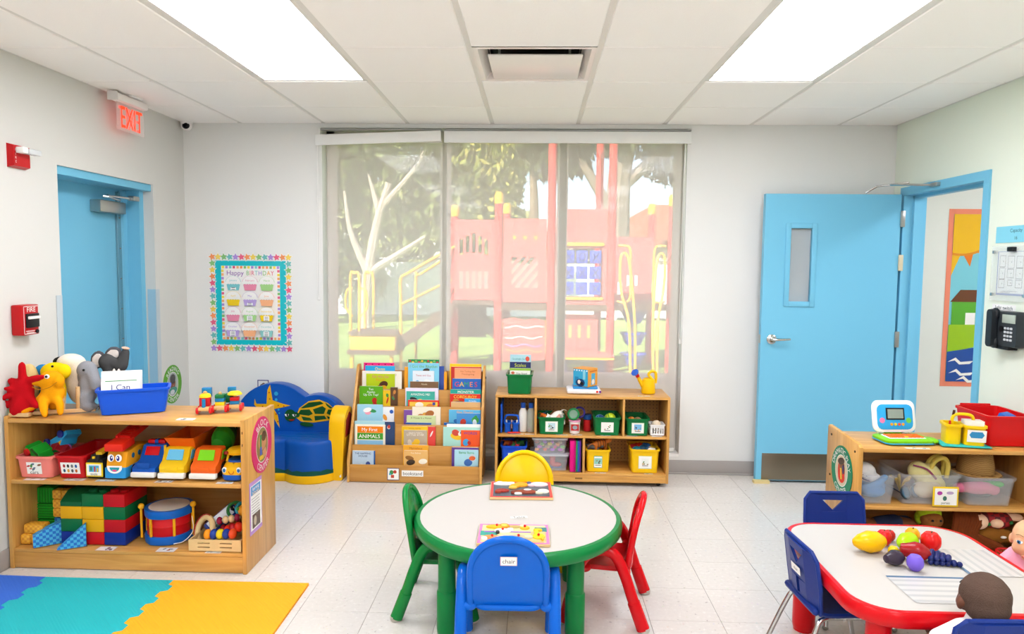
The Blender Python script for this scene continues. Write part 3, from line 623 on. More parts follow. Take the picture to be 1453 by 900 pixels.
def shelf_labels(parent, L):
    for i, (x, y, z, w, h, a, cols) in enumerate(L):
        card('shelf_label', parent, w, h, ontop(x, y, z+.0006, a), lambda p: blobs(p, w, h, cols, 5, i), edge='#e8c9c6' if i % 2 else None)
shelf_labels(sh, [(-2.44, 3.262, SMZ, .10, .03, 3, ['#d08a80', '#e0d0cc']), (-2.245, 3.268, SMZ, .10, .035, 2, ['#3a3a3a', '#777']), (-2.09, 3.268, SMZ, .09, .035, 4, ['#2f8ac0', '#e8c24a']), (-1.80, 3.268, SMZ, .085, .035, 4, ['#2a2a2a', '#8a6a30']), (-1.50, 3.268, SMZ, .08, .03, 3, ['#9aa7b5']),
                  (-2.10, 3.272, SBZ, .09, .05, 2, ['#7a1f2a', '#333']), (-1.80, 3.275, SBZ, .09, .05, 2, ['#2c3440', '#c06a30']), (-1.56, 3.262, SBZ, .08, .03, 1, ['#b0b0a8']), (-1.70, 3.30, STZ, .085, .05, 2, ['#2a2a2a', '#7a5a3a']), (-2.29, 3.53, STZ, .1, .05, 12, ['#6a8ac0', '#ddd'])])
SMZ += .0045; SBZ += .0045; STZ += .0045      # what stands on the boards clears the labels
for z in (.70, .64): one('screw_hole', BOX(.003, .006, .012), mat('#4a3418', .6), sh, T(SX1-.01, SY0-.004, z), sm=False)
# oval sign on the shelf end
def oval_sign(name, label, w, h, ring, t1, t2, M, art, thick=.003, inner='#8f7a4a', s1=.78, s2=.72):
    t = thing(name, label, 'sign'); t.matrix_world = M
    one('plate', LOFT([[(w/2*math.cos(2*PI*i/36), h/2*math.sin(2*PI*i/36), z) for i in range(36)] for z in (0, thick)]), mat(ring, .4), t)
    p = PR(); p.z = thick; p.ell(0, 0, w*.30, h*.32, '#f5f3ee', n=32); p.ell(0, 0, w*.285, h*.305, inner, n=32); art(p, w, h)
    p.arc(t1, 0, 0, w*.395, h*.405, h*.15, '#fbfaf6', True, 120*s1); p.arc(t2, 0, 0, w*.395, h*.405, h*.15, '#fbfaf6', False, 120*s2); p.build('print', t)
    return t
def art_block(p, w, h):
    p.ell(.01*w, .06*h, w*.2, h*.16, '#c98a62'); p.ell(.08*w, .14*h, w*.12, h*.09, '#4a2f20'); p.rect(-.08*w, .02*h, w*.09, h*.34, '#3d8a4a'); p.rect(-.08*w, -.10*h, w*.1, h*.14, '#3a62b8'); p.rect(-.06*w, -.22*h, w*.2, h*.07, '#e8c23a')
    p.rect(.1*w, -.16*h, w*.16, h*.14, '#d89a70', 20)
oval_sign('oval_sign', 'pink oval BLOCK CENTER sign on the end of the toy shelf', .255, .288, '#d6276c', 'BLOCK', 'CENTER', onleftwall(SX1+.001, 3.445, .592), art_block)
t = thing('paper_sign', 'lilac edged paper about blocks taped to the toy shelf end', 'paper'); t.matrix_world = onleftwall(SX1+.001, 3.36, .305)
p = PR(); p.rect(0, 0, .155, .265, '#b98ad0'); p.rect(.004, 0, .135, .225, '#f6f5f2'); p.rect(0, .085, .115, .045, '#3f8fd0'); p.text('learning', 0, .095, .026, '#fdfdfd', .1); p.text('blocks', 0, .072, .034, '#f0d9b0', .105)
p.up()
for k in range(6): p.rect(-.005, .045-.014*k, .105-.012*(k % 2), .003, '#8a8a88', keep=True)
p.rect(.0, -.07, .095, .07, '#57402f'); p.ell(-.015, -.07, .016, .024, '#c0b39a'); p.build('sheet', t)

# ---------------------------------------------------------------- bins
def bin_(name, label, cat, x, y, z, w, d, h, col, rz=0, tt=.85, m=None, group=None, lw=None, draw=None, edge=None, lh=None, r=.3):
    t = thing(name, label, cat, (x, y, z), rz, group); one('tub', BIN(w, d, h, tt), m or mat(col, r), t)
    if lw:      # label on the sloping front
        a = math.degrees(math.atan2((d-.016-d*tt)/2, h)); zc = h*.45; yc = -(d*tt/2+((d-.016-d*tt)/2)*zc/(h-.015))-.0012
        card('bin_label', t, lw, lh or h*.62, T(0, yc, zc) @ FRONT @ T(rx=a), draw, edge=edge)
    return t
def d_cars(p):
    blobs(p, .09, .05, ['#c03a3a', '#6a7a8a', '#3a5a9a', '#8a5a40', '#4a8a4a'], 7, 4, .008); p.text('cars', 0, -.02, .026, '#444')
PINK_BIN = bin_('storage_bin', 'coral pink bin labelled cars on the toy shelf', 'bin', -2.450, 3.40, SMZ, .19, .28, .108, '#f0857a', lw=.075, draw=d_cars, lh=.06)
RED_BIN = bin_('storage_bin', 'long empty looking red bin with a picture label on the toy shelf', 'bin', -2.270, 3.43, SMZ, .155, .34, .115, '#c8151c', lw=.095, lh=.058, rz=0,
               draw=lambda p: [p.ell(-.03+.02*(i % 4), .011-.024*(i//4), .006, .009, ['#a33', '#333', '#777', '#36a', '#257', '#d93', '#555', '#c62'][i]) for i in range(8)])
one('clip_rim', BOX(.15, .02, .012, .004), mat('#b81018', .3), RED_BIN, T(.0, .155, .112))
# toys in the pink bin
WHL = BLACK
def toycar(name, label, col, M, wcol='#b81f24', l=.11, w=.055, win='#22562a'):
    t = thing(name, label, 'toy car', group='toys in the pink bin'); t.matrix_world = M
    one('body', SIDE([(-l/2, .012), (l/2, .012), (l/2, .035), (l*.3, .042), (l*.18, .066), (-l*.2, .066), (-l*.34, .04), (-l/2, .034)], w, .004), mat(col, .3), t)
    one('cabin_window', SIDE([(l*.24, .045), (l*.15, .061), (-l*.17, .061), (-l*.27, .045)], w+.002), mat(win, .2), t, sm=False)
    for sx in (-1, 1):
        for yy in (-.3, .3): one('wheel', LATHE([(.012, -.006), (.019, -.005), (.019, .005), (.012, .006)], 14), mat(wcol, .35), t, T(sx*(w/2+.004), l*yy, .016, ry=90))
    return t
toycar('toy_car', 'green toy car with red wheels in the pink bin', '#1d9a2c', T(-2.475, 3.345, SMZ+.088, 38, -12, 68), '#d02028', .13, .07)
toycar('toy_truck', 'light blue toy truck with navy wheels on top of the pink bin', '#2f9fd6', T(-2.425, 3.44, SMZ+.175, 150, 8, 72), '#1d2f86', .17, .085, '#e5b23a')
toycar('toy_car', 'small red toy car half buried in the pink bin', '#a81d20', T(-2.495, 3.42, SMZ+.085, 20, 20, 40), '#3a1518', .10, .05)
toycar('toy_car', 'dark red toy car wedged behind the green one in the pink bin', '#8e1a22', T(-2.40, 3.40, SMZ+.08, -20, -30, 100), '#b06ac0', .10, .05)
# tool case with a yellow level
t = thing('tool_case', 'black toy tool case labelled tools with yellow trim', 'toolbox', (-2.148, 3.27, SMZ))
one('case', BOX(.085, .25, .095, .01), mat('#1c1c1e', .4), t, T(0, .13, .0485)); one('lid_hump', SIDE([(0, .09), (.25, .09), (.24, .118), (.01, .118)], .045, .006), mat('#1c1c1e', .4), t); one('latch', BOX(.012, .006, .01), mat('#f2c81f', .4), t, T(0, -.0, .108), sm=False); one('front_frame', BOX(.084, .006, .07, .003), mat('#f0d01f', .4), t, T(0, .003, .047))
card('bin_label', t, .072, .056, onfront(0, -.0006, .047), lambda p: [p.rect(0, .006, .05, .032, '#4aa6cf'), p.rect(.004, .004, .008, .026, '#b83a3a'), p.rect(-.014, .006, .01, .02, '#3a7a5a'), p.rect(.018, .0, .008, .02, '#dcb83a'), p.text('tools', 0, -.02, .017, '#333')])
one('level', SIDE([(.0, .12), (.28, .15), (.28, .163), (.0, .133)], .03), mat('#d9ae1f', .4), t, T(.02, .01, 0), sm=False)
# ---- vehicles facing the room
def wheels(t, w, ys, r=.026, hub='#444', z=None):
    for sx in (-1, 1):
        for y in ys:
            o = one('wheel', LATHE([(.005, -.012), (r*.86, -.012), (r, -.008), (r, .008), (r*.86, .012), (.005, .012)], 18), WHL, t, T(sx*(w/2-.006), y, z or r, ry=90)); one('hub', LATHE([(r*.5, 0), (r*.42, .003), (.001, .003)], 12), mat(hub, .4), o, T(0, 0, sx*.0115, rx=0 if sx > 0 else 180))
def cab(t, w, col, win, bump, L=.27, hood=.055, zc=.115, bumpc='#efeee8', yb=.125, chassis='#2a2a2c'):
    one('chassis', BOX(w*.8, L-.02, .03, .004), mat(chassis, .4), t, T(0, L/2, .028))
    one('cab', SIDE([(.004, .022), (.0, .045), (.006, hood), (.032, hood+.012), (.062, zc-.005), (.075, zc), (yb-.006, zc), (yb, zc-.008), (yb, .022)], w, .010), mat(col, .32), t)
    one('bumper', BOX(w+.004, .03, .022, .006), mat(bumpc, .4), t, T(0, .006, .019))
    ang = math.degrees(math.atan2(.03, zc-hood-.017)); X = T(0, .046, (hood+.012+zc)/2-.001) @ FRONT @ T(rx=-ang)
    one('windshield', LOFT([[(a*w*.31*(1-.06*(q > 0)), q*(zc-hood)*.36, z) for a, q in ((-1, -1), (1, -1), (1, 1), (-1, 1))] for z in (0, .0042)]), mat(win, .2), t, X, sm=False)
    for sx in (-1, 1): one('side_window', SIDE([(.062, hood+.015), (.112, hood+.015), (.112, zc-.012), (.08, zc-.012)], .002), mat(win, .2), t, T(sx*(w/2+.0005), 0, 0), sm=False)
    one('grille', BOX(w*.5, .006, .016, .003), mat(col, .4), t, T(0, -.0, .046))
# dump truck
t = thing('toy_truck', 'yellow toy dump truck with an orange tipping bed', 'toy truck', (-1.768, 3.275, SMZ)); t.scale = (1.0, 1.03, 1.27); cab(t, .128, '#f0c419', '#6cc3ea', '#f1efe9', .30); wheels(t, .128, (.085, .23), .030)
bed = LOFT([[(-.055, .12, .09), (.055, .12, .09), (.06, .29, .085), (-.06, .29, .085)], [(-.075, .06, .155), (.075, .06, .155), (.08, .31, .16), (-.08, .31, .16)], [(-.068, .068, .155), (.068, .068, .155), (.073, .303, .16), (-.073, .303, .16)], [(-.048, .126, .096), (.048, .126, .096), (.053, .283, .091), (-.053, .283, .091)]])
one('tipping_bed', bed, mat('#ef6a16', .32), t, T(.01, 0, -.002), sm=False); one('exhaust', CYL((-.06, .06, .07), (-.06, .06, .125), .006), mat('#e0b516', .3), t)
# mixer truck
t = thing('toy_truck', 'orange toy cement mixer with green windows and striped green drum', 'toy truck', (-1.613, 3.277, SMZ)); t.scale = (1.02, 1.03, 1.27); cab(t, .126, '#f0661a', '#7fdc1f', '#f1efe9', .30); wheels(t, .128, (.085, .235), .030)
dm = MB(); pr_ = [(.015, 0), (.035, .01), (.052, .05), (.055, .085), (.045, .13), (.028, .165), (.03, .175)]; cols = ['#2f9a2a', '#2f9a2a', '#49b52e', '#1f6a22', '#e0cf3a', '#1f7a26']
for i in range(6): dm.add(LOFT([circ(pr_[i][0], pr_[i][1], 18), circ(pr_[i+1][0], pr_[i+1][1], 18)]), mat(cols[i], .3))
dm.build('mixer_drum', t, T(.005, .145, .10, rx=-72)); one('drum_frame', BOX(.09, .15, .02, .004), mat('#c22a1c', .4), t, T(0, .21, .05))
# police car
t = thing('toy_car', 'blue toy police car with red windows and roof lights', 'toy car', (-1.909, 3.278, SMZ)); w = .118; t.scale = (1.0, 1.05, 1.32)
one('body', SIDE([(.0, .022), (.0, .042), (.07, .062), (.105, .110), (.17, .115), (.23, .07), (.28, .066), (.285, .022)], w, .010), mat('#1657b8', .3), t); one('bumper', BOX(w+.002, .028, .02, .006), mat('#efeee8', .4), t, T(0, .004, .019)); one('hood_panel', BOX(w*.55, .004, .024, .002), mat('#134ea6', .35), t, T(0, -.0005, .052))
one('windshield', BOX(w*.6, .003, .036, .001), mat('#d3141c', .25), t, T(0, .086, .091, rx=-36)); one('side_window', BOX(w+.002, .05, .028), mat('#d3141c', .25), t, T(0, .15, .09), sm=False)
for sx in (-1, 1): one('roof_light', BOX(.036, .03, .016, .005), mat('#d3141c', .25), t, T(sx*.026, .135, .119))
one('roof_light_base', BOX(.02, .03, .016, .004), mat('#1657b8', .3), t, T(0, .135, .119)); wheels(t, w+.006, (.07, .225), .026)
# fire engine with a face
t = thing('toy_fire_engine', 'yellow and blue toy fire engine with smiling face and red ladder', 'toy truck', (-2.044, 3.276, SMZ), 1); w = .098; t.scale = (1.02, 1.1, 1.22)
one('body', SIDE([(.0, .04), (.008, .075), (.02, .108), (.10, .115), (.24, .10), (.24, .04)], w, .008), mat('#f5a81c', .32), t); one('lower_body', SIDE([(-.006, .006), (-.006, .048), (.24, .05), (.24, .006)], w+.006, .008), mat('#2a93d6', .32), t)
p = PR()
for sx in (-1, 1): p.ell(sx*.019, .088, .016, .015, '#fbfbf8'); p.ell(sx*.016, .087, .0075, .011, '#2a2a80'); p.ell(sx*.014, .090, .003, .004, '#ffffff')
p.ell(0, .05, .036, .024, '#f6f4f0', a0=180, a1=360); p.rect(0, .053, .072, .008, '#f6f4f0'); p.ell(0, .051, .024, .018, '#1f9aa8', a0=180, a1=360); p.ell(0, .041, .011, .007, '#e8468c', a0=180, a1=360); p.build('face', t, T(0, -.0085, 0) @ FRONT @ T(rx=-3))
for sx in (-1, 1):
    for k in range(3): one('side_window', CYL((sx*(w/2-.001), .06+.05*k, .085), (sx*(w/2+.002), .06+.05*k, .085), .011), mat('#2f6f9a', .2), t)
L = one('ladder_box', BOX(.088, .10, .03, .003), mat('#e22a18', .3), t, T(.004, .03, .137, rx=6)); b = MB()
for sx in (-1, 1): b.box(sx*.03, .11, .01, .012, .22, .022, mat('#cf1f18', .3))
for k in range(8): b.box(0, .015+.026*k, .012, .06, .012, .014, mat('#cf1f18', .3))
b.build('ladder', L, T(.0, .03, .004, rx=5)); wheels(t, w+.006, (.06, .19), .024)
# small yellow car with a face
t = thing('toy_bus', 'small yellow toy car with a face and an open roof', 'toy car', (-1.473, 3.285, SMZ)); w = .118; t.scale = (.98, 1, 1.2)
one('body', LOFT([rrect(w*.85, .15, .03, .012, cy=.075), rrect(w, .16, .04, .03, cy=.075), rrect(w, .16, .045, .048, cy=.075), rrect(w*.86, .14, .045, .066, cy=.08), rrect(w*.6, .1, .04, .073, cy=.08)]), mat('#f2b716', .3), t)
one('skirt', LOFT([rrect(w*.9, .155, .035, .004, cy=.075), rrect(w*1.01, .164, .042, .018, cy=.075), rrect(w*.98, .16, .042, .026, cy=.075)]), mat('#1c57b4', .3), t); one('blue_band', LOFT([rrect(w*.75, .12, .04, .066, cy=.085), rrect(w*.7, .115, .04, .078, cy=.085)]), mat('#1c57b4', .3), t)
for sx in (-1, 1): one('roof_post', TUBE([(sx*.045, .05, .07), (sx*.04, .06, .10)], .006, 8), mat('#f2b716', .3), t); one('roof_post', TUBE([(sx*.045, .13, .07), (sx*.04, .12, .10)], .006, 8), mat('#f2b716', .3), t)
one('roof', LOFT([rrect(.10, .11, .04, .10, cy=.085), rrect(.112, .12, .045, .108, cy=.085), rrect(.09, .1, .04, .120, cy=.085), rrect(.04, .05, .02, .124, cy=.085)]), mat('#f2b716', .3), t)
for sx in (-1, 1): e = one('eye', SPH(.013, .006, .013), mat('#f6f6f2', .3), t, T(sx*.036, .001, .045)); one('pupil', SPH(.008, .004, .008), mat('#2a6fb0', .3), e, T(0, -.004, 0))
one('mouth', TORUS(.012, .002, 8, 6, 180), mat('#c8601a', .4), t, T(0, -.006, .042, rx=90, rz=0) @ T(rz=180)); one('roof_light', SPH(.012, .008, .008), mat('#8e2418', .3), t, T(-.04, .03, .110)); one('tail_fin', TUBE(CR([(.03, .1, .115), (.038, .09, .13), (.045, .07, .14)], 4), [.006, .002], 8), mat('#d99a1a', .4), t)

# ---------------------------------------------------------------- bottom board: blocks, drum, instruments
def block(name, label, col, x, y, z, w, d, h, cat='block', group=None, bev=.002, m=None, rz=0, parts=None):
    o = one(name, BOX(w, d, h, bev), m or mat(col, .35), None, T(x, y, z+h/2+.0003, rz=rz)); return tag(o, label, cat, group)
BC = {'g': ('green', '#0b6a3a'), 'y': ('yellow', '#e9ab10'), 'r': ('red', '#c4121c'), 'b': ('navy blue', '#0f2f8c')}; ORD = ['bottom', 'second', 'third', 'top']; bw, bd, bh = .1085, .20, .0635
for ci, (colr, wh) in enumerate((('bgy', 'in the stack nearest the checked blocks'), ('ryyg', 'in the middle stack'), ('brgr', 'in the stack nearest the drum'))):
    for k, c in enumerate(colr):
        x = -2.296+ci*.1095; o = one('building_block', BOX(bw, bd, bh, .003), mat(BC[c][1], .3), None, T(x, 3.405, SBZ+k*.0645+bh/2+.0004)); tag(o, '%s hollow building block, %s one %s' % (BC[c][0], ORD[k], wh), 'block', 'large building blocks')
        if k == 3:
            for q in range(4): one('stud', CYL((0, 0, 0), (0, 0, .01), .018, n=12), mat(BC[c][1], .3), o, T((-1 if q % 2 else 1)*.026, (-1 if q < 2 else 1)*.05, bh/2))
o = one('roof_block', SIDE([(0, 0), (bd, 0), (bd, .062), (.06, .062), (.0, .022)], bw, .002), mat('#0b5a33', .3), None, T(-2.296, 3.305, SBZ+3*.0645+.0004)); tag(o, 'green sloped roof block on top of the stack nearest the checked blocks', 'block', 'large building blocks')
YCK = checker_mat('#f2b432', '#e0952a', 80); BCK = checker_mat('#1e6fc8', '#4ab4dc', 72); RIB = mat('#1f9a25', .45)
for i in range(2):
    for k in range(3): tag(one('checked_block', BOX(.046, .048, .046, .007), YCK, None, T(-2.433+i*.0475, 3.42, SBZ+.10+k*.0475+.0235)), 'yellow checked foam cube, %s of the upright column %s' % (['lowest', 'middle one', 'top one'][k], ['by the green ribbed blocks', 'by the green roof block'][i]), 'block', 'yellow checked foam blocks')
tag(one('checked_block', BOX(.10, .06, .095, .006), checker_mat('#1e5fb0', '#3a9fd0', 66), None, T(-2.41, 3.44, SBZ+.0485)), 'blue checked foam block under the yellow cube columns', 'block', 'blue checked foam blocks')
for k, (x, y, z, w, h, lab) in enumerate(((-2.522, 3.315, 0, .052, .05, 'yellow checked foam cube at the end of the bottom board'), (-2.467, 3.315, 0, .052, .05, 'yellow checked foam cube beside the blue arch block'), (-2.487, 3.325, .0505, .10, .048, 'long yellow checked foam block lying on two cubes'))):
    tag(one('checked_block', BOX(w, .06, h, .01), YCK, None, T(x, y, SBZ+z+h/2+.0004)), lab, 'block', 'yellow checked foam blocks')
def ribbed(z, vert, lab):
    t = thing('ribbed_block', lab, 'block', (-2.506, 3.46, z), group='green ribbed blocks'); one('core', BOX(.088, .08, .078), mat('#15781c', .5), t, T(0, 0, .04), sm=False)
    for k in range(6): one('rib', BOX(.0075, .088, .08, .002) if vert else BOX(.09, .088, .0075, .002), RIB, t, T(-.037+.0148*k, 0, .0405) if vert else T(0, 0, .0055+.0138*k))
ribbed(SBZ+.0005, False, 'green ribbed block at the bottom behind the yellow cubes'); ribbed(SBZ+.0835, False, 'green block with level ribs in the middle of its stack'); ribbed(SBZ+.1665, True, 'green block with upright ribs on top of its stack')
arch = [(-.07, 0), (.07, 0), (.07, .095)]+[(.07-.14*i/10, .055+.05*math.sin(PI*(.5+i/20))) for i in range(1, 11)]
tag(one('arch_block', LOFT([[(x, y, z) for x, z in arch] for y in (0, .045)]), BCK, None, T(-2.395, 3.288, SBZ+.0005, rz=38)), 'blue checked foam arch block standing on the bottom board', 'block', 'blue checked foam blocks')
tag(one('wedge_block', LOFT([[(x, y, z) for x, z in ((-.075, 0), (.05, 0), (.05, .115))] for y in (0, .04)]), BCK, None, T(-2.255, 3.262, SBZ+.0005, rz=28)), 'blue checked foam triangle block lying in front of the stacks', 'block', 'blue checked foam blocks')
# drum
t = thing('toy_drum', 'red toy drum with blue rims and yellow cords', 'drum', (-1.862, 3.425, SBZ), 8); DB, DR_, DY = mat('#1262c0', .3), mat('#cf1620', .3), mat('#f0ae1c', .4)
one('shell', LATHE([(.10, .03), (.104, .04), (.104, .085), (.106, .088), (.104, .091), (.104, .13), (.10, .14)], 32), DR_, t)
def hexring(r, z0, z1):
    P = []
    for i in range(48): a = 2*PI*i/48; q = r*(1+.035*max(0, math.cos(6*a))**4); P.append((q*math.cos(a), q*math.sin(a)))
    return LOFT([[(x*.985, y*.985, z0) for x, y in P], [(x, y, z0+.004) for x, y in P], [(x, y, z1-.004) for x, y in P], [(x*.985, y*.985, z1) for x, y in P]])
one('rim', hexring(.115, 0, .04), DB, t); one('rim', hexring(.115, .132, .17), DB, t); one('skin', LATHE([(.096, .1705), (.095, .1715), (.001, .1715)], 32), mat('#dcd3c8', .5), t)
for k in range(6): a = 2*PI*k/6; one('cord', BOX(.011, .008, .13), DY, t, T(.111*math.cos(a), .111*math.sin(a), .085, rz=60*k+90), sm=False)
for a, z in ((200, .05), (-12, .0)):
    q = one('drum_stick', CYL((0, 0, .02), (0, 0, .17), .006, n=10), DY, t, T(.128*math.cos(rad(a)), .128*math.sin(rad(a)), 0)); one('stick_ball', SPH(.015), DY, q, T(0, 0, .18))
one('string', TUBE(CR([(.12, -.03, .12), (.13, -.05, .05), (.10, -.09, .012), (.06, -.12, .01)], 5), .002, 5), WHITE, t)
# tray of instruments
t = thing('wooden_tray', 'cream slotted tray of rattles on the bottom board', 'tray', (-1.553, 3.36, SBZ)); CRM = mat('#e3c48d', .5)
hs_ = [(-.085, -.025, .036, .042), (-.085, -.025, .016, .022), (.025, .085, .036, .042), (.025, .085, .016, .022)]
holes_panel(.26, .056, hs_, .008, CRM, None).build('front_side', t, T(0, -.095, .001)); one('back_side', BOX(.26, .008, .056), CRM, t, T(0, .095, .029), sm=False); one('base', BOX(.258, .186, .006), CRM, t, T(0, 0, .004), sm=False)
for s in (-1, 1): one('end_side', BOX(.008, .186, .056), CRM, t, T(s*.126, 0, .029), sm=False)
G_ = 'rattles in the cream tray'; tx, ty, tz = -1.553, 3.36, SBZ
def rattle(lab, cols, p0, p1, r=.022):
    t = thing('rattle', lab, 'rattle', (tx, ty, tz), group=G_); a, b_ = Vector(p0), Vector(p1); n = len(cols); one('handle', CYL(a, b_, .007), mat('#b8b2a8', .3, .6), t)
    for i, c in enumerate(cols):
        q = a+(b_-a)*((i+.5)/n); o = one('bead', SPH(r if i not in (1, 2) or n > 4 else r*.9, r, r*.72), mat(c, .25), t); o.location = q; o.rotation_mode = 'QUATERNION'; o.rotation_quaternion = (b_-a).to_track_quat('Z', 'Y')
rattle('rattle with orange and yellow and blue striped beads', ['#f0951e', '#1e3f9a', '#e8d020', '#1e3f9a', '#d8481e'], (-.06, -.075, .075), (.095, -.075, .082), .026)
rattle('maroon double ended rattle with a pale handle', ['#8a1a3a', '#d9b98a', '#d9b98a', '#8a1a3a'], (-.02, -.03, .125), (.095, -.02, .145), .02)
rattle('black and white striped baton rattle', ['#17171a', '#f2f0ec', '#17171a', '#f2f0ec', '#17171a', '#f2f0ec', '#17171a'], (-.09, .02, .10), (.03, .06, .165), .013)
rattle('red beaded rattle at the end of the cream tray', ['#d8301c', '#b81c22', '#d8301c'], (.03, -.04, .08), (.11, -.045, .11), .026)
rattle('red rattle lying low under the maroon one', ['#a81c2c', '#c8281c', '#a81c2c'], (-.02, 0, .07), (.09, .03, .085), .024)
t = thing('toy_tambourine', 'wooden half round tambourine with a red rim in the tray', 'tambourine', (tx-.085, ty-.02, tz+.075), group=G_); one('rim', TORUS(.062, .014, 24, 10), CRM, t, T(rx=70, rz=-35)); one('red_band', TORUS(.07, .008, 24, 8), mat('#b81a26', .4), t, T(-.008, .004, 0, rx=70, rz=-35)); one('jingle', CYL((0, 0, -.008), (0, 0, .008), .012), CHROME, t, T(.02, -.055, -.03, rx=80, rz=-35))
t = thing('toy_guitar', 'blue and white toy instrument lying across the tray', 'toy', (tx, ty, tz), group=G_); one('body', BOX(.075, .022, .17, .01), mat('#1d2f7a', .35), t, T(-.02, .03, .115, rx=-35, ry=48)); one('face_plate', BOX(.05, .004, .13, .002), mat('#d8dde4', .4), t, T(-.022, .016, .125, rx=-35, ry=48)); one('dial', CYL((0, -.004, 0), (0, .004, 0), .022), mat('#5a6a5a', .3), t, T(-.035, .004, .105, rx=-35))
t = thing('toy_shaker', 'teal and orange ball shaker on top of the rattle pile', 'shaker', (tx, ty, tz), group=G_); one('ball', SPH(.032), mat('#e39a26', .3), t, T(.10, .02, .165)); one('band', TORUS(.03, .008, 20, 8), mat('#1f8a96', .3), t, T(.085, .03, .17, rx=60, rz=40))
for k in range(5): one('knob', SPH(.008), mat(['#3a9a4a', '#2a6ab8'][k % 2], .3), t, T(.10+.03*math.cos(k*1.3), .0, .165+.028*math.sin(k*1.3)))
t = thing('toy_ring', 'green ring rattle leaning at the back of the tray', 'rattle', (tx, ty, tz), group=G_); one('ring', TORUS(.038, .008, 22, 8), mat('#2f7a3a', .35), t, T(.04, .055, .155, rx=60, rz=20))

# ---------------------------------------------------------------- on top of the toy shelf
tz = STZ
t = bin_('storage_bin', 'bright blue bin of thin books on top of the toy shelf', 'bin', -2.045, 3.455, tz, .335, .165, .125, '#1456d8', rz=25)
card('bin_label', t, .09, .07, T(-.152, 0, .055) @ Matrix(((0, 0, -1, 0), (-1, 0, 0, 0), (0, 1, 0, 0), (0, 0, 0, 1))) @ T(rx=-8), lambda p: blobs(p, .08, .06, ['#b98a6a', '#d8b89a'], 5, 2), bg='#b89878')
def thinbook(label, x, y, z, w, h, col, draw, rz=0, lean=-12, th=.006, group=None, name='picture_book'):
    t = thing(name, label, 'book', group=group); t.matrix_world = T(x, y, z, rz=rz) @ T(rx=lean)
    one('cover', BOX(w, th, h, .001), mat(col, .4), t, T(0, 0, h/2)); one('pages', BOX(w-.006, th*.6, h-.004), mat('#f0ece2', .7), t, T(.002, 0, h/2+.003), sm=False)
    p = PR(); p.rect(0, h/2, w, h, col); draw(p, w, h); p.build('cover_print', t, T(0, -th/2-.0002, 0) @ FRONT)
    return t
_ux, _uy = math.cos(rad(25)), math.sin(rad(25))
for k, (lab, c, dr) in enumerate((('white book with an orange title at the back of the blue bin', '#f2efe8', lambda p, w, h: p.text('the garden song', 0, h*.88, .02, '#e0703a', w*.7)),
        ('white book with a yellow strip in the blue bin', '#f4f2ec', lambda p, w, h: p.rect(0, h*.85, w*.7, .012, '#eab43a')), ('white framed book with a green cover panel in the blue bin', '#f3f0ea', lambda p, w, h: [p.rect(0, h*.72, w*.8, h*.4, '#2a8a3a'), p.rect(.07, h*.85, .03, .008, '#f0c0d0')]),
        ('front book titled I Can in the blue bin', '#f6f4f0', lambda p, w, h: [p.ell(0, h*.45, w*.42, h*.5, '#fbfaf7'), p.text('I Can', .0, h*.8, .04, '#2a2a6a'), p.rect(-.02, h*.6, w*.6, .012, '#e0702a')]))):
    o = -.05-.028*k*.35; y_ = .035-.02*k; thinbook(lab, -2.045-.06*_ux-y_*_uy, 3.455-.06*_uy+y_*_ux, tz+.012, .185-.004*k, .19-.015*k, c, dr, 25, -10, .008, 'books in the blue bin')
# wooden train
R_, Y_, B_, G2, NW = mat('#cf1f26', .35), mat('#f2c81c', .35), mat('#1f7ab0', .35), mat('#14703c', .35), wood('x', '#c79a5a', '#dcb67a')
tr = thing('wooden_train', 'painted wooden train of three cars on the toy shelf', 'toy train', (0, 0, tz))
def traincar(x, y, rz): 
    o = one('train_car', BOX(.05, .075, .018, .004), NW, tr, T(x, y, .026, rz=rz))
    for sx in (-1, 1):
        for yy in (-.024, .024): one('wheel', LATHE([(.006, -.006), (.015, -.006), (.017, -.003), (.017, .003), (.015, .006), (.006, .006)], 16), R_, o, T(sx*.031, yy, -.009, ry=90))
    return o
def w_(o, n, s, m, *a, **k): one(n, s, m, o, T(*a, **k))
o = traincar(-1.668, 3.43, 14); w_(o, 'cab_block', BOX(.05, .045, .045, .004), R_, 0, .01, .032); w_(o, 'round_window', CYL((.0252, 0, 0), (.026, 0, 0), .011), BLACK, 0, .01, .034); w_(o, 'roof_block', LATHE([(.03, 0), (.026, .012), (.016, .018), (.001, .019)], 16), Y_, 0, .01, .055); w_(o, 'peg', LATHE([(.01, 0), (.01, .008), (.001, .012)], 12), NW, 0, .01, .073); w_(o, 'peg', CYL((0, 0, 0), (0, 0, .042), .009), B_, 0, -.028, .008); w_(o, 'chimney_block', BOX(.046, .03, .05, .003), B_, .0, .055, .07)
o = traincar(-1.608, 3.472, 14)
for k, m in enumerate((Y_, B_, G2)): w_(o, 'stack_block', BOX(.044, .05, .018, .003), m, 0, 0, .018+.0185*k)
w_(o, 'peg', LATHE([(.009, 0), (.009, .008), (.001, .014)], 12), NW, 0, 0, .064)
o = traincar(-1.548, 3.512, 14); w_(o, 'stack_block', BOX(.044, .04, .018, .003), B_, 0, -.01, .018); w_(o, 'stack_block', BOX(.044, .04, .02, .004), R_, 0, -.01, .037); w_(o, 'boiler', LATHE([(.024, -.022), (.026, -.018), (.026, .018), (.024, .022)], 18), G2, -.026, .02, .036, ry=90); w_(o, 'peg', CYL((0, 0, 0), (0, 0, .012), .009), NW, 0, -.01, .047); w_(o, 'mushroom_top', LATHE([(.036, 0), (.036, .005), (.024, .016), (.001, .019)], 18), Y_, 0, -.01, .058); w_(o, 'chimney_block', BOX(.04, .025, .026, .003), B_, -.02, .03, .078)
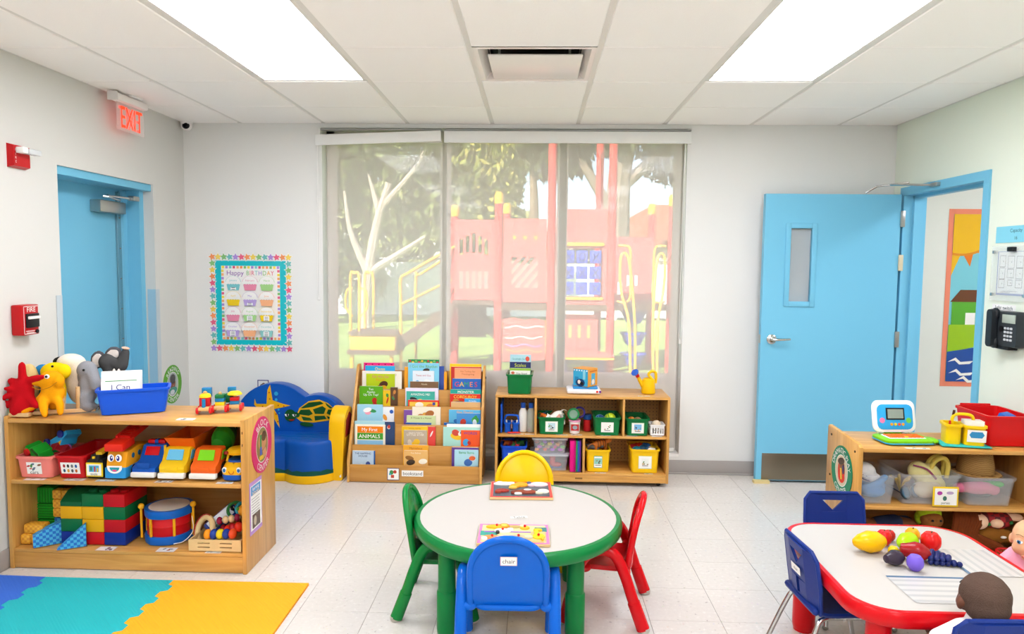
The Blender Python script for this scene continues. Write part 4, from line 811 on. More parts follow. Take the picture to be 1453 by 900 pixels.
for a, c in (((-1.655, 3.44), (-1.62, 3.465)), ((-1.595, 3.482), (-1.56, 3.505))): one('coupling', CYL((*a, .026), (*c, .026), .004), NW, tr)
# puppet rack and plush puppets
pk = thing('puppet_rack', 'low wooden puppet rack with upright dowels on the toy shelf', 'rack', (0, 0, tz)); RW = wood('x', '#c99f68', '#dfba86')
one('rail', BOX(.36, .025, .018, .002), RW, pk, T(-2.395, 3.352, .0105, rz=24)); one('rail', BOX(.10, .03, .018, .002), RW, pk, T(-2.51, 3.275, .0105))
for x, y in ((-2.505, 3.31), (-2.435, 3.335), (-2.36, 3.368), (-2.30, 3.395)): one('dowel', CYL((x, y, .019), (x, y, .13), .010, n=10), RW, pk)
PG = 'plush puppets on the toy shelf'
def eye(t, x, y, z, r=.008, white=True):
    e = one('eye', SPH(r), mat('#f4f2ec' if white else '#151515', .25), t, T(x, y, z))
    if white: one('pupil', SPH(r*.6), BLACK, e, T(.2*r, -r*.7, .1*r))
t = thing('plush_puppet', 'red lobster puppet with raised claws', 'puppet', (-2.515, 3.31, tz), group=PG)
plush('body', [ball(0, .0, .12, .05, .04, .075), limb([(.0, 0, .16), (.0, -.005, .2), (.0, -.005, .25)], .022, .017), limb([(.03, 0, .17), (.07, -.01, .185), (.115, -.01, .19)], .022, .016), limb([(-.03, 0, .15), (-.05, -.01, .17)], .03, .02), limb([(-.02, -.02, .13), (-.05, -.05, .14)], .018, .012), limb([(-.03, -.02, .11), (-.06, -.04, .10), (-.09, -.04, .075)], .018, .011), limb([(-.03, 0, .09), (-.06, -.02, .06), (-.075, -.02, .045)], .018, .013), limb([(0, -.01, .08), (-.01, -.02, .05), (-.015, -.02, .03)], .04, .04), limb([(.03, -.01, .1), (.06, -.02, .07), (.085, -.03, .055)], .024, .018), limb([(.02, 0, .08), (.03, -.01, .04)], .03, .03)], fuzz('#b8101a'), t)
t = thing('plush_puppet', 'orange fish puppet with dangling legs and big lips', 'puppet', (-2.395, 3.33, tz), group=PG)
OR = fuzz('#f0a010')
plush('body', [ball(0, 0, .175, .062, .045, .045, ry=-15), ball(-.055, -.01, .165, .03, .03, .02), ball(.055, -.01, .17, .022, .03, .035), ball(.01, .005, .11, .058, .045, .055), limb([(-.03, -.01, .09), (-.065, -.03, .05), (-.10, -.05, .025)], .024, .016), limb([(-.015, -.03, .08), (-.0, -.05, .04), (.012, -.06, .012)], .026, .015), limb([(.035, -.01, .08), (.065, -.03, .065), (.075, -.04, .02)], .024, .016), limb([(.0, .02, .08), (-.02, .04, .03)], .025, .018)], OR, t)
eye(t, .018, -.045, .198, .011); one('mouth_seam', TUBE(CR([(-.06, -.04, .145), (-.02, -.052, .135), (.03, -.05, .145), (.06, -.035, .17)], 4), .002, 5), mat('#b87408', .9), t)
t = thing('plush_puppet', 'yellow puppet peeking over the orange fish puppet', 'puppet', (-2.43, 3.42, tz), group=PG); plush('body', [ball(0, 0, .20, .075, .045, .05), ball(.05, -.01, .205, .035, .035, .04), ball(-.01, 0, .10, .06, .045, .10)], fuzz('#f2d012'), t); eye(t, .02, -.048, .235, .006, False)
t = thing('plush_puppet', 'fluffy cream puppet with a black ear behind the yellow one', 'puppet', (-2.40, 3.50, tz), group=PG); plush('body', [ball(0, 0, .235, .075, .05, .05), ball(.03, 0, .15, .06, .05, .13)], fuzz('#ece2d0'), t); plush('ear', [ball(-.072, 0, .248, .03, .015, .018, ry=-25)], fuzz('#1c1c1e'), t)
t = thing('plush_puppet', 'light grey elephant puppet with curled trunk', 'puppet', (-2.288, 3.455, tz), group=PG); GY_ = fuzz('#8f9094')
plush('body', [ball(0, 0, .205, .05, .045, .05), ball(.005, .0, .12, .05, .045, .085), limb([(.03, -.01, .19), (.05, -.02, .15), (.055, -.025, .125)], .034, .024), limb([(.05, -.01, .125), (.075, -.02, .12), (.08, -.02, .145)], .022, .02), limb([(0, -.02, .07), (.01, -.03, .035), (.03, -.04, .022)], .045, .028), ball(.02, -.03, .022, .05, .04, .022), ball(-.04, .02, .17, .02, .03, .045)], GY_, t); eye(t, .012, -.046, .213, .006, False)
t = thing('plush_puppet', 'dark grey elephant puppet lifting its trunk', 'puppet', (-2.232, 3.555, tz), group=PG); DG = fuzz('#4c4c4c')
plush('body', [ball(0, 0, .235, .055, .05, .05), limb([(.04, -.01, .23), (.075, -.02, .215), (.088, -.02, .25), (.098, -.02, .29)], .034, .022), ball(0, .01, .13, .05, .045, .10), limb([(.0, -.02, .1), (.015, -.03, .04)], .03, .026), ball(.015, -.02, .195, .035, .03, .025)], DG, t)
for x, z, a in ((-.062, .245, 20), (.02, .275, 60)): plush('ear', [ball(x, .0, z, .042, .014, .052, ry=a)], fuzz('#55555a'), t); plush('ear_lining', [ball(x+.004, -.012, z-.002, .033, .008, .043, ry=a)], fuzz('#dcd3cc'), t)
for x in (.05, .075): plush('tusk', [ball(x, -.045, .195, .008, .008, .014)], fuzz('#f1e6dc'), t, .004)
one('trunk_tip', SPH(.02, .02, .006), fuzz('#d8b29a'), t, T(.10, -.02, .312, ry=15)); plush('foot', [ball(.018, -.04, .02, .03, .03, .018)], fuzz('#c9c4be'), t)
t = thing('plush_puppet', 'tan plush with a green base at the edge of the toy shelf', 'puppet', (-2.552, 3.40, tz), group=PG); plush('body', [ball(.0, 0, .14, .045, .05, .105), ball(-.0, 0, .06, .04, .05, .055)], fuzz('#d8bd80'), t, .006); one('base', BOX(.07, .10, .035, .006), mat('#4cb01e', .6), t, T(.005, -.06, .0185))
t = thing('plush_puppet', 'blue puppet just showing behind the red lobster', 'puppet', (-2.515, 3.45, tz), group=PG); plush('body', [ball(0, 0, .20, .04, .035, .035), ball(0, 0, .10, .04, .035, .10)], fuzz('#2b7fb4'), t)

# ---------------------------------------------------------------- foam mats
def rib_mat(h):
    M, nt, n, L, b = nodes_mat('ribbed_foam_'+h.lstrip('#')); b.inputs['Base Color'].default_value = (*lin(h), 1); b.inputs['Roughness'].default_value = .75
    g = n.new('ShaderNodeTexCoord'); wv = n.new('ShaderNodeTexWave'); wv.bands_direction = 'DIAGONAL'; wv.inputs['Scale'].default_value = 38; L.new(g.outputs['Object'], wv.inputs['Vector'])
    bp = n.new('ShaderNodeBump'); bp.inputs['Strength'].default_value = .35; bp.inputs['Distance'].default_value = .003; L.new(wv.outputs['Fac'], bp.inputs['Height']); L.new(bp.outputs[0], b.inputs['Normal'])
    return M
def teeth(xb, y0, y1, n=11, d=.014, off=0.):
    P = []; st = (y1-y0)/n
    for i in range(n):
        a = y0+i*st; s = d if i % 2 else -d; s2 = -s
        P += [(xb+s+off, a+st*.12), (xb+s+off, a+st*.88)]
    return P
my1, my0 = 3.148, 2.50
def mat_tile(x0, x1, tl, tr_, col, lab):
    R1 = teeth(x1, my0, my1, off=-.0006) if tr_ else [(x1, my0), (x1, my1)]; L1 = teeth(x0, my0, my1, off=.0006) if tl else [(x0, my0), (x0, my1)]
    tag(one('foam_mat', PRISM(R1+L1[::-1], .012), rib_mat(col), None, T(0, 0, .0003), sm=False), lab, 'mat', 'interlocking foam mats')
mat_tile(-1.684, -1.052, 1, 0, '#fba406', 'orange interlocking foam mat on the floor'); mat_tile(-2.302, -1.684, 1, 1, '#08a9ae', 'teal interlocking foam mat between two others'); mat_tile(-2.578, -2.302, 0, 1, '#2a62c4', 'blue interlocking foam mat against the wall')

# ---------------------------------------------------------------- turtle sofa
so = thing('turtle_sofa', 'blue vinyl child sofa with a sea turtle on its backrest', 'sofa', (0, 0, 0)); SB = mat('#0d4fa6', .28, bump=14, bs=.12); SY = mat('#f0b80c', .35)
bp_ = []
def arcp(cx, cz, r, a0, a1, n): return [(cx+r*math.cos(rad(a0+(a1-a0)*i/n)), cz+r*math.sin(rad(a0+(a1-a0)*i/n))) for i in range(n+1)]
prof = [(-1.36, .05)]+arcp(-1.575, .345, .222, -15, 112, 14)+arcp(-1.885, .345, .30, 60, 195, 16)+[(-2.17, .05)]
v, f = PRISM(prof, .11, .012); one('backrest', ([(p[0], 5.035-p[2], p[1]) for p in v], [q[::-1] for q in f]), SB, so)
def cloud(z, k=1., dy=0):
    P = []
    for cx, cy, r, a0, a1 in ((-1.95, 4.83, .21, 180, 318), (-1.575, 4.83, .205, 222, 360)):
        P += [(cx+r*k*math.cos(rad(a0+(a1-a0)*i/12)), cy+dy+r*k*math.sin(rad(a0+(a1-a0)*i/12)), z) for i in range(13)]
    return P+[(-1.37, 4.925, z), (-2.16, 4.925, z)]
one('seat', LOFT([cloud(.055, .985), cloud(.07, 1), cloud(.262, 1), cloud(.282, .985), cloud(.292, .95), cloud(.296, .85)]), SB, so); one('base_band', LOFT([cloud(.0, .985), cloud(.006, 1.01), cloud(.058, 1.01), cloud(.062, .99)]), SY, so)
# seaweed relief round the seat front
def seaweed(z0):
    lo, hi = [], []
    for j, q in enumerate(cloud(0, 1.008)[:26]): lo.append((q[0], q[1], z0)); hi.append((q[0], q[1], z0+.018+.022*abs(math.sin(j*1.7))))
    return LOFT([lo, hi], cap=False, closed=False)
one('seaweed_band', seaweed(.058), mat('#0d5040', .4), so)
p = PR(.0004)
for cx, cz, pts in ((-1.905, .50, None),):
    st_ = [(-.02, .145), (.0, .02), (.085, -.005), (.16, -.02), (.09, -.035), (.01, -.05), (.045, -.10), (.06, -.20), (.035, -.165), (-.03, -.06), (-.13, -.045), (-.165, -.02), (-.16, .03), (-.145, -.01), (-.055, -.01), (-.045, .1)]
    p.poly([(-1.895+.82*a, .505+.92*c) for a, c in st_], '#e9ab12'); p.up(); [p.ell(-1.895+.82*a, .505+.92*c, .005, .005, '#b03018', keep=True) for a, c in ((-.03, .08), (-.025, .03), (.05, -.02), (.1, -.025), (.03, -.09), (.045, -.15), (-.09, -.03), (0, -.03))]
for x, z, r in ((-1.868, .572, .015), (-1.868, .528, .010), (-1.852, .455, .008), (-1.846, .43, .006)): p.ell(x, z, r, r, '#2f9fd0')
YL, DG_ = '#dca81a', '#0e4a22'; p.poly([(-1.725, .40), (-1.70, .47), (-1.63, .522), (-1.555, .535), (-1.49, .51), (-1.43, .455), (-1.405, .415), (-1.47, .385), (-1.60, .365), (-1.69, .372)], YL)
for q in ([(-1.69, .47), (-1.63, .512), (-1.545, .522), (-1.52, .505), (-1.60, .48), (-1.675, .468)], [(-1.51, .515), (-1.455, .475), (-1.475, .47), (-1.50, .492)], [(-1.71, .425), (-1.69, .458), (-1.625, .462), (-1.60, .43), (-1.63, .415)], [(-1.585, .43), (-1.60, .463), (-1.53, .488), (-1.505, .47), (-1.52, .43)], [(-1.50, .435), (-1.488, .465), (-1.46, .462), (-1.43, .425), (-1.46, .415)], [(-1.685, .41), (-1.62, .40), (-1.60, .38), (-1.67, .38)], [(-1.59, .415), (-1.515, .418), (-1.50, .395), (-1.585, .38)], [(-1.50, .418), (-1.465, .405), (-1.475, .395), (-1.49, .395)]): p.poly(q, DG_)
p.ell(-1.765, .415, .042, .046, DG_); p.ell(-1.725, .42, .03, .02, DG_)
for x in (-1.79, -1.735): p.ell(x, .425, .015, .017, '#f0f0ea', a0=180, a1=360); p.ell(x+.004, .418, .006, .009, '#101010')
p.ell(-1.755, .388, .02, .010, '#a01c1c', a0=180, a1=360); p.ell(-1.645, .352, .05, .016, DG_, -5); p.ell(-1.44, .372, .05, .018, DG_, 30); p.build('turtle_print', so, onfront(0, 4.922, 0))
p = PR(.0004)
for x, y, l in ((-1.62, 4.84, .16), (-1.70, 4.78, .2), (-1.52, 4.77, .12), (-1.60, 4.71, .18), (-1.5, 4.87, .1)): p.line([(x-l/2+l*i/8, y+.008*math.sin(i*1.6)) for i in range(9)], .009, '#2d86b8')
p.build('ripple_print', so, ontop(0, 0, .2965))
ap = [(4.73, 0), (4.95, 0), (4.95, .40)]+[(4.83+.12*math.cos(rad(a)), .40+.11*math.sin(rad(a))) for a in range(15, 181, 15)]+[(4.71, .38)]
one('armrest', SIDE(ap, .105, .014), SY, so, T(-1.39, 0, .002, ry=3)); one('armrest_lining', SIDE([(4.76, .3), (4.93, .3), (4.93, .42), (4.83, .47), (4.76, .42)], .004), mat('#8e1a1c', .5), so, T(-1.337, 0, .002, ry=3)); one('patch', BOX(.012, .002, .05), mat('#e8e0d8', .5), so, T(-1.43, 4.729, .05), sm=False); one('patch', BOX(.012, .002, .05), mat('#e8e0d8', .5), so, T(-1.35, 4.729, .05), sm=False)
BOOKS = [
    (4.742, -1.267, -1.119, 0.05, 0.213, '#b9cfe0', [('THE NAPPING', 0.014, 0.018, '#2a3a6a'), ('HOUSE', 0.032, 0.02, '#2a3a6a')], ['#8a3a4a', '#e0e4ea', '#4a5a9a'], 'pale blue book with navy capitals at the bottom of the bookstand'),
    (4.751, -1.255, -1.111, 0.05, 0.211, '#1f5fa8', [], [], 'blue book behind the pale blue one with navy capitals'),
    (4.751, -0.913, -0.735, 0.05, 0.258, '#e8a423', [('Marvelous', 0.018, 0.022, '#a04a18')], ['#c0802a'], 'amber book behind the fox book in the lowest row'),
    (4.742, -0.906, -0.738, 0.05, 0.221, '#e6b468', [('Fox Babies', 0.012, 0.016, '#f7e9c8')], ['#d9a030', '#8a5a20', '#f3ecd8', '#3a2a18'], 'golden fox face book in the lowest row'),
    (4.751, -0.572, -0.386, 0.05, 0.247, '#5a3a8c', [], ['#e0d040', '#c05a9a', '#40a060'], 'purple patterned book behind the pale blue book with a green title'),
    (4.742, -0.552, -0.385, 0.05, 0.233, '#a9d6e2', [('llama llama', 0.014, 0.024, '#3aa03a')], ['#3a6ab0', '#c8d0d8', '#d8602a'], 'pale blue book with a green title at the bottom of the bookstand'),
    (4.811, -1.269, -1.054, 0.175, 0.407, '#a8d4dc', [], ['#6ab0c0'], 'pale aqua book peeking over the orange and green banded book'),
    (4.811, -1.054, -0.984, 0.175, 0.405, '#1f3f6a', [], ['#e8e0cc', '#c03a2a'], 'navy and cream book beside the orange and green banded book'),
    (4.801, -1.262, -1.049, 0.175, 0.385, '#f3ead2', [], 'ANIM', 'cream book with orange and green bands and bold white lettering'),
    (4.811, -0.749, -0.695, 0.175, 0.375, '#e0403a', [], ['#f0e8e0'], 'narrow red book beside the taupe star book'),
    (4.811, -0.934, -0.749, 0.175, 0.376, '#f2c118', [('twinkle twinkle', 0.01, 0.014, '#b05a18')], ['#d88a20'], 'yellow book behind the taupe star book'),
    (4.801, -0.917, -0.753, 0.175, 0.35, '#b8a890', [('TWINKLE TWINKLE', 0.012, 0.011, '#f5f0e4'), ('LITTLE STAR', 0.026, 0.022, '#f5f0e4')], ['#f0c02a', '#f0c02a', '#d8cab0'], 'taupe book with pale capitals and a yellow star'),
    (4.811, -0.615, -0.377, 0.175, 0.397, '#eef0ee', [], ['#3a6ac0', '#e8d040'], 'white book with a blue edge in the second lowest row'),
    (4.801, -0.639, -0.381, 0.175, 0.378, '#a8dccf', [], ['#f0c020', '#d04a3a', '#f4f0e8', '#3a8a9a'], 'mint book partly behind the orange book with blue capitals'),
    (4.792, -0.513, -0.38, 0.175, 0.36, '#e8541c', [('WORDS', 0.016, 0.026, '#2a3a9a')], ['#3a9ad0', '#3a9ad0', '#b02a20'], 'orange book with arched blue capitals over a blue shape'),
    (4.871, -1.082, -1.001, 0.309, 0.498, '#eef0f2', [], ['#2a5ab0', '#e89a3a'], 'white book with a blue frame in the middle row'),
    (4.862, -1.263, -1.08, 0.309, 0.516, '#9ed3e8', [], ['#f0a0b4', '#3a9a5a', '#f4f6f6'], 'sky blue picture book with a pink shape in the middle row'),
    (4.871, -0.93, -0.87, 0.309, 0.48, '#7a4a9a', [], ['#c8a0d8'], 'thin purple patterned book in the middle row'),
    (4.871, -0.87, -0.668, 0.309, 0.503, '#f0e6d0', [], ['#b8742a', '#d09a3a', '#a8642a'], 'cream book with brown pear shapes in the middle row'),
    (4.862, -0.908, -0.702, 0.309, 0.443, '#c9d8a0', [('A House Is a House', 0.012, 0.018, '#4a5a2a')], ['#e8ecd8'], 'pale green book with a dark green title in the middle row'),
    (4.852, -0.914, -0.731, 0.309, 0.394, '#2a5aa8', [('ohm', 0.012, 0.018, '#f0f0f0')], ['#a8c8e0'], 'blue book lowest in the middle row'),
    (4.871, -0.608, -0.382, 0.309, 0.487, '#5ab4dc', [('Give Thanks!', 0.012, 0.022, '#f09a1c')], ['#2a6ab0', '#e8e04a'], 'sky blue book with an orange title in the middle row'),
    (4.862, -0.552, -0.381, 0.309, 0.465, '#3f8fd0', [], ['#3aa04a', '#c03a2a', '#3aa04a', '#d8e8f0'], 'blue book with green hills in front of the orange titled one'),
    (4.871, -0.643, -0.567, 0.309, 0.394, '#2a6ac0', [('Gi', 0.02, 0.03, '#f2f2f2')], [], 'narrow blue book at the side of the orange titled one'),
    (4.931, -1.095, -1.039, 0.428, 0.608, '#e8c020', [], ['#c02a20', '#3a8a3a'], 'narrow yellow and red book beside the grass green one'),
    (4.931, -1.039, -0.988, 0.428, 0.63, '#5a3a24', [], ['#3a8a4a', '#c8843a', '#8a5a3a'], 'dark brown book beside the narrow yellow and red one'),
    (4.921, -1.261, -1.093, 0.428, 0.637, '#5aa81c', [('Ten', 0.016, 0.022, '#f6f6ee'), ('Apples', 0.036, 0.022, '#f6f6ee'), ('Up On Top!', 0.056, 0.022, '#f6f6ee')], ['#c02a20', '#c02a20'], 'grass green book with three lines of white title'),
    (4.931, -0.931, -0.692, 0.428, 0.628, '#e9dff0', [], ['#c07ab0', '#9ac0e0'], 'pale lilac book behind the teal one with white capitals'),
    (4.921, -0.921, -0.718, 0.428, 0.606, '#3fae9c', [('AMAZING ME!', 0.018, 0.022, '#f4f8f4')], ['#2a2a2a', '#e8c03a'], 'teal book with white capitals in the middle column'),
    (4.912, -0.908, -0.684, 0.428, 0.545, '#d8281e', [], 'FRAME', 'red edged yellow book just below the teal one'),
    (4.931, -0.606, -0.383, 0.428, 0.623, '#18a090', [('MONSTER', 0.014, 0.026, '#f6f6f0')], ['#f0f0e0'], 'teal book with bold white capitals above the red one'),
    (4.921, -0.607, -0.387, 0.428, 0.592, '#d8281c', [('CORDUROY', 0.016, 0.03, '#f2d83a')], ['#c88a3a', '#8a4a2a'], 'red book with large yellow capitals'),
    (4.912, -0.502, -0.386, 0.428, 0.561, '#3aa0d8', [('Mi familia', 0.012, 0.014, '#f4f4f4')], ['#e8d8a0'], 'small blue book in front of the yellow lettered red one'),
    (4.902, -0.597, -0.385, 0.428, 0.537, '#d9b078', [], ['#3a2418', '#3a2418', '#c08a5a'], 'tan book with a dark haired face below the small blue one'),
    (4.991, -1.247, -1.025, 0.539, 0.798, '#e0287c', [], 'DOTS', 'hot pink dotted book in the top row'),
    (4.982, -1.234, -1.018, 0.539, 0.777, '#2aa4dc', [('Owen', 0.018, 0.03, '#f2d83a')], [], 'bright blue book with a yellow title'),
    (4.972, -1.253, -0.965, 0.539, 0.74, '#f2ecdc', [], ['#b08a5a', '#e0d8c0'], 'wide cream book in the top row'),
    (4.963, -1.222, -1.014, 0.539, 0.722, '#b8cc1c', [('Do We Go', 0.016, 0.026, '#d84a7a'), ('Food?', 0.04, 0.026, '#e88a1c')], ['#4a2a1a', '#8a3a20', '#d8a01c'], 'lime green book with a pink and orange title'),
    (4.991, -0.922, -0.696, 0.539, 0.827, '#1f8a4a', [], 'ZIG', 'green patterned book at the top of the bookstand'),
    (4.991, -0.696, -0.66, 0.539, 0.78, '#2a4a9a', [], [], 'thin navy book in the top row'),
    (4.991, -0.948, -0.922, 0.539, 0.771, '#f0a01c', [], [], 'orange book edge showing nearer the lime green book'),
    (4.991, -0.66, -0.639, 0.539, 0.739, '#f0a01c', [], [], 'orange book edge in the top row nearer the salmon book'),
    (4.982, -0.92, -0.695, 0.539, 0.802, '#7fcbe6', [('I Got the Rhythm', 0.02, 0.028, '#6aa81c')], ['#3a2a20', '#e04a7a', '#f4d0a0'], 'light blue book with a green title in the top row'),
    (4.972, -0.885, -0.729, 0.539, 0.746, '#dfe8ee', [('Texas and Gus', 0.028, 0.018, '#c02a4a')], ['#6ab0d8', '#f0f0f0'], 'white card cover book with a red title'),
    (4.963, -0.902, -0.697, 0.539, 0.67, '#7a5a3c', [('Abuela', 0.014, 0.016, '#e8d8b0')], ['#b03a20', '#c8a060'], 'brown book in front of the white card cover book'),
    (4.991, -0.619, -0.389, 0.539, 0.799, '#f2c418', [], ['#c02a20', '#e8a020'], 'yellow book at the top behind the red and yellow one'),
    (4.982, -0.608, -0.388, 0.539, 0.779, '#c8281c', [], ['#f2c418', '#e8d8a0', '#f2c418'], 'red and yellow book behind the salmon one'),
    (4.972, -0.581, -0.389, 0.539, 0.77, '#f0a070', [('No Turkey for', 0.018, 0.018, '#b0582a'), ('Thanksgiving', 0.038, 0.018, '#b0582a')], ['#f4d8b0'], 'salmon book with a brown two line title'),
    (4.963, -0.595, -0.388, 0.539, 0.696, '#1f62b8', [], 'GAMES', 'royal blue book with big many coloured capitals')]

# ---------------------------------------------------------------- bookstand
st = thing('bookstand', 'tiered maple bookstand full of picture books under the window', 'bookstand', (0, 0, 0)); BX0, BX1 = -1.295, -.358
WL = wood('x', '#b98038', '#cf9a50'); LIPS = ((4.705, .125), (4.765, .25), (4.825, .384), (4.885, .503), (4.945, .614))
sp = [(4.697, .0), (5.055, .0), (5.055, .75), (5.04, .782), (5.0, .782), (4.985, .77), (4.70, .14)]
for x in (BX0, BX1-.018): one('side_panel', SIDE(sp, .018, .003), WZ, st, T(x+.009, 0, .002))
for k, (y, z) in enumerate(LIPS): one('front_lip' if k == 0 else 'tier_board', BOX(BX1-BX0-.036, .012, z-(.004 if k == 0 else LIPS[k-1][1]-.09), .002), WL, st, T((BX0+BX1)/2, y+.006, (z+(.004 if k == 0 else LIPS[k-1][1]-.09))/2))
one('back_board', BOX(BX1-BX0-.036, .008, .70), WL, st, T((BX0+BX1)/2, 5.035, .39), sm=False)
for k, (y, z) in enumerate(LIPS): one('pocket_floor', BOX(BX1-BX0-.036, .055, .006), WL, st, T((BX0+BX1)/2, y+.04, z-.083), sm=False)
for z in (.05, .70): one('bolt', CYL((BX1, 4.75+.25*(z > .5), z), (BX1+.004, 4.75+.25*(z > .5), z), .008), BLACK, st)
card('picture_label', st, .083, .085, onfront(-.972, 4.7005, .065), lambda p: [p.ell(-.012, .012, .014, .016, '#3a8a4a'), p.ell(.012, .016, .012, .012, '#c03a2a'), p.rect(-.005, -.016, .022, .022, '#c04a3a'), p.rect(-.022, .0, .014, .012, '#3aa0c0')], edge='#3a3070')
card('word_label', st, .150, .042, onfront(-.838, 4.7005, .072), lambda p: p.text('bookstand', 0, 0, .034, '#222', .135))
def book(k, y, x0, x1, z0, z1, col, titles, art, label):
    w, h = x1-x0, z1-z0; t = thing('picture_book', label, 'book', ((x0+x1)/2, y, z0), group='picture books on the bookstand'); t.rotation_euler = (rad(-2), 0, 0)
    one('cover', BOX(w, .009, h, .0012), mat(col, .35), t, T(0, 0, h/2)); one('pages', BOX(w-.008, .006, h-.002), mat('#efeade', .7), t, T(-.001, .0005, h/2+.0015), sm=False)
    p = PR(.0002); p.rect(0, h/2, w, h, col); vis = .085; c_ = h
    if art == 'ANIM':
        p.rect(0, h-.035, w*.86, .046, '#ee8012'); p.rect(0, h-.082, w*.86, .046, '#3f9a2a'); p.text('My First', -.005, h-.034, .034, '#fbf8f0', w*.72); p.text('ANIMALS', -.005, h-.082, .037, '#fbf8f0', w*.74); p.rect(0, h-.125, w*.86, .03, '#8ac0e0')
    elif art == 'FRAME': p.rect(0, h/2-.006, w*.9, h-.014, '#f2c84a'); p.ell(-.03, h-.035, .03, .02, '#f4f0e4'); p.ell(.05, h-.045, .03, .02, '#e08a3a'); p.rect(.075, h-.025, .02, .02, '#3a4a9a')
    elif art == 'DOTS':
        for i in range(9): p.ell(-w*.42+w*.84*i/8, h-.012-.012*(i % 2), .006, .005, '#8a1248', keep=bool(i))
    elif art == 'ZIG':
        for i in range(10): p.ell(-w*.44+w*.88*i/9, h-.012-.008*(i % 2), .009, .007, ['#c02a3a', '#e8c03a', '#7ac05a'][i % 3], keep=bool(i))
    elif art == 'GAMES':
        for i, (ch, c) in enumerate(zip('GAMES', ['#d8382c', '#e8c02a', '#3aa04a', '#e88a1c', '#d8382c'])): p.text(ch, -w*.34+w*.165*i, h-.04, .05, c)
        p.rect(0, h-.09, w, .03, '#184a90')
    else:
        rn = random.Random(k); top = sum(1 for _ in titles)*.02+.02
        for i, c in enumerate(art): p.ell(rn.uniform(-.3, .3)*w, h-top-rn.uniform(.012, .06), w*rn.uniform(.08, .2), rn.uniform(.012, .026), c, rn.uniform(-25, 25))
        for tx_, dy, s, c in titles: p.text(tx_, 0, h-dy-.004, s, c, w*.9)
    p.build('cover_print', t, T(0, -.0047, 0) @ FRONT)
for k, q in enumerate(BOOKS): book(k, *q)

# ---------------------------------------------------------------- low shelf with bins under the window
def peg_mat():
    M, nt, n, L, b = nodes_mat('pegboard'); tc = n.new('ShaderNodeTexCoord'); mp = n.new('ShaderNodeVectorMath'); mp.operation = 'FRACTION'; sc = n.new('ShaderNodeVectorMath'); sc.operation = 'SCALE'; sc.inputs['Scale'].default_value = 40
    sb = n.new('ShaderNodeVectorMath'); sb.operation = 'SUBTRACT'; sb.inputs[1].default_value = (.5, 0, .5); ml = n.new('ShaderNodeVectorMath'); ml.operation = 'MULTIPLY'; ml.inputs[1].default_value = (1, 0, 1); ln = n.new('ShaderNodeVectorMath'); ln.operation = 'LENGTH'
    L.new(tc.outputs['Object'], sc.inputs[0]); L.new(sc.outputs[0], mp.inputs[0]); L.new(mp.outputs[0], sb.inputs[0]); L.new(sb.outputs[0], ml.inputs[0]); L.new(ml.outputs[0], ln.inputs[0])
    rp = ramp(n, [(.12, '#5a3c1a'), (.15, '#b98a4c')]); rp.color_ramp.interpolation = 'CONSTANT'; L.new(ln.outputs['Value'], rp.inputs[0]); L.new(rp.outputs[0], b.inputs['Base Color']); b.inputs['Roughness'].default_value = .5
    return M
ms = thing('storage_shelf', 'low maple storage shelf with pegboard back and toy bins under the window', 'shelf', (0, 0, 0)); MX0, MX1, MY0, MY1 = -.270, .924, 4.722, 5.058
MTZ, MMZ, MBZ = .628, .354, .092
boards(ms, [('end_panel', MX0, MX0+.018, MY0, MY1, .028, MTZ-.018, WZ), ('end_panel', MX1-.018, MX1, MY0, MY1, .028, MTZ-.018, WZ), ('top_board', MX0, MX1, MY0, MY1, MTZ-.018, MTZ, WX), ('middle_board', MX0+.018, MX1-.018, MY0+.002, MY1-.008, MMZ-.018, MMZ, WX), ('bottom_board', MX0+.018, MX1-.018, MY0+.002, MY1-.008, MBZ-.018, MBZ, WX),
            ('kick_board', MX0+.018, MX1-.018, MY0+.002, MY0+.02, .03, MBZ-.018, WX), ('divider', .0, .016, MY0+.002, MY1-.008, MMZ, MTZ-.018, WZ), ('divider', .602, .618, MY0+.002, MY1-.008, MMZ, MTZ-.018, WZ), ('divider', .334, .35, MY0+.002, MY1-.008, MBZ, MMZ-.018, WZ), ('pegboard', MX0+.018, MX1-.018, MY1-.008, MY1, .04, MTZ-.018, peg_mat())])
for x in (MX0+.06, MX1-.06):
    for y in (MY0+.05, MY1-.05): one('caster', CYL((x, y-.01, .014), (x, y+.01, .014), .0135), BLACK, ms)
shelf_labels(ms, [(-.12, 4.735, MMZ, .09, .02, 0, ['#9ac0d8']), (-.06+.03, 4.735, MMZ, .07, .02, 0, ['#d8d0c4']), (.19, 4.735, MMZ, .08, .016, 0, ['#6ab08a']), (.29, 4.74, MMZ, .08, .022, 0, ['#444', '#888']), (.49, 4.735, MMZ, .07, .016, 0, ['#6ab08a']), (.67, 4.735, MMZ, .08, .016, 0, ['#9ac0d8']), (.84, 4.735, MMZ, .07, .018, 0, ['#d8d0c4']), (.46, 4.735, MBZ, .08, .016, 0, ['#6ab08a']), (.79, 4.735, MBZ, .06, .016, 0, ['#6ab08a']), (.75, 4.76, MTZ, .09, .03, 2, ['#d8b24a'])])
MTZ += .0045; MMZ += .0045; MBZ += .0045
one('maker_plate', BOX(.05, .002, .012), mat('#8a6230', .5), ms, T(.31, MY0+.001, .055), sm=False)
GRN, BLB, YLB = '#0d7038', '#1048c0', '#f0c010'
def d_art(cols, sd, cap=True): return lambda p: (p.rect(0, .006, .05, .042, cols[0]), blobs(p, .05, .05, cols[1:], 6, sd), p.rect(0, -.022, .04, .004, '#555') if cap else None)
b1 = bin_('storage_bin', 'green bin of books standing on the storage shelf', 'bin', -.105, 4.845, MTZ, .185, .22, .135, GRN, rz=-2)
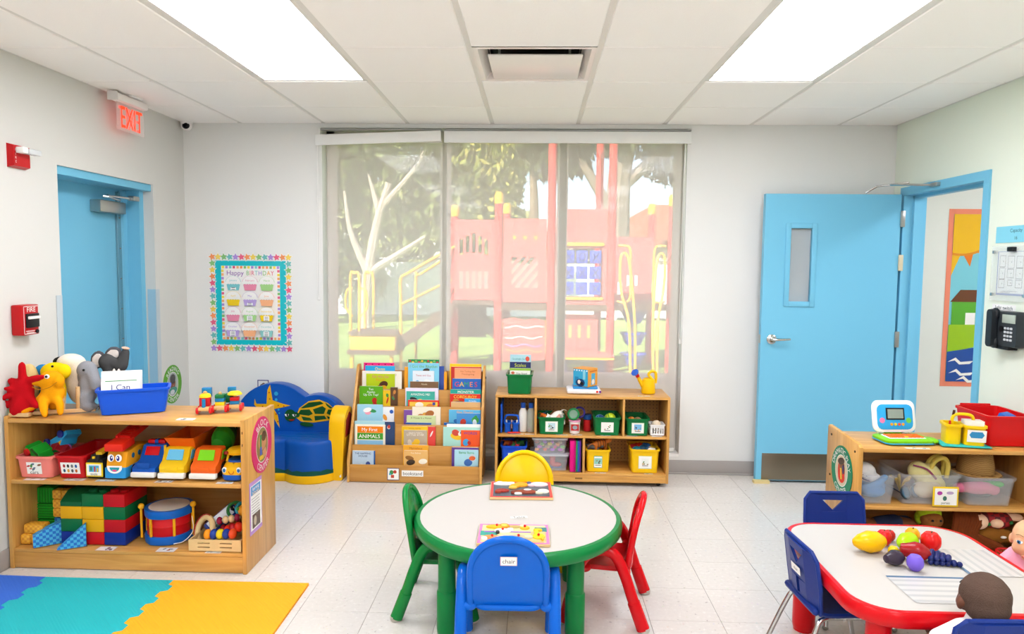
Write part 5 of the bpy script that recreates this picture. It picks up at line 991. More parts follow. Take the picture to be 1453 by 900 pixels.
for k, (z, y, w, h, c, lab, dr) in enumerate(((.02, .03, .15, .235, '#a9d4dc', 'pale blue book in the green bin on the storage shelf', lambda p, w, h: [p.text('Goodnight Garden', 0, h-.03, .02, '#3a8a7a', w*.8), p.ell(.05, h-.03, .014, .018, '#d8503a')]), (.015, .01, .148, .19, '#16245c', 'navy book with a yellow green title in the green bin', lambda p, w, h: p.text('Scales', 0, h-.022, .034, '#c8d82a', w*.8)), (.012, -.012, .146, .152, '#8fb83a', 'green topped book in the middle of the green bin', lambda p, w, h: p.rect(0, h*.5, w, h*.8, '#9ac04a')), (.01, -.035, .142, .14, '#f0ede2', 'cream book at the front of the green bin', lambda p, w, h: [p.text('The Seed', .01, h-.02, .02, '#3a3a3a', w*.6), p.ell(-.05, h-.015, .012, .01, '#d06a4a')]))):
    thinbook(lab, -.105, 4.845+y, MTZ+z, w, h, c, dr, -2, -5, .009, 'books in the green bin')
# wooden activity cube on a white scale
t = thing('activity_cube', 'blue and orange illustrated toy cube on a white electronic base', 'toy', (.36, 4.86, MTZ))
one('base', BOX(.235, .17, .032, .012), mat('#f0eff0', .35), t, T(-.02, 0, .0165)); one('tray', BOX(.17, .14, .014, .004), mat('#2f8fd0', .35), t, T(-.01, 0, .04)); cu = one('cube', BOX(.125, .125, .125, .003), mat('#e89c2c', .4), t, T(-.008, .0, .11, rz=55)); one('button', CYL((.07, -.086, .018), (.07, -.084, .018), .008), mat('#d8382c', .4), t); one('button', CYL((.09, -.086, .018), (.09, -.084, .018), .008), mat('#7a3aa0', .4), t)
p = PR(); p.rect(0, 0, .118, .118, '#3aa6d0'); p.up(); [p.rect(-.05+.02*i, .05, .009, .009, '#e8f0f2', keep=True) for i in range(6)]; p.rect(-.03, -.02, .03, .05, '#2a86b8'); p.ell(0, -.035, .036, .028, '#1f3f6a'); p.ell(-.01, -.03, .012, .014, '#f0e8d8'); p.ell(.012, -.04, .014, .012, '#181818'); p.rect(.03, .02, .02, .06, '#8ad0e0'); p.build('cube_print', cu, T(-.0632, 0, 0) @ Matrix(((0, 0, -1, 0), (-1, 0, 0, 0), (0, 1, 0, 0), (0, 0, 0, 1))))
p = PR(); p.rect(0, 0, .118, .118, '#eaa43a'); p.rect(0, -.01, .05, .08, '#4ab0d8'); p.ell(0, -.03, .018, .02, '#f2efe6'); p.rect(0, .045, .1, .01, '#d87a20'); p.build('cube_print', cu, onfront(0, -.0632, 0))
# watering can
t = thing('watering_can', 'yellow toy watering can with a red and blue spout', 'watering can', (.795, 4.87, MTZ)); YC = mat('#f2c010', .3)
one('can', LATHE([(.048, 0), (.05, .004), (.047, .05), (.043, .095), (.03, .105), (.028, .098), (.001, .097)], 24), YC, t); one('handle', TUBE(CR([(.022, 0, .10), (.0, 0, .13), (.02, 0, .152), (.046, 0, .145), (.052, 0, .11), (.048, 0, .07)], 6), .010, 10), YC, t); sp_ = one('spout', TUBE([(-.035, -.0, .05), (-.06, -.01, .085), (-.078, -.015, .12)], [.02, .014, .011], 10), YC, t)
one('neck', TUBE([(-.076, -.014, .115), (-.092, -.02, .14)], .014, 10), mat('#cf2020', .3), t); one('rose', LATHE([(.014, 0), (.026, .018), (.027, .022), (.001, .026)], 18), mat('#2a5ab8', .35), t, T(-.09, -.02, .136, rx=40, ry=-40))
# ---- upper row
one_ = one('tray', BOX(.012, .26, .20, .004), mat('#1450b8', .35), None, T(-.228, 4.87, MMZ+.101)); tag(one_, 'blue plastic tray standing on edge in the storage shelf', 'tray')
t = thing('caddy', 'small blue carry caddy with crayons in the storage shelf', 'caddy', (-.158, 4.79, MMZ)); cb = mat('#1658c0', .35)
for sx in (-1, 1): one('cup', BIN(.052, .09, .07, .8), cb, t, T(sx*.028, 0, .001))
one('handle', TUBE(CR([(-.05, 0, .06), (-.045, 0, .10), (-.03, 0, .115), (.03, 0, .115), (.045, 0, .10), (.05, 0, .06)], 5), .007, 8), cb, t)
for k, c in enumerate(('#e8e4dc', '#d8b0a0', '#e8e0d0')): one('crayon', CYL((0, 0, 0), (.008*(k-1), 0, .06), .005), mat(c, .5), t, T(-.03+.03*k, -.01, .025))
tag(one('play_mallet', BOX(.09, .02, .008, .003), mat('#d8301c', .4), None, T(-.14, 4.737, MMZ+.006, rz=4)), 'flat red plastic piece lying before the blue caddy', 'toy')
for x, col, lab, inn in ((-.030, '#e4e2de', 'cloudy white sensory bottle with a blue cap', None), (-.03+.062, '', '', None)):
    pass
def bottle(x, y, lab, body, inn=None):
    t = thing('sensory_bottle', lab, 'bottle', (x, y, MMZ), group='sensory bottles'); one('bottle_body', LATHE([(.026, 0), (.030, .006), (.030, .12), (.026, .145), (.014, .17), (.014, .176), (.001, .176)], 20), body, t); one('cap', LATHE([(.017, .168), (.017, .20), (.015, .203), (.001, .203)], 16), mat('#1a50b0', .4), t)
    if inn:
        for k, (c, z) in enumerate(inn): one('charm', SPH(.011), mat(c, .4), t, T(.01*math.cos(k*2), .01*math.sin(k*2), z))
bottle(-.080, 4.80, 'cloudy white sensory bottle with a blue cap', mat('#dedcd6', .25)); bottle(-.020-.004, 4.80, 'clear sensory bottle with green charms and a blue cap', cloudy('#c9cfc4', .5), (('#3a9a3a', .02), ('#7ac040', .045), ('#e07ab0', .015), ('#3a9a3a', .07), ('#d8d060', .055)))
B2 = bin_('storage_bin', 'green bin of plastic farm animals in the storage shelf', 'bin', .118, 4.84, MMZ, .19, .24, .118, GRN, lw=.085, lh=.075, draw=d_art(['#bcd8e0', '#5a9a3a', '#8a5a3a', '#f0f0ea', '#3a3a3a'], 1), edge='#d8e8d0')
B3 = bin_('storage_bin', 'green bin of pretend vegetables with a leaf picture label', 'bin', .50, 4.84, MMZ, .19, .25, .125, GRN, lw=.085, lh=.07, draw=d_art(['#f3f1ea', '#5a8a3a', '#a05a3a', '#3a6a3a'], 2))
B4 = bin_('storage_bin', 'green bin with a vehicle picture label in the storage shelf', 'bin', .708, 4.84, MMZ, .165, .24, .118, GRN, lw=.085, lh=.075, draw=d_art(['#7ab8e0', '#3a4a6a', '#e8a03a', '#8a9aa8'], 3), edge='#c8dcc0')
AG = 'plastic toys in the storage shelf bins'
def animal(lab, x, y, z, col, s=1., rz=0, rx=0, ry=0, stripes=None):
    t = thing('toy_animal', lab, 'toy animal', group=AG); t.matrix_world = T(x, y, z, rx, ry, rz, s)
    m = mat(col, .45); o = plush('body', [ball(0, 0, .045, .022, .045, .022), ball(0, -.05, .062, .016, .022, .016), limb([(-.012, -.03, .04), (-.014, -.032, .0)], .009, .007), limb([(.012, -.03, .04), (.014, -.032, .0)], .009, .007), limb([(-.012, .03, .04), (-.014, .032, .0)], .010, .007), limb([(.012, .03, .04), (.014, .032, .0)], .010, .007), limb([(0, .04, .05), (0, .065, .045), (0, .08, .025)], .005, .003), ball(-.012, -.042, .078, .006, .004, .009), ball(.012, -.042, .078, .006, .004, .009)], m, t, .004, 3)
    if stripes:
        for k in range(4): one('stripe', TORUS(.0228, .0016, 14, 5), mat(stripes, .5), t, T(0, -.024+.016*k, .045, rx=90))
    return t
bz = MMZ+.085
animal('pink plastic pig in the farm animal bin', .105, 4.78, bz, '#e8a090', .9, 20, 0, 60); animal('white plastic cow in the farm animal bin', .165, 4.80, bz-.005, '#f0ece2', 1.1, -60, 30, 10); animal('orange plastic hen in the farm animal bin', .06, 4.80, bz, '#e0742a', .7, 50, 20); animal('brown plastic horse in the farm animal bin', .135, 4.87, bz, '#9a6a42', .95, 100, 50); animal('cream plastic sheep in the farm animal bin', .19, 4.86, bz, '#ddd6c6', .8, 10, 70); animal('blue plastic bird in the farm animal bin', .068, 4.87, bz-.01, '#3a70b0', .7, -50, 30)
def ballin(lab, x, y, z, r, col, band=None, cat='ball', sq=1.):
    t = thing('toy_ball', lab, cat, (x, y, z), group=AG); one('ball', SPH(r, r*sq, r), mat(col, .35), t)
    if band:
        for k in range(3): one('band', TORUS(r*(.98, .99, .98)[k], .0025, 20, 6), mat(band, .4), t, T(0, 0, 0, rx=70, rz=40*k))
ballin('green striped ball in the vegetable bin', .525, 4.80, bz+.018, .038, '#b8cf2a', '#2f7a2a'); ballin('dark blue ball in the vegetable bin', .455, 4.80, bz+.010, .033, '#2a4a7a', '#5a86b8'); ballin('light grey ball deep in the vegetable bin', .49, 4.87, bz-.01, .03, '#8a98a8'); ballin('orange ball in the vehicle bin', .672, 4.79, bz+.008, .026, '#d88a3a', '#b8581c'); ballin('tan ball deep in the vehicle bin', .725, 4.86, bz-.01, .028, '#c8a878')
t = thing('paper_cup', 'striped container holding two ring toys between the green bins', 'container', (.280, 4.79, MMZ)); one('cup', LATHE([(.034, 0), (.038, .08), (.038, .088), (.034, .086), (.031, .006), (.001, .006)], 20), mat('#f0e6e4', .4), t); p = PR(); p.rect(0, .045, .055, .045, '#b02a2a'); p.ell(0, .045, .016, .014, '#8a98a0'); p.build('cup_print', t, onfront(0, -.0385, 0)); one('ring', TORUS(.036, .006, 20, 8), mat('#e090b0', .4), t, T(0, 0, .086))
t = thing('toy_ring', 'green ring toy with a clear face above the striped container', 'ring', (.270, 4.79, MMZ+.13)); one('ring', TORUS(.036, .007, 22, 8), mat('#1f8a4a', .35), t, T(rx=82)); one('face', CYL((0, -.002, 0), (0, .002, 0), .03, n=20), cloudy('#9ac8b0', .5), t)
t = thing('toy_ring', 'dark purple ring toy behind the green ring', 'ring', (.315, 4.82, MMZ+.138)); one('ring', TORUS(.034, .007, 22, 8), mat('#3a2a7a', .35), t, T(rx=80, rz=-15))
t = thing('toy_cylinder', 'red and blue toy cylinder between the green bins', 'toy', (.372, 4.86, MMZ)); one('lower', LATHE([(.028, 0), (.028, .08), (.001, .08)], 18), mat('#b81c22', .35), t); one('upper', LATHE([(.024, .08), (.03, .085), (.03, .115), (.001, .118)], 18), mat('#1c4a8a', .35), t)
t = thing('toy_basket', 'small white slotted basket at the end of the storage shelf', 'basket', (.845, 4.80, MMZ)); wb = mat('#f1efec', .4)
holes_panel(.085, .07, [(-.034+.017*i, -.024+.017*i, .012, .052) for i in range(5)], .005, wb, None).build('front_side', t, T(0, -.05, .001)); holes_panel(.10, .07, [(-.04+.018*i, -.030+.018*i, .012, .052) for i in range(5)], .005, wb, T(rz=90)).build('end_side', t, T(-.045, 0, .001)); holes_panel(.10, .07, [(-.04+.018*i, -.030+.018*i, .012, .052) for i in range(5)], .005, wb, T(rz=90)).build('end_side', t, T(.045, 0, .001)); one('back_side', BOX(.085, .005, .07), wb, t, T(0, .05, .036), sm=False); one('base', BOX(.09, .1, .004), wb, t, T(0, 0, .003), sm=False)
one('rim', LOFT([rrect(.108, .118, .012, .068), rrect(.108, .118, .012, .075), rrect(.09, .1, .01, .075), rrect(.09, .1, .01, .068), rrect(.108, .118, .012, .068)], cap=False), wb, t); ballin('cream ball in the white basket', .845, 4.80, MMZ+.062, .034, '#e2d2b8', None, 'ball', .9)
# ---- lower row
L1 = bin_('storage_bin', 'blue bin of toy insects behind the yellow chair', 'bin', -.140, 4.84, MBZ, .185, .24, .175, BLB, lw=.08, lh=.095, draw=d_art(['#d8d8cc', '#6a4a2a', '#a03a2a', '#3a3a3a'], 4), edge='#d8e8d0')
for k, (x, y, c, s, rz, lab) in enumerate(((-.16, 4.80, '#8a1c20', 1., 30, 'dark red plastic creature in the blue bin'), (-.10, 4.82, '#1f5a2a', .95, -50, 'dark green plastic creature in the blue bin'), (-.19, 4.84, '#c05a1c', .9, 80, 'orange plastic creature in the blue bin'), (-.13, 4.88, '#2a2a2a', 1., 10, 'black plastic creature in the blue bin'))): animal(lab, x, y, MBZ+.125+.006*(k % 2), c, s, rz, 20, 15)
CL = cloudy('#dcdfe3', .80)
def tub(lab, x, y, z, w, d, h, lid=True, rz=0, tt=.88, grp='clear storage tubs'):
    t = thing('clear_tub', lab, 'tub', (x, y, z), rz, grp); one('tub', BIN(w, d, h, tt), CL, t)
    if lid: one('lid', LOFT([rrect(w+.006, d+.006, .03, h-.002), rrect(w+.006, d+.006, .03, h+.010), rrect(w-.02, d-.02, .025, h+.012)]), cloudy('#e6e8ec', .45), t)
    return t
tub('clear lidded tub of boots, under another on the storage shelf', .108, 4.84, MBZ, .268, .20, .108); tub('clear lidded tub of bright play pieces stacked on another', .110, 4.84, MBZ+.121, .245, .19, .098)
rn = random.Random(5); PC = ['#f09a3a', '#d86ad0', '#6ac04a', '#e86a2a', '#c8a86a', '#f0d04a', '#b86ae0', '#e05a8a']
for k in range(22): x, y = .02+.18*(k % 11)/10, 4.775+.055*(k//11); tag(one('play_piece', BOX(.03, .022, .018, .006), mat(PC[k % 8], .45), None, T(x, y+.005*(k % 3), MBZ+.135+.018*((k*7) % 3)+.009, rz=37*k, rx=11*(k % 3))), '%s play piece, %s along the %s row in the upper clear tub' % (['orange', 'orchid', 'green', 'dark orange', 'tan', 'yellow', 'violet', 'pink'][k % 8], ['first', 'second', 'third', 'fourth', 'fifth', 'sixth', 'seventh', 'eighth', 'ninth', 'tenth', 'last'][k % 11], ['front', 'rear'][k//11]), 'toy piece', 'play pieces in the clear tub')
for x, lab in ((.06, 'red toy rain boot in the lower clear tub'), (.15, 'red toy boot lying nearer the folders in the lower clear tub')):
    t = thing('toy_boot', lab, 'boot', (x, 4.81, MBZ+.008), group='toy boots in the tub'); one('shaft', LATHE([(.018, .02), (.021, .08), (.001, .08)], 14), mat('#d83a36', .4), t, T(-.02, 0, 0)); one('foot', SPH(.04, .02, .018), mat('#d83a36', .4), t, T(.005, 0, .02)); one('sole', BOX(.08, .038, .008, .003), mat('#3a5aa0', .4), t, T(.005, 0, .004))
for k, (c, n_) in enumerate((('#d8127c', 'magenta'), ('#b00f68', 'deep pink'), ('#1f8a4a', 'green'), ('#2a5ab0', 'blue'), ('#5a2a8a', 'purple'))): tag(one('folder', BOX(.0105 if k else .028, .22, .215, .002), mat(c, .4), None, T(.2625+(.0 if k == 0 else .0088+.0115*k), 4.84, MBZ+.1085)), '%s folder standing on edge beside the clear tubs' % n_, 'folder', 'upright folders')
Y1 = bin_('storage_bin', 'yellow bin of jungle animals in the storage shelf', 'bin', .443, 4.85, MBZ, .175, .23, .155, YLB, lw=.058, lh=.085, draw=d_art(['#8ac8b8', '#5a3a2a', '#3a5a3a', '#a06a3a'], 6), edge='#3a9a8a')
Y2 = bin_('storage_bin', 'yellow bin of sea toys at the end of the storage shelf', 'bin', .765, 4.85, MBZ, .205, .24, .165, YLB, lw=.09, lh=.09, draw=d_art(['#e8ece4', '#5a8a4a', '#8a6a3a', '#c8a060'], 7), edge='#d8e8d0')
zz = MBZ+.125
animal('striped orange plastic tiger on the jungle animal bin', .455, 4.81, zz+.005, '#c8702a', 1.25, 115, 0, -12, '#3a2416'); animal('grey plastic elephant in the jungle animal bin', .405, 4.80, zz-.005, '#6a6c70', 1.0, 80, 10); animal('brown plastic bear in the jungle animal bin', .395, 4.87, zz-.01, '#7a4a24', 1.0, 40, 20); animal('tan plastic lion in the jungle animal bin', .465, 4.89, zz-.01, '#b87a3a', 1.0, -50, 20)
for k, (x, y, dz, r, c, lab) in enumerate(((.715, 4.79, .012, .034, '#1f7a8c', 'teal sea toy in the sea toy bin'), (.76, 4.80, .02, .036, '#1c4a6a', 'dark blue sea toy in the sea toy bin'), (.80, 4.785, .01, .034, '#f0ece0', 'white sea toy in the sea toy bin'), (.825, 4.83, .008, .03, '#e0c83a', 'yellow sea toy in the sea toy bin'), (.70, 4.85, .015, .032, '#a81c22', 'red sea toy in the sea toy bin'), (.79, 4.86, .018, .034, '#2f6ab0', 'blue sea toy at the back of the sea toy bin'), (.745, 4.87, .02, .03, '#c8301c', 'scarlet sea toy at the back of the sea toy bin'))):
    t = thing('sea_toy', lab, 'toy animal', (x, y, MBZ+.14+dz), 40*k, AG); plush('body', [ball(0, 0, 0, r, r*.8, r*.7), ball(0, -r*.9, .005, r*.45, r*.4, r*.4), ball(r*.9, .0, -.002, r*.5, r*.25, r*.12), ball(-r*.9, .0, -.002, r*.5, r*.25, r*.12)], mat(c, .4), t, .005, 3); one('eye', SPH(.006), BLACK, t, T(r*.3, -r*1.2, r*.2))

# ---------------------------------------------------------------- round table and toddler chairs
TZ = .42
def edge_table(name, label, loc, outer, inner, rim, legs, lr=.036, rz=0):
    t = thing(name, label, 'table', loc, rz); RM = mat(rim, .28)
    one('tabletop', LOFT([[(x, y, TZ-.012) for x, y in inner], [(x, y, TZ) for x, y in inner]]), mat('#c0bbb4', .4), t)
    def sc(k, z): return [(x+(u-x)*k, y+(w-y)*k, z) for (x, y), (u, w) in zip(inner, outer)]
    one('rim', LOFT([sc(.0, TZ-.055), sc(.55, TZ-.055), sc(.9, TZ-.045), sc(1, TZ-.028), sc(.93, TZ-.009), sc(.6, TZ+.0005), sc(.0, TZ+.0008)], cap=False), RM, t); one('underside', LOFT([[(x, y, TZ-.054) for x, y in inner], [(x, y, TZ-.03) for x, y in inner]]), mat('#cdb48a', .6), t)
    for x, y in legs:
        l = one('leg', LATHE([(lr, .0), (lr, TZ-.05)], 18), RM, t, T(x, y, 0)); one('leg_sleeve', LATHE([(lr*.9, .0), (lr*1.08, .012), (lr*1.13, .03), (lr*1.13, .185), (lr*1.02, .19)], 18), RM, l, T(0, 0, .001))
    return t
RC = (-.067, 3.01)
edge_table('round_table', 'round white activity table with a green rim and legs', (*RC, 0), [(.457*math.cos(2*PI*i/56), .457*math.sin(2*PI*i/56)) for i in range(56)], [(.430*math.cos(2*PI*i/56), .430*math.sin(2*PI*i/56)) for i in range(56)], '#0a7a3a', [(-.282, -.262), (.242, -.252), (.25, .272), (-.242, .262)])
def toddler_chair(label, x, y, rz, col, tagtext=None):
    t = thing('toddler_chair', label, 'chair', (x, y, 0), rz, 'plastic toddler chairs'); m = mat(col, .22); cap = mat('#b9b4a8', .35)
    ol = [(-.125, 0), (.125, 0), (.142, .06), (.142, .13)]+[(.142*math.cos(rad(a)), .13+.15*math.sin(rad(a))) for a in range(12, 180, 12)]+[(-.142, .13), (-.142, .06)]
    bk = MB(); v, f = PRISM(ol, .010, .002)
    def bend(p): return (p[0], p[1]-.35*(p[0]**2)*-1-.0, p[2])
    bk.add(([(p[0], -.005+p[2]-.9*p[0]*p[0]*-1, p[1]) for p in v], f), m); ring = [Vector((a, .9*a*a, c)) for a, c in ol[3:-1]]; bk.add(TUBE([Vector((ol[2][0], .9*ol[2][0]**2, .0))]+ring+[Vector((-ol[2][0], .9*ol[2][0]**2, .0))], .014, 10, True), m)
    X = T(0, -.118, .245, rx=9); bo = bk.build('backrest', t, X)
    if tagtext: card('name_tag', bo, .062, .036, T(.002, -.0075, .195) @ FRONT, lambda p: p.text(tagtext, 0, 0, .024, '#222', .054), edge='#e0b8b0')
    one('seat', LOFT([rrect(.235, .235, .04, .222), rrect(.262, .262, .05, .228), rrect(.270, .270, .055, .238), rrect(.262, .262, .05, .248), rrect(.235, .235, .04, .247), rrect(.18, .18, .04, .240)]), m, t, T(0, .015, 0))
    for sx in (-1, 1):
        pts = CR([(sx*.176, -.172, .012), (sx*.176, -.125, .14), (sx*.176, -.092, .235), (sx*.175, -.05, .315), (sx*.175, .015, .332), (sx*.175, .080, .29), (sx*.176, .115, .20), (sx*.176, .155, .012)], 6)
        a = one('arch_leg', TUBE(pts, .0235, 12), m, t)
        for p0, p1 in (((sx*.176, -.172, .012), (sx*.176, -.131, .122)), ((sx*.176, .155, .012), (sx*.176, .132, .122))):
            one('leg_sleeve', CYL(p0, p1, .0275, .0265), m, a); one('foot_cap', LATHE([(.020, 0), (.025, .003), (.0265, .016), (.026, .02)], 14), cap, a, T(p0[0], p0[1]-.002, 0.001))
        one('lug', SPH(.03, .026, .022), m, t, T(sx*.146, -.09, .238)); one('lug', SPH(.03, .03, .018), m, t, T(sx*.142, .08, .238))
    return t
toddler_chair('green toddler chair pulled up to the round table', -.405, 3.03, -90, '#0a7c35'); toddler_chair('red toddler chair pulled up to the round table', .322, 3.015, 80.5, '#cf0d16'); toddler_chair('blue toddler chair with a chair label at the round table', -.092, 2.628, 1, '#0560c8', 'chair'); toddler_chair('yellow toddler chair on the far side of the round table', -.05, 3.49, 180, '#f2c305')
# puzzles on the table
def puzzle(label, x, y, rz, w, d, edge, ground, pieces):
    t = thing('wooden_puzzle', label, 'puzzle', (x, y, TZ+.001), rz); one('board', BOX(w, d, .011, .0015), wood('x', '#d9b070', '#e8c890'), t, T(0, 0, .006)); p = PR(); p.rect(0, 0, w*.985, d*.98, edge); p.rect(0, 0, w*.90, d*.86, ground); pieces(p, t); p.build('board_print', t, T(0, 0, .0117))
def chunk(t, x, y, shapes, knob=None, hgt=.008):
    b = MB()
    for px_, py_, rx, ry, c in shapes: b.add(LOFT([circ(rx, 0, 14, ry), circ(rx, hgt*.7, 14, ry), circ(rx*.9, hgt, 14, ry*.9)]), mat(c, .4), T(x+px_, y+py_, .012+.0003*len(b.f)/16))
    o = b.build('puzzle_piece', t)
    if knob: one('knob', LATHE([(.004, 0), (.0055, .004), (.004, .008), (.001, .009)], 10), mat('#cf1a1a', .3), o, T(x, y, .02))
def pz1(p, t):
    chunk(t, -.085, .075, [(0, 0, .05, .02, '#f2efe8'), (.035, .004, .02, .014, '#f2efe8'), (-.02, .016, .014, .01, '#d8d4cc')]); chunk(t, .0, .065, [(0, 0, .035, .03, '#f0a01c'), (-.03, -.025, .025, .02, '#f0a01c'), (.04, .015, .012, .02, '#3a4a7a'), (-.04, -.05, .02, .012, '#f0b84a')]); chunk(t, .088, .07, [(0, 0, .045, .028, '#f0d4d4'), (-.035, -.012, .02, .014, '#f0c8c8')]); chunk(t, -.09, -.03, [(0, 0, .033, .02, '#9a2a20'), (-.02, -.016, .016, .014, '#a83a28')]); chunk(t, .02, -.045, [(0, 0, .055, .025, '#8a3a24'), (-.05, -.01, .02, .02, '#7a2f1c'), (.01, .02, .02, .012, '#f0ece4'), (-.035, -.03, .018, .008, '#f0ece4')]); chunk(t, .105, -.035, [(0, 0, .028, .025, '#f2ecd8'), (-.02, -.02, .018, .012, '#f2e8c8')])
puzzle('wooden farm animal puzzle with a red border on the round table', -.06, 3.305, 2, .298, .24, '#d8382c', '#3f4a52', pz1)
def pz2(p, t):
    p.rect(-.1, .0, .07, .05, '#2a9a86'); p.rect(.11, .045, .05, .05, '#2a7a7a'); p.rect(.0, .015, .24, .012, '#8a5ab8'); p.rect(.02, -.07, .2, .04, '#d8b46a'); p.rect(.1, -.03, .06, .1, '#dcb878'); p.ell(.02, -.085, .03, .008, '#4ac0d8'); p.ell(.0, .07, .03, .015, '#b8a04a')
    chunk(t, -.07, .062, [(0, 0, .045, .018, '#f0b01c'), (.03, .008, .022, .022, '#d88a1c'), (.03, .008, .014, .014, '#f4cc5a')], 1); chunk(t, -.045, .02, [(0, 0, .035, .018, '#ece8e0'), (.03, .012, .014, .01, '#ece8e0'), (-.02, -.018, .008, .012, '#2f2f30')], 1); chunk(t, .045, .055, [(0, 0, .02, .016, '#e8b030'), (-.01, .014, .012, .012, '#f2d8b0')], 1); chunk(t, -.085, -.05, [(0, 0, .04, .016, '#e88a4a'), (.03, -.01, .016, .014, '#f2dcc8'), (-.03, -.015, .012, .012, '#f2ece4')], 1); chunk(t, .02, -.045, [(0, 0, .045, .022, '#b8ae8a'), (.04, 0, .018, .016, '#c8c0a0'), (-.03, -.02, .012, .012, '#b8ae8a')], 1); chunk(t, .10, -.035, [(0, 0, .026, .026, '#f2c41c'), (-.008, .035, .010, .03, '#f2c41c'), (-.002, .065, .018, .010, '#f2c41c'), (.015, -.025, .006, .016, '#e0b01c')], 1)
puzzle('wooden zoo puzzle with red knobs and a pink border', -.078, 2.745, 1, .288, .208, '#d87ab0', '#f0d494', pz2)
t = thing('word_card', 'small white word card lying in the middle of the round table', 'card', (-.062, 2.962, TZ+.0012), 12); card('card_face', t, .075, .022, None, lambda p: p.text('Table', 0, 0, .024, '#222'))

# ---------------------------------------------------------------- red rimmed table, navy chairs
def rr2(w, d, r, k=8): return [(x, y) for x, y, z in rrect(w, d, r, 0, k)]
edge_table('activity_table', 'white activity table with rounded corners and a thick red rim', (1.428, 2.588, 0), rr2(.765, .805, .155), rr2(.715, .755, .13), '#cf0a14', [(-.285, .285), (-.27, -.30), (.28, .29), (.28, -.29)], .04)
for nm, x0, x1, y0, y1, vert in (('striped placemat on the red rimmed table nearer the pale doll', 1.585, 1.765, 2.48, 2.72, True), ('striped placemat on the red rimmed table before the dark haired doll', 1.262, 1.555, 2.262, 2.452, False)):
    t = thing('placemat', nm, 'placemat', ((x0+x1)/2, (y0+y1)/2, TZ+.0012), group='placemats on the red table'); w, d = x1-x0, y1-y0; p = PR(); p.rect(0, 0, w, d, '#c9c5c0').up(); n = 5
    for k in range(n):
        if vert: p.rect(-w/2+w*(k+.75)/n, 0, w/n*.42, d, '#b7b5b2', keep=True)
        else: p.rect(0, -d/2+d*(k+.4)/n, w, d/n*.42, '#b7b5b2', keep=True)
    if vert: p.rect(-w/2-.006, 0, .014, d, '#5d7690')
    else: p.rect(0, d/2+.006, w, .014, '#5d7690')
    p.build('sheet', t)
def stack_chair(label, x, y, rz, txt=True):
    t = thing('stacking_chair', label, 'chair', (x, y, 0), rz, 'navy stacking chairs'); m = mat('#16307c', .35, bump=300, bs=.08)
    b = MB(); W_, H_ = .27, .235; tri = ((-.05, .038), (.05, .038), (0, .0))
    # back panel: side strips, and pieces round the triangular grip and the slot
    def pl(poly, th=.012): b.add(([(p[0], p[2]-th/2+1.1*p[0]*p[0], p[1]) for p in PRISM(poly, th)[0]], PRISM(poly, th)[1]), m, None, False)
    zt, zb = .195, .148
    pl([(-.118, 0), (-.06, 0), (-.06, .225), (-.105, .225), (-.128, .20), (-.132, .1)]); pl([(.118, 0), (.132, .1), (.128, .20), (.105, .225), (.06, .225), (.06, 0)]); pl([(-.06, zt), (.06, zt), (.06, .225), (-.06, .225)]); pl([(-.06, zt), (-.06, zb-.005), (0, zb-.005), (0, zb), (-.048, zt)]); pl([(.06, zt), (.048, zt), (0, zb), (0, zb-.005), (.06, zb-.005)]); pl([(-.06, 0), (.06, 0), (.06, .03), (-.06, .03)]); pl([(-.06, .03), (-.012, .03), (-.012, .09), (-.06, .09)]); pl([(.012, .03), (.06, .03), (.06, .09), (.012, .09)]); pl([(-.06, .09), (.06, .09), (.06, zb-.005), (-.06, zb-.005)])
    edge = [(-.122, 0), (-.134, .1), (-.130, .20), (-.106, .229), (.106, .229), (.130, .20), (.134, .1), (.122, 0)]; b.add(TUBE([(a, 1.1*a*a, c) for a, c in edge], .008, 8, True), m)
    bo = b.build('backrest', t, T(0, -.125, .262, rx=8))
    if txt: card('name_tag', bo, .075, .03, T(0, -.0085, .125) @ FRONT, lambda p: p.text('chair', 0, 0, .018, '#555'))
    one('seat', LOFT([rrect(.25, .25, .05, .252), rrect(.275, .275, .06, .258), rrect(.285, .285, .06, .268), rrect(.27, .27, .055, .274), rrect(.2, .2, .05, .268)]), m, t, T(0, .01, 0)); one('seat_rear_curve', TUBE([(-.115, -.125, .272), (.115, -.125, .272)], .014, 8, True), m, t)
    for sx in (-1, 1):
        one('leg', TUBE(CR([(sx*.145, -.20, .006), (sx*.125, -.13, .19), (sx*.115, -.10, .24), (sx*.11, -.03, .246), (sx*.11, .05, .246)], 5), .0095, 10), CHROME, t); one('leg', TUBE(CR([(sx*.140, .165, .006), (sx*.122, .12, .19), (sx*.112, .09, .24), (sx*.11, .03, .246)], 5), .0095, 10), CHROME, t)
        for y_ in (-.20, .165): one('foot_cap', SPH(.013, .013, .009), mat('#8a8678', .4), t, T(sx*.142, y_, .009))
    one('cross_bar', TUBE([(-.12, -.02, .2425), (.12, -.02, .2425)], .006, 8), CHROME, t)
stack_chair('navy stacking chair with chrome legs tucked under the open side of the red rimmed table', 1.145, 2.605, -90+4); stack_chair('navy stacking chair between the red rimmed table and the dress up shelf', 1.375, 3.035, 180, False); stack_chair('navy stacking chair holding the dark haired doll', 1.372, 2.160, 2); stack_chair('navy stacking chair holding the pale doll', 1.985, 2.68, 95, False)
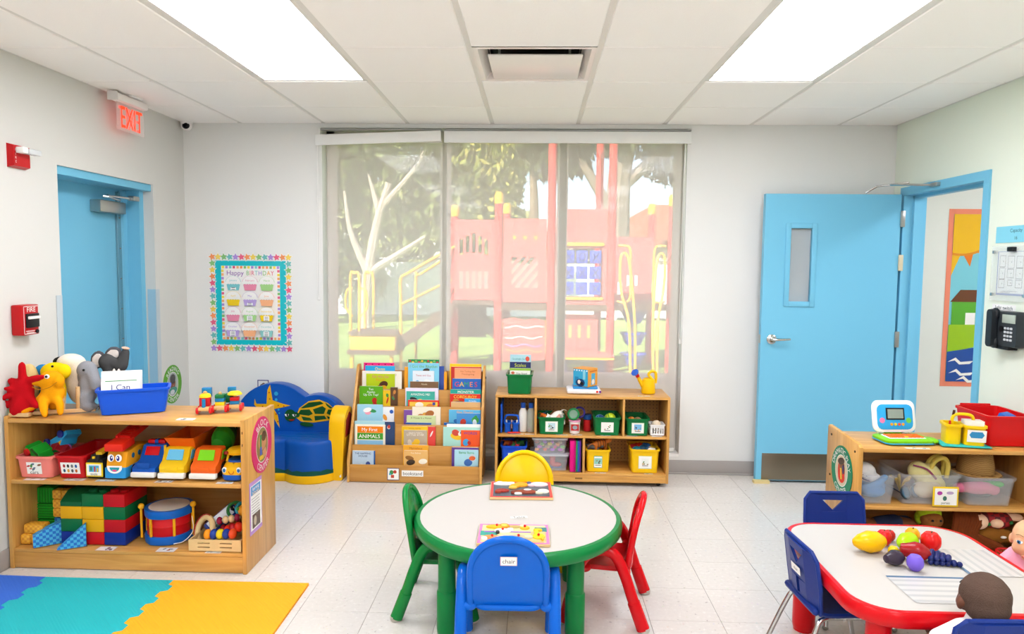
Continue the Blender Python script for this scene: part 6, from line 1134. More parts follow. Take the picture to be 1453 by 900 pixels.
# ---- toy fruit
FG = 'toy fruit on the red table'
def fruit(name, label, x, y, r, col, shape=None, stem=True, rz=0):
    t = thing(name, label, 'toy fruit', (x, y, TZ+.0015), rz, FG); m = mat(col, .22)
    prof = shape or [(.003, 0), (.55, .04), (.93, .3), (1, .5), (.94, .75), (.6, .97), (.2, 1.0), (.003, .96)]; one('flesh', LATHE([(a*r, c*2*r) for a, c in prof], 20), m, t)
    if stem: one('stem', CYL((0, 0, 1.93*r), (.003, 0, 2.12*r), .003, .002), mat('#5a4a24', .6), t)
    return t
def lying(name, label, x, y, r, l, col, rz, z=None, tip=.35):
    t = thing(name, label, 'toy fruit', (x, y, TZ+.0015+r), rz, FG); one('flesh', LATHE([(.003, -l), (r*tip, -l*.93), (r*.7, -l*.6), (r, -l*.05), (r*.9, l*.45), (r*.5, l*.85), (.003, l)], 20), mat(col, .25), t, T(ry=90)); return t
lying('toy_lemon', 'large yellow toy fruit lying at the edge of the pile', 1.302, 2.672, .042, .068, '#f4b80a', 8); fruit('toy_apple', 'red toy apple behind the yellow toy fruit', 1.392, 2.745, .030, '#d81a1c'); fruit('toy_cherry', 'small dark red toy fruit between the apple and the pear', 1.437, 2.79, .022, '#b82420'); lying('toy_pear', 'lime green toy pear in the middle of the pile', 1.46, 2.70, .035, .058, '#a6d80c', 35)
fruit('toy_peach', 'yellow orange toy fruit behind the lime green pear', 1.525, 2.785, .028, '#f0a818'); fruit('toy_tomato', 'bright red toy fruit beside the grapes', 1.55, 2.70, .037, '#e01a18'); lying('toy_plum', 'dark purple toy plum at the front of the pile', 1.338, 2.555, .029, .042, '#3a2f3c', 20, tip=.5); lying('toy_mango', 'deep red toy fruit on the front of the pile', 1.438, 2.602, .036, .052, '#9c1a1e', -25, tip=.6); fruit('toy_fig', 'violet toy fruit at the very front of the pile', 1.392, 2.515, .029, '#7a5fd0', stem=False); fruit('toy_lime', 'small lime yellow toy fruit beside the dark plum', 1.375, 2.635, .02, '#e0c01a', stem=False)
t = thing('toy_grapes', 'bunch of dark blue toy grapes beside the deep red fruit', 'toy fruit', (1.535, 2.575, TZ+.0015), -32, FG); k_ = 0
for i in range(6):
    for j in range(6-i):
        for l in range(2 if i < 4 else 1):
            one('grape', SPH(.0105, n=10, m=7), mat('#1a2560', .25), t, T(-.045+.018*i, (j-(5-i)/2)*.0155, .011+.014*l)); k_ += 1
one('leaf', PRISM([(-.03, 0), (-.01, .016), (.012, .01), (.022, 0), (.01, -.012), (-.01, -.016)], .003), mat('#1f4a34', .5), t, T(-.066, .0, .022, ry=15)); one('stem', CYL((-.055, 0, .02), (-.08, 0, .028), .004), mat('#6a5a2a', .6), t)
# ---- dolls
def doll(label, loc, rz, skin, hair, cloth, legs, arms, extra=None, hr=.07, hz=.222):
    t = thing('baby_doll', label, 'doll', loc, rz); S = mat(skin, .45, sss=.1); C_ = mat(cloth, .9, bump=180, bs=.4)
    plush('body', [ball(0, .012, hz+.012, hr, hr*1.02, hr*.98), ball(0, -hr*.42, hz-.018, hr*.80, hr*.58, hr*.62), ball(-hr*.42, -hr*.45, hz-.028, hr*.42, hr*.40, hr*.38), ball(hr*.42, -hr*.45, hz-.028, hr*.42, hr*.40, hr*.38), ball(0, -hr*.62, hz-.052, hr*.34, hr*.34, hr*.28), limb([(0, 0, hz-.05), (0, .0, .12)], .034, .04), ball(0, .0, .08, .055, .048, .065)]+[limb(a, .024, .016) for a in arms]+[ball(*a[-1], .019, .019, .017) for a in arms]+[limb([a[-1], tuple(Vector(a[-1])+d)], .0055, .0045) for a in arms for d in (Vector((-.012, -.022, -.004)), Vector((-.004, -.027, -.003)), Vector((.004, -.027, -.003)), Vector((.011, -.023, -.004)), Vector((.018, -.010, .004)))]+[limb(a, .032, .021) for a in legs]+[ball(a[-1][0], a[-1][1]-.012, a[-1][2], .018, .03, .017) for a in legs]+[ball(0, -hr*.98, hz-.018, .011, .013, .010), ball(-hr*1.0, .012, hz-.012, .010, .015, .021), ball(hr*1.0, .012, hz-.012, .010, .015, .021)], S, t, .0045, 3)
    for sx in (-1, 1):
        e = one('eye', SPH(.0115, .006, .0095), mat('#eef0ee', .15), t, T(sx*hr*.38, -hr*.86, hz+.004, rz=sx*16)); one('iris', SPH(.0072, .0045, .0078), mat('#2b78a8', .15), e, T(0, -.0035, 0)); one('pupil', SPH(.0035, .003, .0038), BLACK, e, T(0, -.0065, 0)); one('lid', SPH(.0125, .0065, .005), S, e, T(0, .0, .0075)); one('brow', TUBE(CR([(sx*hr*.2, -hr*.90, hz+.027), (sx*hr*.4, -hr*.86, hz+.031), (sx*hr*.58, -hr*.74, hz+.026)], 3), .0016, 6), mat('#a07a58' if not hair else '#1c1412', .7), t)
    one('lips', SPH(.015, .006, .0055), mat('#c8685c', .4), t, T(0, -hr*1.04, hz-.047))
    plush('shirt', [ball(0, .002, .085, .064, .055, .068), ball(0, 0, .045, .064, .056, .04)]+[limb(a[:2], .032, .027) for a in arms]+[limb([(0, 0, .125), (0, 0, .145)], .05, .044)], C_, t, .006, 3)
    plush('trousers', [limb(a[:2], .040, .032) for a in legs], mat(extra or cloth, .9, bump=180, bs=.4), t, .006, 3)
    if hair: plush('hair', [ball(0, .018, hz+.02, hr*1.035, hr*1.04, hr*.99), ball(0, .03, hz-.01, hr*.95, hr*.9, hr*.8)], fuzz(hair), t, .005, 3)
    return t
LEG = [[(sx*.035, -.03, .038), (sx*.05, -.12, .026), (sx*.055, -.16, .022)] for sx in (-1, 1)]
doll('pale bald baby doll in pink sitting at the red rimmed table', (1.918, 2.675, .298), -48, '#e6ae86', None, '#f0a8bc', LEG, [[(sx*.05, 0, .115), (sx*.085, -.02, .075), (sx*.08, -.045, .055)] for sx in (-1, 1)], hz=.182)
doll('dark haired baby doll in white seen from behind on a navy chair', (1.382, 2.124, .286), 176, '#6a4230', '#5a473d', '#f2e8e8', LEG, [[(-.05, 0, .125), (-.10, -.02, .09), (-.13, -.05, .06)], [(.05, 0, .125), (.115, -.01, .085), (.155, -.045, .05)]], '#e8a0b4', .068)

# ---------------------------------------------------------------- dress up shelf on the right
RX0, RX1, RY0, RY1, RTZ, RMZ, RBZ = 1.612, 2.506, 3.455, 3.83, .628, .335, .075
ds = thing('dress_up_shelf', 'maple shelf beside the doorway with tubs of dress up clothes and dolls', 'shelf', (0, 0, 0))
ep = [(RY0, 0), (RY1, 0), (RY1, .655), (RY1-.01, .665), (RY0+.02, .645), (RY0, .63)]
one('end_panel', SIDE(ep, .02, .003), WZ, ds, T(RX0+.01, 0, .001)); one('end_panel', SIDE(ep, .02, .003), WZ, ds, T(RX1-.01, 0, .001))
boards(ds, [('top_board', RX0+.02, RX1-.02, RY0, RY1, RTZ-.02, RTZ, WX), ('middle_board', RX0+.02, RX1-.02, RY0+.004, RY1-.008, RMZ-.018, RMZ, WX), ('bottom_board', RX0+.02, RX1-.02, RY0+.004, RY1-.008, RBZ-.018, RBZ, WX), ('kick_board', RX0+.02, RX1-.02, RY0+.004, RY0+.02, .004, RBZ-.018, WX), ('back_panel', RX0+.02, RX1-.02, RY1-.008, RY1, .02, RTZ-.02, WI)])
for y, z in ((3.5, .6), (3.78, .62), (3.5, .12), (3.78, .4)): one('bolt', CYL((RX0-.003, y, z), (RX0+.001, y, z), .006), mat('#3a2a18', .5), ds)
shelf_labels(ds, [(1.905, 3.475, RTZ, .12, .025, -2, ['#3a8ac0', '#e8d84a'])]); RTZ += .0045; RMZ += .0045; RBZ += .0045
def art_dress(p, w, h): p.ell(0, .0, w*.17, h*.24, '#c8452a'); p.ell(.02*w, .12*h, w*.11, h*.1, '#8a5a3a'); p.ell(-.02*w, .19*h, w*.16, h*.07, '#3a2418', 15); p.ell(.02*w, -.1*h, w*.16, h*.14, '#d8301c'); p.rect(.0, -.06*h, w*.07, h*.22, '#e8c83a', 10); p.ell(.1*w, .05*h, w*.05, h*.1, '#2a2a5a')
oval_sign('oval_sign', 'green oval DRAMATIC PLAY CENTER sign on the dress up shelf end', .245, .262, '#12805a', 'DRAMATIC PLAY', 'CENTER', onrightwall(RX0-.001, 3.635, .462), art_dress, inner='#d8c8a8', s1=1.35, s2=.72)
# toy laptop
t = thing('toy_laptop', 'blue and green toy laptop with orange keys on the dress up shelf', 'toy laptop', (1.895, 3.60, RTZ), 4); LG, LB = mat('#7ac81c', .35), mat('#2fa4e0', .35)
one('base', LOFT([rrect(.245, .155, .03, .001), rrect(.255, .165, .035, .008), rrect(.255, .165, .035, .02), rrect(.23, .14, .03, .027)]), LG, t); one('base_trim', LOFT([rrect(.258, .168, .035, .004), rrect(.258, .168, .035, .009)]), LB, t); one('mouse_tail', SPH(.035, .05, .014), LG, t, T(.125, -.03, .014)); one('key_bed', BOX(.19, .085, .004, .002), mat('#d8e8f0', .4), t, T(-.005, -.012, .028))
for r_ in range(3):
    for c_ in range(9): one('key', BOX(.0165, .018, .006, .002), mat('#f0701c' if (r_, c_) != (0, 4) else '#f2c81c', .4), t, T(-.085+.02*c_, -.038+.025*r_, .0325))
sc_ = one('screen_shell', LOFT([rrect(.215, .155, .03, -.010), rrect(.225, .165, .035, -.004), rrect(.225, .165, .035, .006), rrect(.205, .145, .03, .012)]), mat('#f2f2f2', .3), t, T(-.018, .062, .118) @ FRONT @ T(rx=-12)); one('screen_face', LOFT([rrect(.185, .125, .03, .010), rrect(.19, .13, .03, .014), rrect(.17, .11, .025, .017)]), LB, sc_, T(0, -.004, 0)); one('display', BOX(.098, .062, .004, .003), BLACK, sc_, T(.0, .012, .018)); one('display_glass', BOX(.082, .047, .002), mat('#8f9a90', .2), sc_, T(.0, .012, .0205), sm=False)
for k in range(4): one('face_button', CYL((0, 0, .015), (0, 0, .021), .007, n=10), mat(['#f09a1c', '#f0c81c', '#e8482c', '#f09a1c'][k], .4), sc_, T(-.022+.02*k, -.042, 0))
for sx, c in ((-1, '#e87aa8'), (1, '#6ac04a')): one('sticker', CYL((0, 0, .015), (0, 0, .0185), .014, n=12), mat(c, .4), sc_, T(sx*.07, -.022, 0))
one('hinge', BOX(.09, .02, .035, .006), LG, t, T(-.015, .066, .03)); 
for sx in (-1, 1): one('hinge_arm', BOX(.03, .018, .035, .006), mat('#f2f2f2', .3), t, T(-.015+sx*.065, .066, .032))
# yellow caddy on a teal mat
tag(one('foam_sheet', BOX(.225, .13, .006, .002), mat('#2fb4b0', .6), None, T(2.165, 3.555, RTZ+.0035, rz=-8)), 'thin teal sheet under the yellow caddy', 'sheet')
t = thing('caddy', 'yellow carry caddy of paper with a blue shape label', 'caddy', (2.168, 3.57, RTZ+.007), -12); cy = mat('#f2c80c', .35); one('cup', BIN(.085, .12, .10, .8), cy, t, T(-.045, 0, 0)); one('cup', BIN(.11, .12, .10, .84), cy, t, T(.048, -.005, 0)); one('handle', TUBE(CR([(-.045, 0, .09), (-.04, 0, .13), (-.02, 0, .145), (.03, 0, .145), (.05, 0, .13), (.055, 0, .09)], 5), .008, 8), cy, t)
card('bin_label', t, .085, .062, T(.05, -.062, .05) @ FRONT @ T(rx=5), lambda p: p.poly([(-.034, .006), (-.024, .022), (.024, .022), (.034, .006), (.024, -.010), (-.024, -.010)], '#2a8ac0'))
for k in range(4): one('paper', BOX(.085, .003, .06), mat('#f4f2ec', .7), t, T(.05, -.03+.02*k, .09, rx=4*k), sm=False)
one('crayon', CYL((-.05, .01, .04), (-.035, .0, .165), .006), mat('#4a2a1c', .5), t); one('crayon', CYL((-.06, -.02, .03), (-.06, -.025, .115), .005), mat('#c8281c', .5), t)
t = bin_('storage_bin', 'large red bin at the end of the dress up shelf top', 'bin', 2.384, 3.665, RTZ, .235, .30, .155, '#cf1014', rz=0); tag(one('toy_part', BOX(.08, .05, .05, .006), mat('#2a62b8', .4), None, T(2.42, 3.62, RTZ+.125, rx=20, rz=30)), 'blue plastic piece sticking out of the large red bin', 'toy piece'); one('scoop_lip', BOX(.16, .012, .02, .005), mat('#cf1014', .3), t, T(0, .15, .155))
# clear tubs of dress up clothes
def ctub(lab, x, y, w, d, h): return tub(lab, x, y, RMZ, w, d, h, False, tt=.84, grp='open clear tubs of dress up clothes')
ctub('open clear tub of a blue costume nearest the green oval sign', 1.725, 3.60, .185, .27, .15); ctub('large open clear tub of bags with a yellow label', 1.985, 3.61, .30, .28, .155); ctub('open clear tub under the straw hat', 2.28, 3.61, .25, .28, .145)
def cloth(name, lab, cat, x, y, z, col, shapes, rz=0): t = thing(name, lab, cat, (x, y, z), rz, 'dress up clothes in the tubs'); plush('fabric', shapes, mat(col, .9, bump=60, bs=.6), t, .006, 3); return t
cloth('costume', 'blue folded costume in the clear tub', 'costume', 1.725, 3.56, RMZ+.01, '#2a8ad0', [ball(0, 0, .04, .07, .07, .035), limb([(-.05, -.02, .05), (.0, -.05, .08), (.06, -.02, .11)], .022, .016), limb([(-.06, .03, .05), (0, .04, .06), (.06, .03, .05)], .03, .03)])
t = cloth('hat', 'white sailor hat with navy bands in the clear tub', 'hat', 1.705, 3.60, RMZ+.085, '#eceaea', [ball(0, 0, .05, .06, .055, .045), ball(.03, -.01, .02, .055, .05, .025)])
for k in range(2): one('band', TORUS(.058-.006*k, .004, 20, 6), mat('#232a66', .7), t, T(0, 0, .04+.018*k, rx=25, ry=20))
cloth('apron', 'tan folded cloth under the blue costume', 'cloth', 1.75, 3.66, RMZ+.01, '#d8c09a', [ball(0, 0, .05, .05, .05, .045)])
t = cloth('handbag', 'pale yellow toy handbag with looped handles', 'bag', 2.03, 3.60, RMZ+.012, '#e6dc9a', [ball(0, 0, .10, .07, .045, .07), ball(-.05, 0, .13, .05, .04, .05), ball(.03, 0, .06, .06, .05, .05)])
for k in range(2): one('handle', TUBE(CR([(.0, -.02+.04*k, .14), (.02, -.03+.04*k, .19), (.06, -.03+.04*k, .205), (.09, -.02+.04*k, .17), (.085, -.02+.04*k, .10)], 5), .011, 8), mat('#dfc860', .8), t)
one('piping', TUBE(CR([(-.09, -.03, .165), (-.03, -.045, .15), (.02, -.045, .10)], 4), .005, 6), mat('#9a4a6a', .8), t)
cloth('scarf', 'cream soft cloth in the bag tub', 'cloth', 1.99, 3.55, RMZ+.012, '#e8dcc0', [ball(0, 0, .045, .07, .05, .04), ball(.05, .03, .05, .05, .05, .04)])
t = thing('toy_glasses', 'black and teal toy glasses in the bag tub', 'glasses', (1.905, 3.52, RMZ+.055), 25, 'dress up clothes in the tubs')
for sx in (-1, 1): one('lens_ring', TORUS(.03, .005, 18, 6), mat('#1c2a34', .4), t, T(sx*.034, 0, 0, rx=70)); one('lens', CYL((0, 0, -.001), (0, 0, .001), .028, n=16), mat('#2f6a8a', .2), t, T(sx*.034, 0, 0, rx=70))
one('bridge', CYL((-.008, 0, .004), (.008, 0, .004), .003), BLACK, t); one('temple', TUBE([(-.064, 0, .0), (-.07, .08, .02)], .003, 6), BLACK, t)
t = thing('toy_flowers', 'yellow plastic flowers in the bag tub', 'toy', (1.885, 3.58, RMZ+.09), 0, 'dress up clothes in the tubs')
for k in range(5): one('petal_stem', TUBE(CR([(0, 0, -.05), (.02*math.cos(k*1.3), .02*math.sin(k*1.3), 0), (.045*math.cos(k*1.3), .04*math.sin(k*1.3), .02)], 3), [.004, .008], 6, True), mat('#d8b01c', .5), t)
t = thing('tub_label', 'yellow framed purses label leaning on the bag tub', 'label card', (2.045, 3.455, RMZ)); one('frame', BOX(.125, .004, .10, .002), mat('#f0c81c', .4), t, T(0, .012, .052)); card('label_print', t, .108, .084, T(0, .0096, .052) @ FRONT, lambda p: [p.ell(-.03, .018, .013, .010, '#b03a9a'), p.ell(.02, .02, .018, .008, '#b8a0c0'), p.ell(-.005, -.008, .010, .012, '#3a6a5a'), p.text('purses', 0, -.03, .016, '#333')]); t.location.y = 3.448
# straw hat
def straw():
    M, nt, n, L, b = nodes_mat('woven_straw'); tc = n.new('ShaderNodeTexCoord'); w1 = n.new('ShaderNodeTexWave'); w1.inputs['Scale'].default_value = 60; w1.bands_direction = 'Z'; w1.inputs['Distortion'].default_value = 3; L.new(tc.outputs['Object'], w1.inputs[0]); rp = ramp(n, [(.2, '#7a5426'), (.8, '#c09656')]); L.new(w1.outputs['Fac'], rp.inputs[0]); L.new(rp.outputs[0], b.inputs['Base Color']); bp = n.new('ShaderNodeBump'); bp.inputs['Strength'].default_value = .6; bp.inputs['Distance'].default_value = .004; L.new(w1.outputs['Fac'], bp.inputs['Height']); L.new(bp.outputs[0], b.inputs['Normal']); b.inputs['Roughness'].default_value = .8
    return M
t = thing('straw_hat', 'brown woven straw hat on top of the last clear tub', 'hat', (2.27, 3.60, RMZ+.135)); one('crown', LATHE([(.085, 0), (.082, .05), (.072, .10), (.05, .12), (.001, .125)], 24), straw(), t); one('brim', LATHE([(.08, .002), (.11, .0), (.118, .004), (.11, .008), (.08, .01)], 24), straw(), t)
cloth('costume', 'pink shiny cloth in the straw hat tub', 'cloth', 2.25, 3.55, RMZ+.012, '#e07a9a', [ball(0, 0, .06, .08, .05, .03), limb([(-.09, 0, .06), (0, -.03, .075), (.07, -.02, .06)], .026, .03)]); cloth('cloth', 'dark grey cloth at the bottom of the straw hat tub', 'cloth', 2.28, 3.62, RMZ+.010, '#4a4440', [ball(0, 0, .035, .09, .1, .03)]); cloth('scarf', 'bright green cloth in the straw hat tub', 'cloth', 2.32, 3.54, RMZ+.085, '#2fc02a', [ball(0, 0, .012, .06, .03, .018)])
# lower dolls
t = thing('cloth_doll', 'dark skinned doll in denim lying on the bottom board', 'doll', (1.80, 3.58, RBZ+.02), group='dolls on the bottom board'); plush('body', [ball(-.10, -.02, .085, .06, .06, .06), limb([(-.02, 0, .09), (.06, 0, .10), (.14, 0, .09)], .05, .045), limb([(0, -.05, .1), (.05, -.07, .09), (.09, -.075, .07)], .022, .017)], mat('#6a4026', .6), t, .007, 4); plush('clothes', [limb([(-.01, .0, .09), (.06, 0, .10)], .056, .056), limb([(.06, .02, .09), (.13, .02, .10)], .05, .044), ball(.02, -.04, .10, .04, .03, .035)], mat('#222c48', .9, bump=160), t); plush('cuff', [ball(.055, -.068, .10, .025, .02, .028)], mat('#8a9498', .9), t)
t = thing('cloth_doll', 'brown bear plush in a neon green hood', 'plush toy', (2.03, 3.56, RBZ+.01), group='dolls on the bottom board'); plush('body', [ball(0, -.02, .155, .055, .05, .045), ball(0, 0, .07, .06, .05, .07)], fuzz('#8a5428'), t); plush('hood', [ball(0, .005, .185, .06, .05, .04), ball(0, .03, .15, .06, .04, .05)], fuzz('#b8d82a'), t); plush('vest', [ball(0, -.012, .06, .066, .055, .05)], fuzz('#b8d81c'), t); [one('eye', SPH(.006), BLACK, t, T(sx*.02, -.066, .165)) for sx in (-1, 1)]; plush('scarf', [ball(.03, -.05, .085, .05, .02, .018)], fuzz('#d84a2a'), t)
t = thing('cloth_doll', 'rag doll with thick brown yarn hair and pale face', 'doll', (2.20, 3.56, RBZ+.008), group='dolls on the bottom board'); t.scale = (1, 1, .92); HB = fuzz('#6e3518'); plush('body', [ball(.06, -.03, .17, .045, .035, .045), ball(.02, 0, .07, .06, .05, .06)], mat('#f0c8a8', .7), t)
for k in range(9): one('hair_strand', TUBE(CR([(-.04+.012*k, .0, .22), (-.06+.014*k, -.045, .18), (-.07+.012*k, -.06, .11), (-.02+.02*k, -.075, .05)], 4), .018, 7, True), HB, t)
t = thing('cloth_doll', 'doll in red plaid with a pale hand', 'doll', (2.36, 3.56, RBZ-.004), group='dolls on the bottom board'); plush('dress', [ball(0, 0, .17, .085, .05, .05), limb([(-.06, 0, .18), (-.1, -.02, .17)], .035, .03)], checker_mat('#a81820', '#5a1018', 40), t); plush('body', [ball(-.02, -.045, .165, .035, .02, .025), limb([(.06, 0, .19), (.10, -.02, .19)], .025, .022), ball(.0, .04, .2, .04, .03, .03)], mat('#f2c8a4', .6), t); plush('leaf_trim', [ball(.05, -.045, .17, .012, .008, .012), ball(-.06, -.045, .16, .012, .008, .012)], mat('#2a6a34', .8), t, .005)
t = thing('cloth_doll', 'brown plush with long limbs at the end of the bottom board', 'plush toy', (2.36, 3.55, RBZ+.012), group='dolls on the bottom board'); plush('body', [ball(-.03, 0, .075, .085, .05, .05), limb([(.02, -.02, .09), (.07, -.04, .07), (.08, -.05, .02)], .032, .028), limb([(-.08, -.02, .07), (-.11, -.04, .03)], .03, .028)], fuzz('#8e5a22'), t); plush('paw_patch', [ball(.005, -.052, .085, .018, .008, .01)], mat('#e8e4dc', .7), t, .005)
t = thing('wire_basket', 'red wire basket low beside the pale doll', 'basket', (2.12, 3.42, .075)); t.location = (2.38, 3.30, .002); wr = mat('#c81a1c', .4)
for z in (.004, .055, .105, .15): one('hoop', TUBE([(x, y, z) for x, y in rr2(.20+.2*z, .20+.2*z, .03, 3)]+[(rr2(.20+.2*z, .20+.2*z, .03, 3)[0][0], rr2(.20+.2*z, .20+.2*z, .03, 3)[0][1], z)], .003 if z < .15 else .005, 6), wr, t)
for k in range(8):
    for sy in (-1, 1): one('wire', CYL((-.09+.0257*k, sy*.10, .004), ((-.09+.0257*k)*1.15, sy*.115, .15), .002, n=6), wr, t); one('wire', CYL((sy*.10, -.09+.0257*k, .004), (sy*.115, (-.09+.0257*k)*1.15, .15), .002, n=6), wr, t)

# ---------------------------------------------------------------- on the walls
t = thing('fire_strobe', 'red fire alarm strobe high on the white wall', 'alarm', (XL, 3.415, 2.027)); RD = mat('#b8141a', .35)
one('plate', LOFT([[(0, y*1.0, z*1.0) for y, z in ((-.062, -.058), (.062, -.058), (.062, .058), (-.062, .058))], [(.03, y, z) for y, z in ((-.055, -.05), (.055, -.05), (.055, .05), (-.055, .05))]]), RD, t, sm=False); one('strobe_base', BOX(.04, .035, .03, .004), mat('#f0efec', .35), t, T(.05, -.025, .028)); one('strobe_lens', BOX(.045, .085, .026, .004), mat('#dfe4e6', .15, a=.6), t, T(.055, .035, .026)); p = PR()
for k, ch in enumerate('FIRE'): p.text(ch, -.043, .028-.019*k, .017, '#f2e8e4')
p.build('lettering', t, Matrix.Translation((.0305, 0, 0)) @ onleftwall(0, 0, 0))
t = thing('fire_pull', 'red fire alarm pull station above the puppets', 'alarm', (XL, 3.393, 1.218)); one('box', BOX(.06, .118, .152, .008), RD, t, T(.03, 0, 0)); one('handle_plate', BOX(.012, .085, .07, .003), mat('#1c1c1e', .4), t, T(.064, .003, -.003)); one('pull_bar', BOX(.018, .075, .014, .003), mat('#e8e4e0', .4), t, T(.072, .003, .012)); one('lock', CYL((.06, .035, -.06), (.066, .035, -.06), .010), BLACK, t); p = PR(); p.line([(-.05, -.068), (.05, -.068), (.05, .068), (-.05, .068), (-.05, -.068)], .003, '#f0e4e0'); p.text('FIRE', .0, .052, .034, '#f6f0ec', .09); p.rect(-.01, -.055, .06, .004, '#e8d8d4'); p.rect(-.01, -.063, .05, .003, '#e8d8d4'); p.build('lettering', t, Matrix.Translation((.0605, 0, 0)) @ onleftwall(0, 0, 0))
# exit sign hung from the ceiling
t = thing('exit_sign', 'lit red EXIT sign hanging under the ceiling by the blue exit door', 'exit sign', (-2.497, 4.255, 2.5)); EW = mat('#efece8', .35)
one('canopy', BOX(.075, .12, .012, .003), EW, t, T(0, .03, .017)); one('housing', BOX(.06, .335, .048, .016), EW, t, T(0, 0, -.014)); one('housing_end', BOX(.062, .012, .052, .004), mat('#dcd8d4', .4), t, T(0, -.168, -.014)); one('panel', BOX(.006, .285, .165, .001), mat('#f6e4e0', .1, a=.22), t, T(0, .01, -.12)); p = PR(); p.text('EXIT', 0, 0, .185, '#ff3a1a', .235); o = p.build('letters', t, Matrix.Translation((.0045, .012, -.118)) @ onleftwall(0, 0, 0)); o.data.materials.clear(); o.data.materials.append(mat('#f23a14', .5, em=1.0))
p = PR(); p.text('EXIT', 0, 0, .185, '#ff3a1a', .235); o = p.build('letters', t, Matrix.Translation((-.0045, .012, -.118)) @ onrightwall(0, 0, 0)); o.data.materials.clear(); o.data.materials.append(mat('#f23a14', .5, em=1.0))
# dome camera
t = thing('security_camera', 'small white dome camera in the ceiling corner', 'camera', (-2.530, 5.02, ZC-.003)); one('mount', LATHE([(.042, -.012), (.044, 0), (.001, 0)], 22), EW, t); one('dome', LATHE([(.001, -.066), (.02, -.062), (.036, -.045), (.04, -.02), (.038, -.012), (.001, -.012)], 22), EW, t); one('lens', SPH(.02, .012, .02), mat('#0c0c0e', .1), t, T(.012, -.034, -.036)); one('lens_ring', TORUS(.021, .004, 20, 6), mat('#2a2a2c', .3), t, T(.012, -.033, -.036, rx=78, rz=18))
def art_read(p, w, h): p.ell(0, .02*h, w*.15, h*.17, '#7a4a34'); p.ell(0, .14*h, w*.15, h*.12, '#241c1c'); p.ell(-.03*w, .03*h, w*.02, h*.015, '#1a1412'); p.ell(.06*w, .03*h, w*.02, h*.015, '#1a1412'); p.ell(.02*w, -.04*h, w*.05, h*.015, '#a85a48'); p.ell(0, -.16*h, w*.22, h*.09, '#3f8a7a'); p.ell(-.04*w, -.2*h, w*.12, h*.06, '#c8d0d0')
oval_sign('oval_sign', 'green oval READING CENTER sign on the wall beside the exit door', .25, .275, '#5aa02a', 'READING', 'CENTER', onleftwall(XL+.001, 4.833, .645), art_read, inner='#a8b0a8', s1=.95)
# birthday poster
t = thing('birthday_poster', 'Happy BIRTHDAY poster with cupcakes in a star border on the wall', 'poster', (-2.103, YB-.002, 1.217)); p = PR(.0004); p.rect(0, 0, .528, .622, '#14bcc6'); p.rect(0, .0, .437, .547, '#f2efe9'); PAL = ['#7cc4c4', '#f0d84a', '#f0935a', '#e2607e', '#a98ad0', '#84c06e', '#f0b070']; n = 0
p.up()
for i in range(16):
    for s in (-1, 1): p.rect(-.205+.0274*i, s*.263, .0185, .0185, PAL[(i*3+s) % 7], keep=True)
for i in range(18):
    for s in (-1, 1): p.rect(s*.209, -.236+.0278*i, .0185, .0185, PAL[(i*2+s+3) % 7], keep=True)
p.text('Happy', -.115, .222, .050, '#8a50a8', .13); x = -.032
for ch, c in zip('BIRTHDAY', ['#8ac070', '#f0935a', '#e2607e', '#7cc4c4', '#a98ad0', '#8ac070', '#f0b04a', '#e2607e']): wd = twidth(ch, .048)*.85; p.text(ch, x+wd/2, .222, .048, c, sx=.85); x += wd+.002
MON = ['January', 'February', 'March', 'April', 'May', 'June', 'July', 'August', 'September', 'October', 'November', 'December']; MC = ['#7cc4c8', '#e68aa4', '#a4d488', '#f0cc10', '#b8a0d8', '#f4b080', '#e68aa4', '#a4d488', '#f0cc10', '#b8a0d8', '#f4b080', '#8cc8c4']
for i in range(12):
    cx, cz = -.128+.126*(i % 3), .145-.113*(i//3); p.poly([(cx-.052, cz), (cx-.040, cz-.052), (cx+.040, cz-.052), (cx+.052, cz)], MC[i]); p.ell(cx, cz+.006, .058, .048, MC[i], a0=0, a1=180); p.ell(cx, cz+.007, .0555, .046, '#f6f4ef', a0=0, a1=180)
    for k in range(6): p.ell(cx-.047+.0188*k, cz+.004, .0115, .0115, '#f6f4ef', keep=bool(k))
    p.text(MON[i], cx, cz+.022, .019, MC[i], .082)
    if i in (0, 4, 7, 8, 9, 11):
        h_ = .018 if i in (0, 4) else .036; p.rect(cx, cz-.052+h_/2+.004, .042, h_, '#f8f7f4')
        for q in range(int(h_/.012)+1): p.rect(cx, cz-.044+.0115*q, .026, .004, '#6a6a6a', keep=bool(q))
p.build('sheet', t, FRONT); b = [(-.284+.0437*i, s*.338) for s in (-1, 1) for i in range(14)]+[(s*.284, -.291+.0485*i) for s in (-1, 1) for i in range(13)]
for i, (x, z) in enumerate(b): q = PR(.0006); q.z = .0012+.0004*(i % 2); q.star(x, z, .035, '#f6f4f0', 8*(i % 3)); q.star(x, z, .028, ['#a98ad0', '#e2607e', '#f0935a', '#f0d05a', '#84bc74', '#6cb8b4'][i % 6], 8*(i % 3)); q.build('border_star', t, FRONT)
t = thing('picture_card', 'small purple framed picture card on the wall behind the sofa', 'picture', (-2.022, YB-.002, .60)); p = PR(); p.rect(0, 0, .085, .09, '#4a4278'); p.rect(0, 0, .072, .077, '#e8e6e0'); p.ell(0, -.005, .025, .022, '#4a4a3a'); p.ell(.004, .012, .012, .012, '#7a5a4a'); p.build('sheet', t, FRONT)
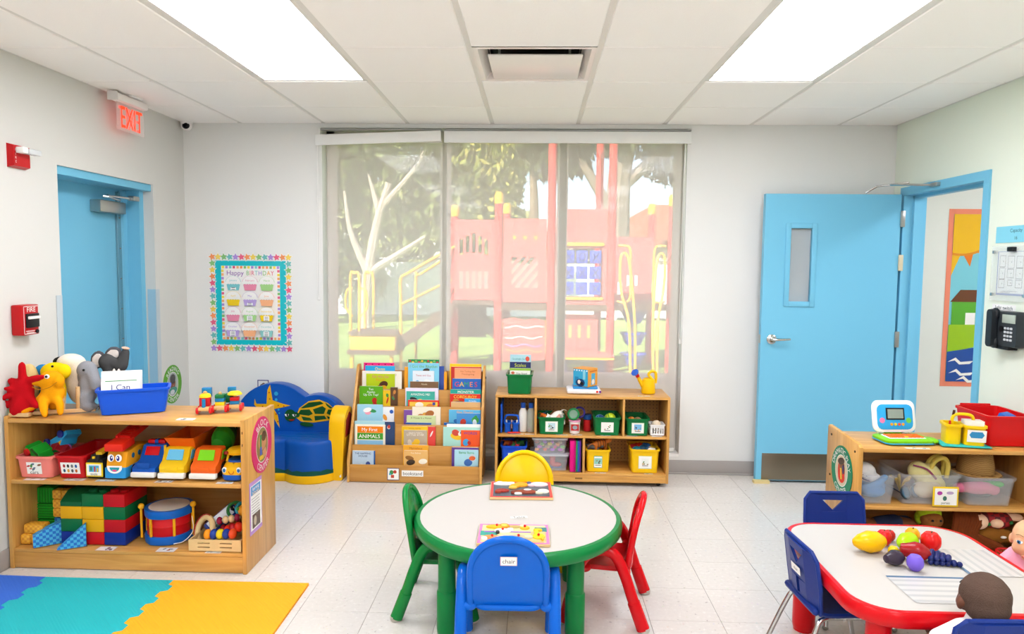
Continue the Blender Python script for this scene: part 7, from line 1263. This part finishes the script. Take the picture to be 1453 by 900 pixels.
# right wall: capacity sign, evacuation plan, switch, phone
t = thing('capacity_sign', 'light blue Capacity 16 sign on the pale green wall', 'sign'); t.matrix_world = onrightwall(XR-.002, 3.80, 1.708); p = PR(); p.rect(-.02, 0, .24, .088, '#84cfe2'); p.text('Capacity', 0.02, .02, .027, '#2a3a44'); p.text('16', .02, -.02, .026, '#2a3a44'); p.build('sheet', t)
t = thing('evacuation_plan', 'evacuation floor plan in a clear acrylic holder on the pale green wall', 'sign'); t.matrix_world = onrightwall(XR-.001, 3.795, 1.50); one('acrylic', BOX(.30, .295, .004), mat('#e8f0ee', .05, a=.28), t, T(0, 0, .012), sm=False)
for sx in (-1, 1):
    for sy in (-1, 1): one('standoff', CYL((sx*.128, sy*.115, 0), (sx*.128, sy*.115, .022), .009), CHROME, t)
p = PR(); p.rect(.0, 0, .225, .235, '#3a64b8'); p.rect(.0, .004, .212, .222, '#f2f2f0')
for x, y, w, h in ((-.07, .065, .045, .06), (-.07, .0, .045, .06), (-.07, -.055, .045, .045), (0, .06, .05, .065), (0, -.0, .05, .045), (.0, -.05, .035, .03), (.07, .06, .05, .06), (.07, -.0, .05, .055), (.07, -.055, .05, .04)): p.line([(x-w/2, y-h/2), (x+w/2, y-h/2), (x+w/2, y+h/2), (x-w/2, y+h/2), (x-w/2, y-h/2)], .0025, '#5a5a5a'); p.rect(x+.005, y, .006, .006, '#7a7a7a')
p.rect(0, -.095, .12, .003, '#8a8a8a'); p.rect(-.03, -.102, .08, .003, '#8a8a8a'); p.build('plan_sheet', t, T(0, 0, .004)); one('clip', BOX(.05, .024, .02, .003), BLACK, t, T(.02, .128, .022))
t = thing('switch_label', 'light switch word label on the pale green wall', 'label'); t.matrix_world = onrightwall(XR-.002, 3.84, 1.315); p = PR(); p.rect(0, 0, .19, .034, '#f2f1ee'); p.text('light switch', 0, 0, .031, '#222', .175); p.build('sheet', t)
t = thing('light_switch', 'white light switch plate partly behind the phone', 'switch'); t.matrix_world = onrightwall(XR-.001, 3.865, 1.215); one('plate', BOX(.075, .118, .006, .002), mat('#e9e7e2', .4), t, T(0, 0, .003)); one('rocker', BOX(.032, .065, .006, .002), mat('#f2f0ec', .35), t, T(0, 0, .008))
t = thing('wall_phone', 'dark grey desk phone mounted on the pale green wall', 'phone'); t.matrix_world = onrightwall(XR-.002, 3.745, 1.208); PB = mat('#2f3438', .4)
one('body', LOFT([rrect(.19, .185, .015, 0), rrect(.195, .19, .018, .03), rrect(.19, .18, .018, .055)]), PB, t); hs = one('handset', LOFT([rrect(.045, .20, .018, .06), rrect(.05, .205, .02, .075), rrect(.045, .20, .02, .092)]), mat('#22262a', .35), t, T(-.068, 0, 0)); one('earpiece', SPH(.027, .034, .022), mat('#22262a', .35), hs, T(.004, .075, .062)); one('mouthpiece', SPH(.027, .034, .022), mat('#22262a', .35), hs, T(.004, -.075, .062)); one('display', BOX(.10, .045, .006, .002), mat('#a8b4a8', .25), t, T(.035, .055, .056)); one('speaker', CYL((-.02, 0, .055), (-.02, 0, .058), .016), BLACK, t)
for r_ in range(4):
    for c_ in range(3): one('key', BOX(.016, .012, .006, .003), mat('#c8ccd0', .4), t, T(.012+.023*c_, .005-.02*r_, .057))
one('wall_bracket', BOX(.12, .03, .05, .005), BLACK, t, T(-.02, -.095, .028))
# hallway artwork
t = thing('hall_mural', 'painted paper mural of sun, house and waves in the hallway', 'mural', (0, 5.598, 0)); x0, x1, z0, z1 = 3.212, 3.78, .594, 1.99; p = PR(.0005); p.rect((x0+x1)/2, (z0+z1)/2, x1-x0, z1-z0, '#f08a6c'); xi, xj, zi, zj = x0+.04, x1-.04, z0+.04, z1-.04; cx = (xi+xj)/2; p.rect(cx, (zi+zj)/2, xj-xi, zj-zi, '#7cc8d4'); clip = lambda a: [(min(max(q[0], xi), xj), min(max(q[1], zi), zj)) for q in a]
for a, l, c in ((-98, .17, '#f0b81c'), (-80, .10, '#e87a1c'), (-60, .17, '#f0b81c'), (-40, .11, '#e87a1c'), (-20, .17, '#f0b81c')):
    q = [(3.32+r_*math.cos(rad(a+d)), 1.955+r_*math.sin(rad(a+d))) for d, r_ in ((-9, .30), (9, .30), (0, .32+l))]; p.poly(clip(q), c)
for r_, c in ((.33, '#e08a14'), (.312, '#f2bc16')): p.poly(clip([(3.32+r_*math.cos(rad(a)), 1.955+r_*math.sin(rad(a))) for a in range(0, 360, 6)]), c)
p.poly([(3.27, 1.08), (3.53, 1.08), (3.53, 1.28), (3.27, 1.28)], '#58a82c'); p.poly([(3.255, 1.265), (3.55, 1.265), (3.50, 1.36), (3.33, 1.36)], '#6a3a1c'); p.rect(3.415, 1.13, .075, .10, '#f0ece4'); p.poly([(xi, .86), (xj, .98), (xj, 1.09), (xi, 1.085)], '#9ac41c'); p.poly([(xi, zi), (xj, zi), (xj, .95), (xi, .87)], '#1c4a9a')
for x, z in ((3.26, .79), (3.27, .70), (3.33, .645), (3.55, .74)): p.poly([(x, z), (x+.06, z+.035), (x+.10, z), (x+.20, z+.01), (x+.17, z-.015), (x+.09, z-.02), (x+.055, z+.012)], '#f2efe8')
p.build('sheet', t, FRONT)
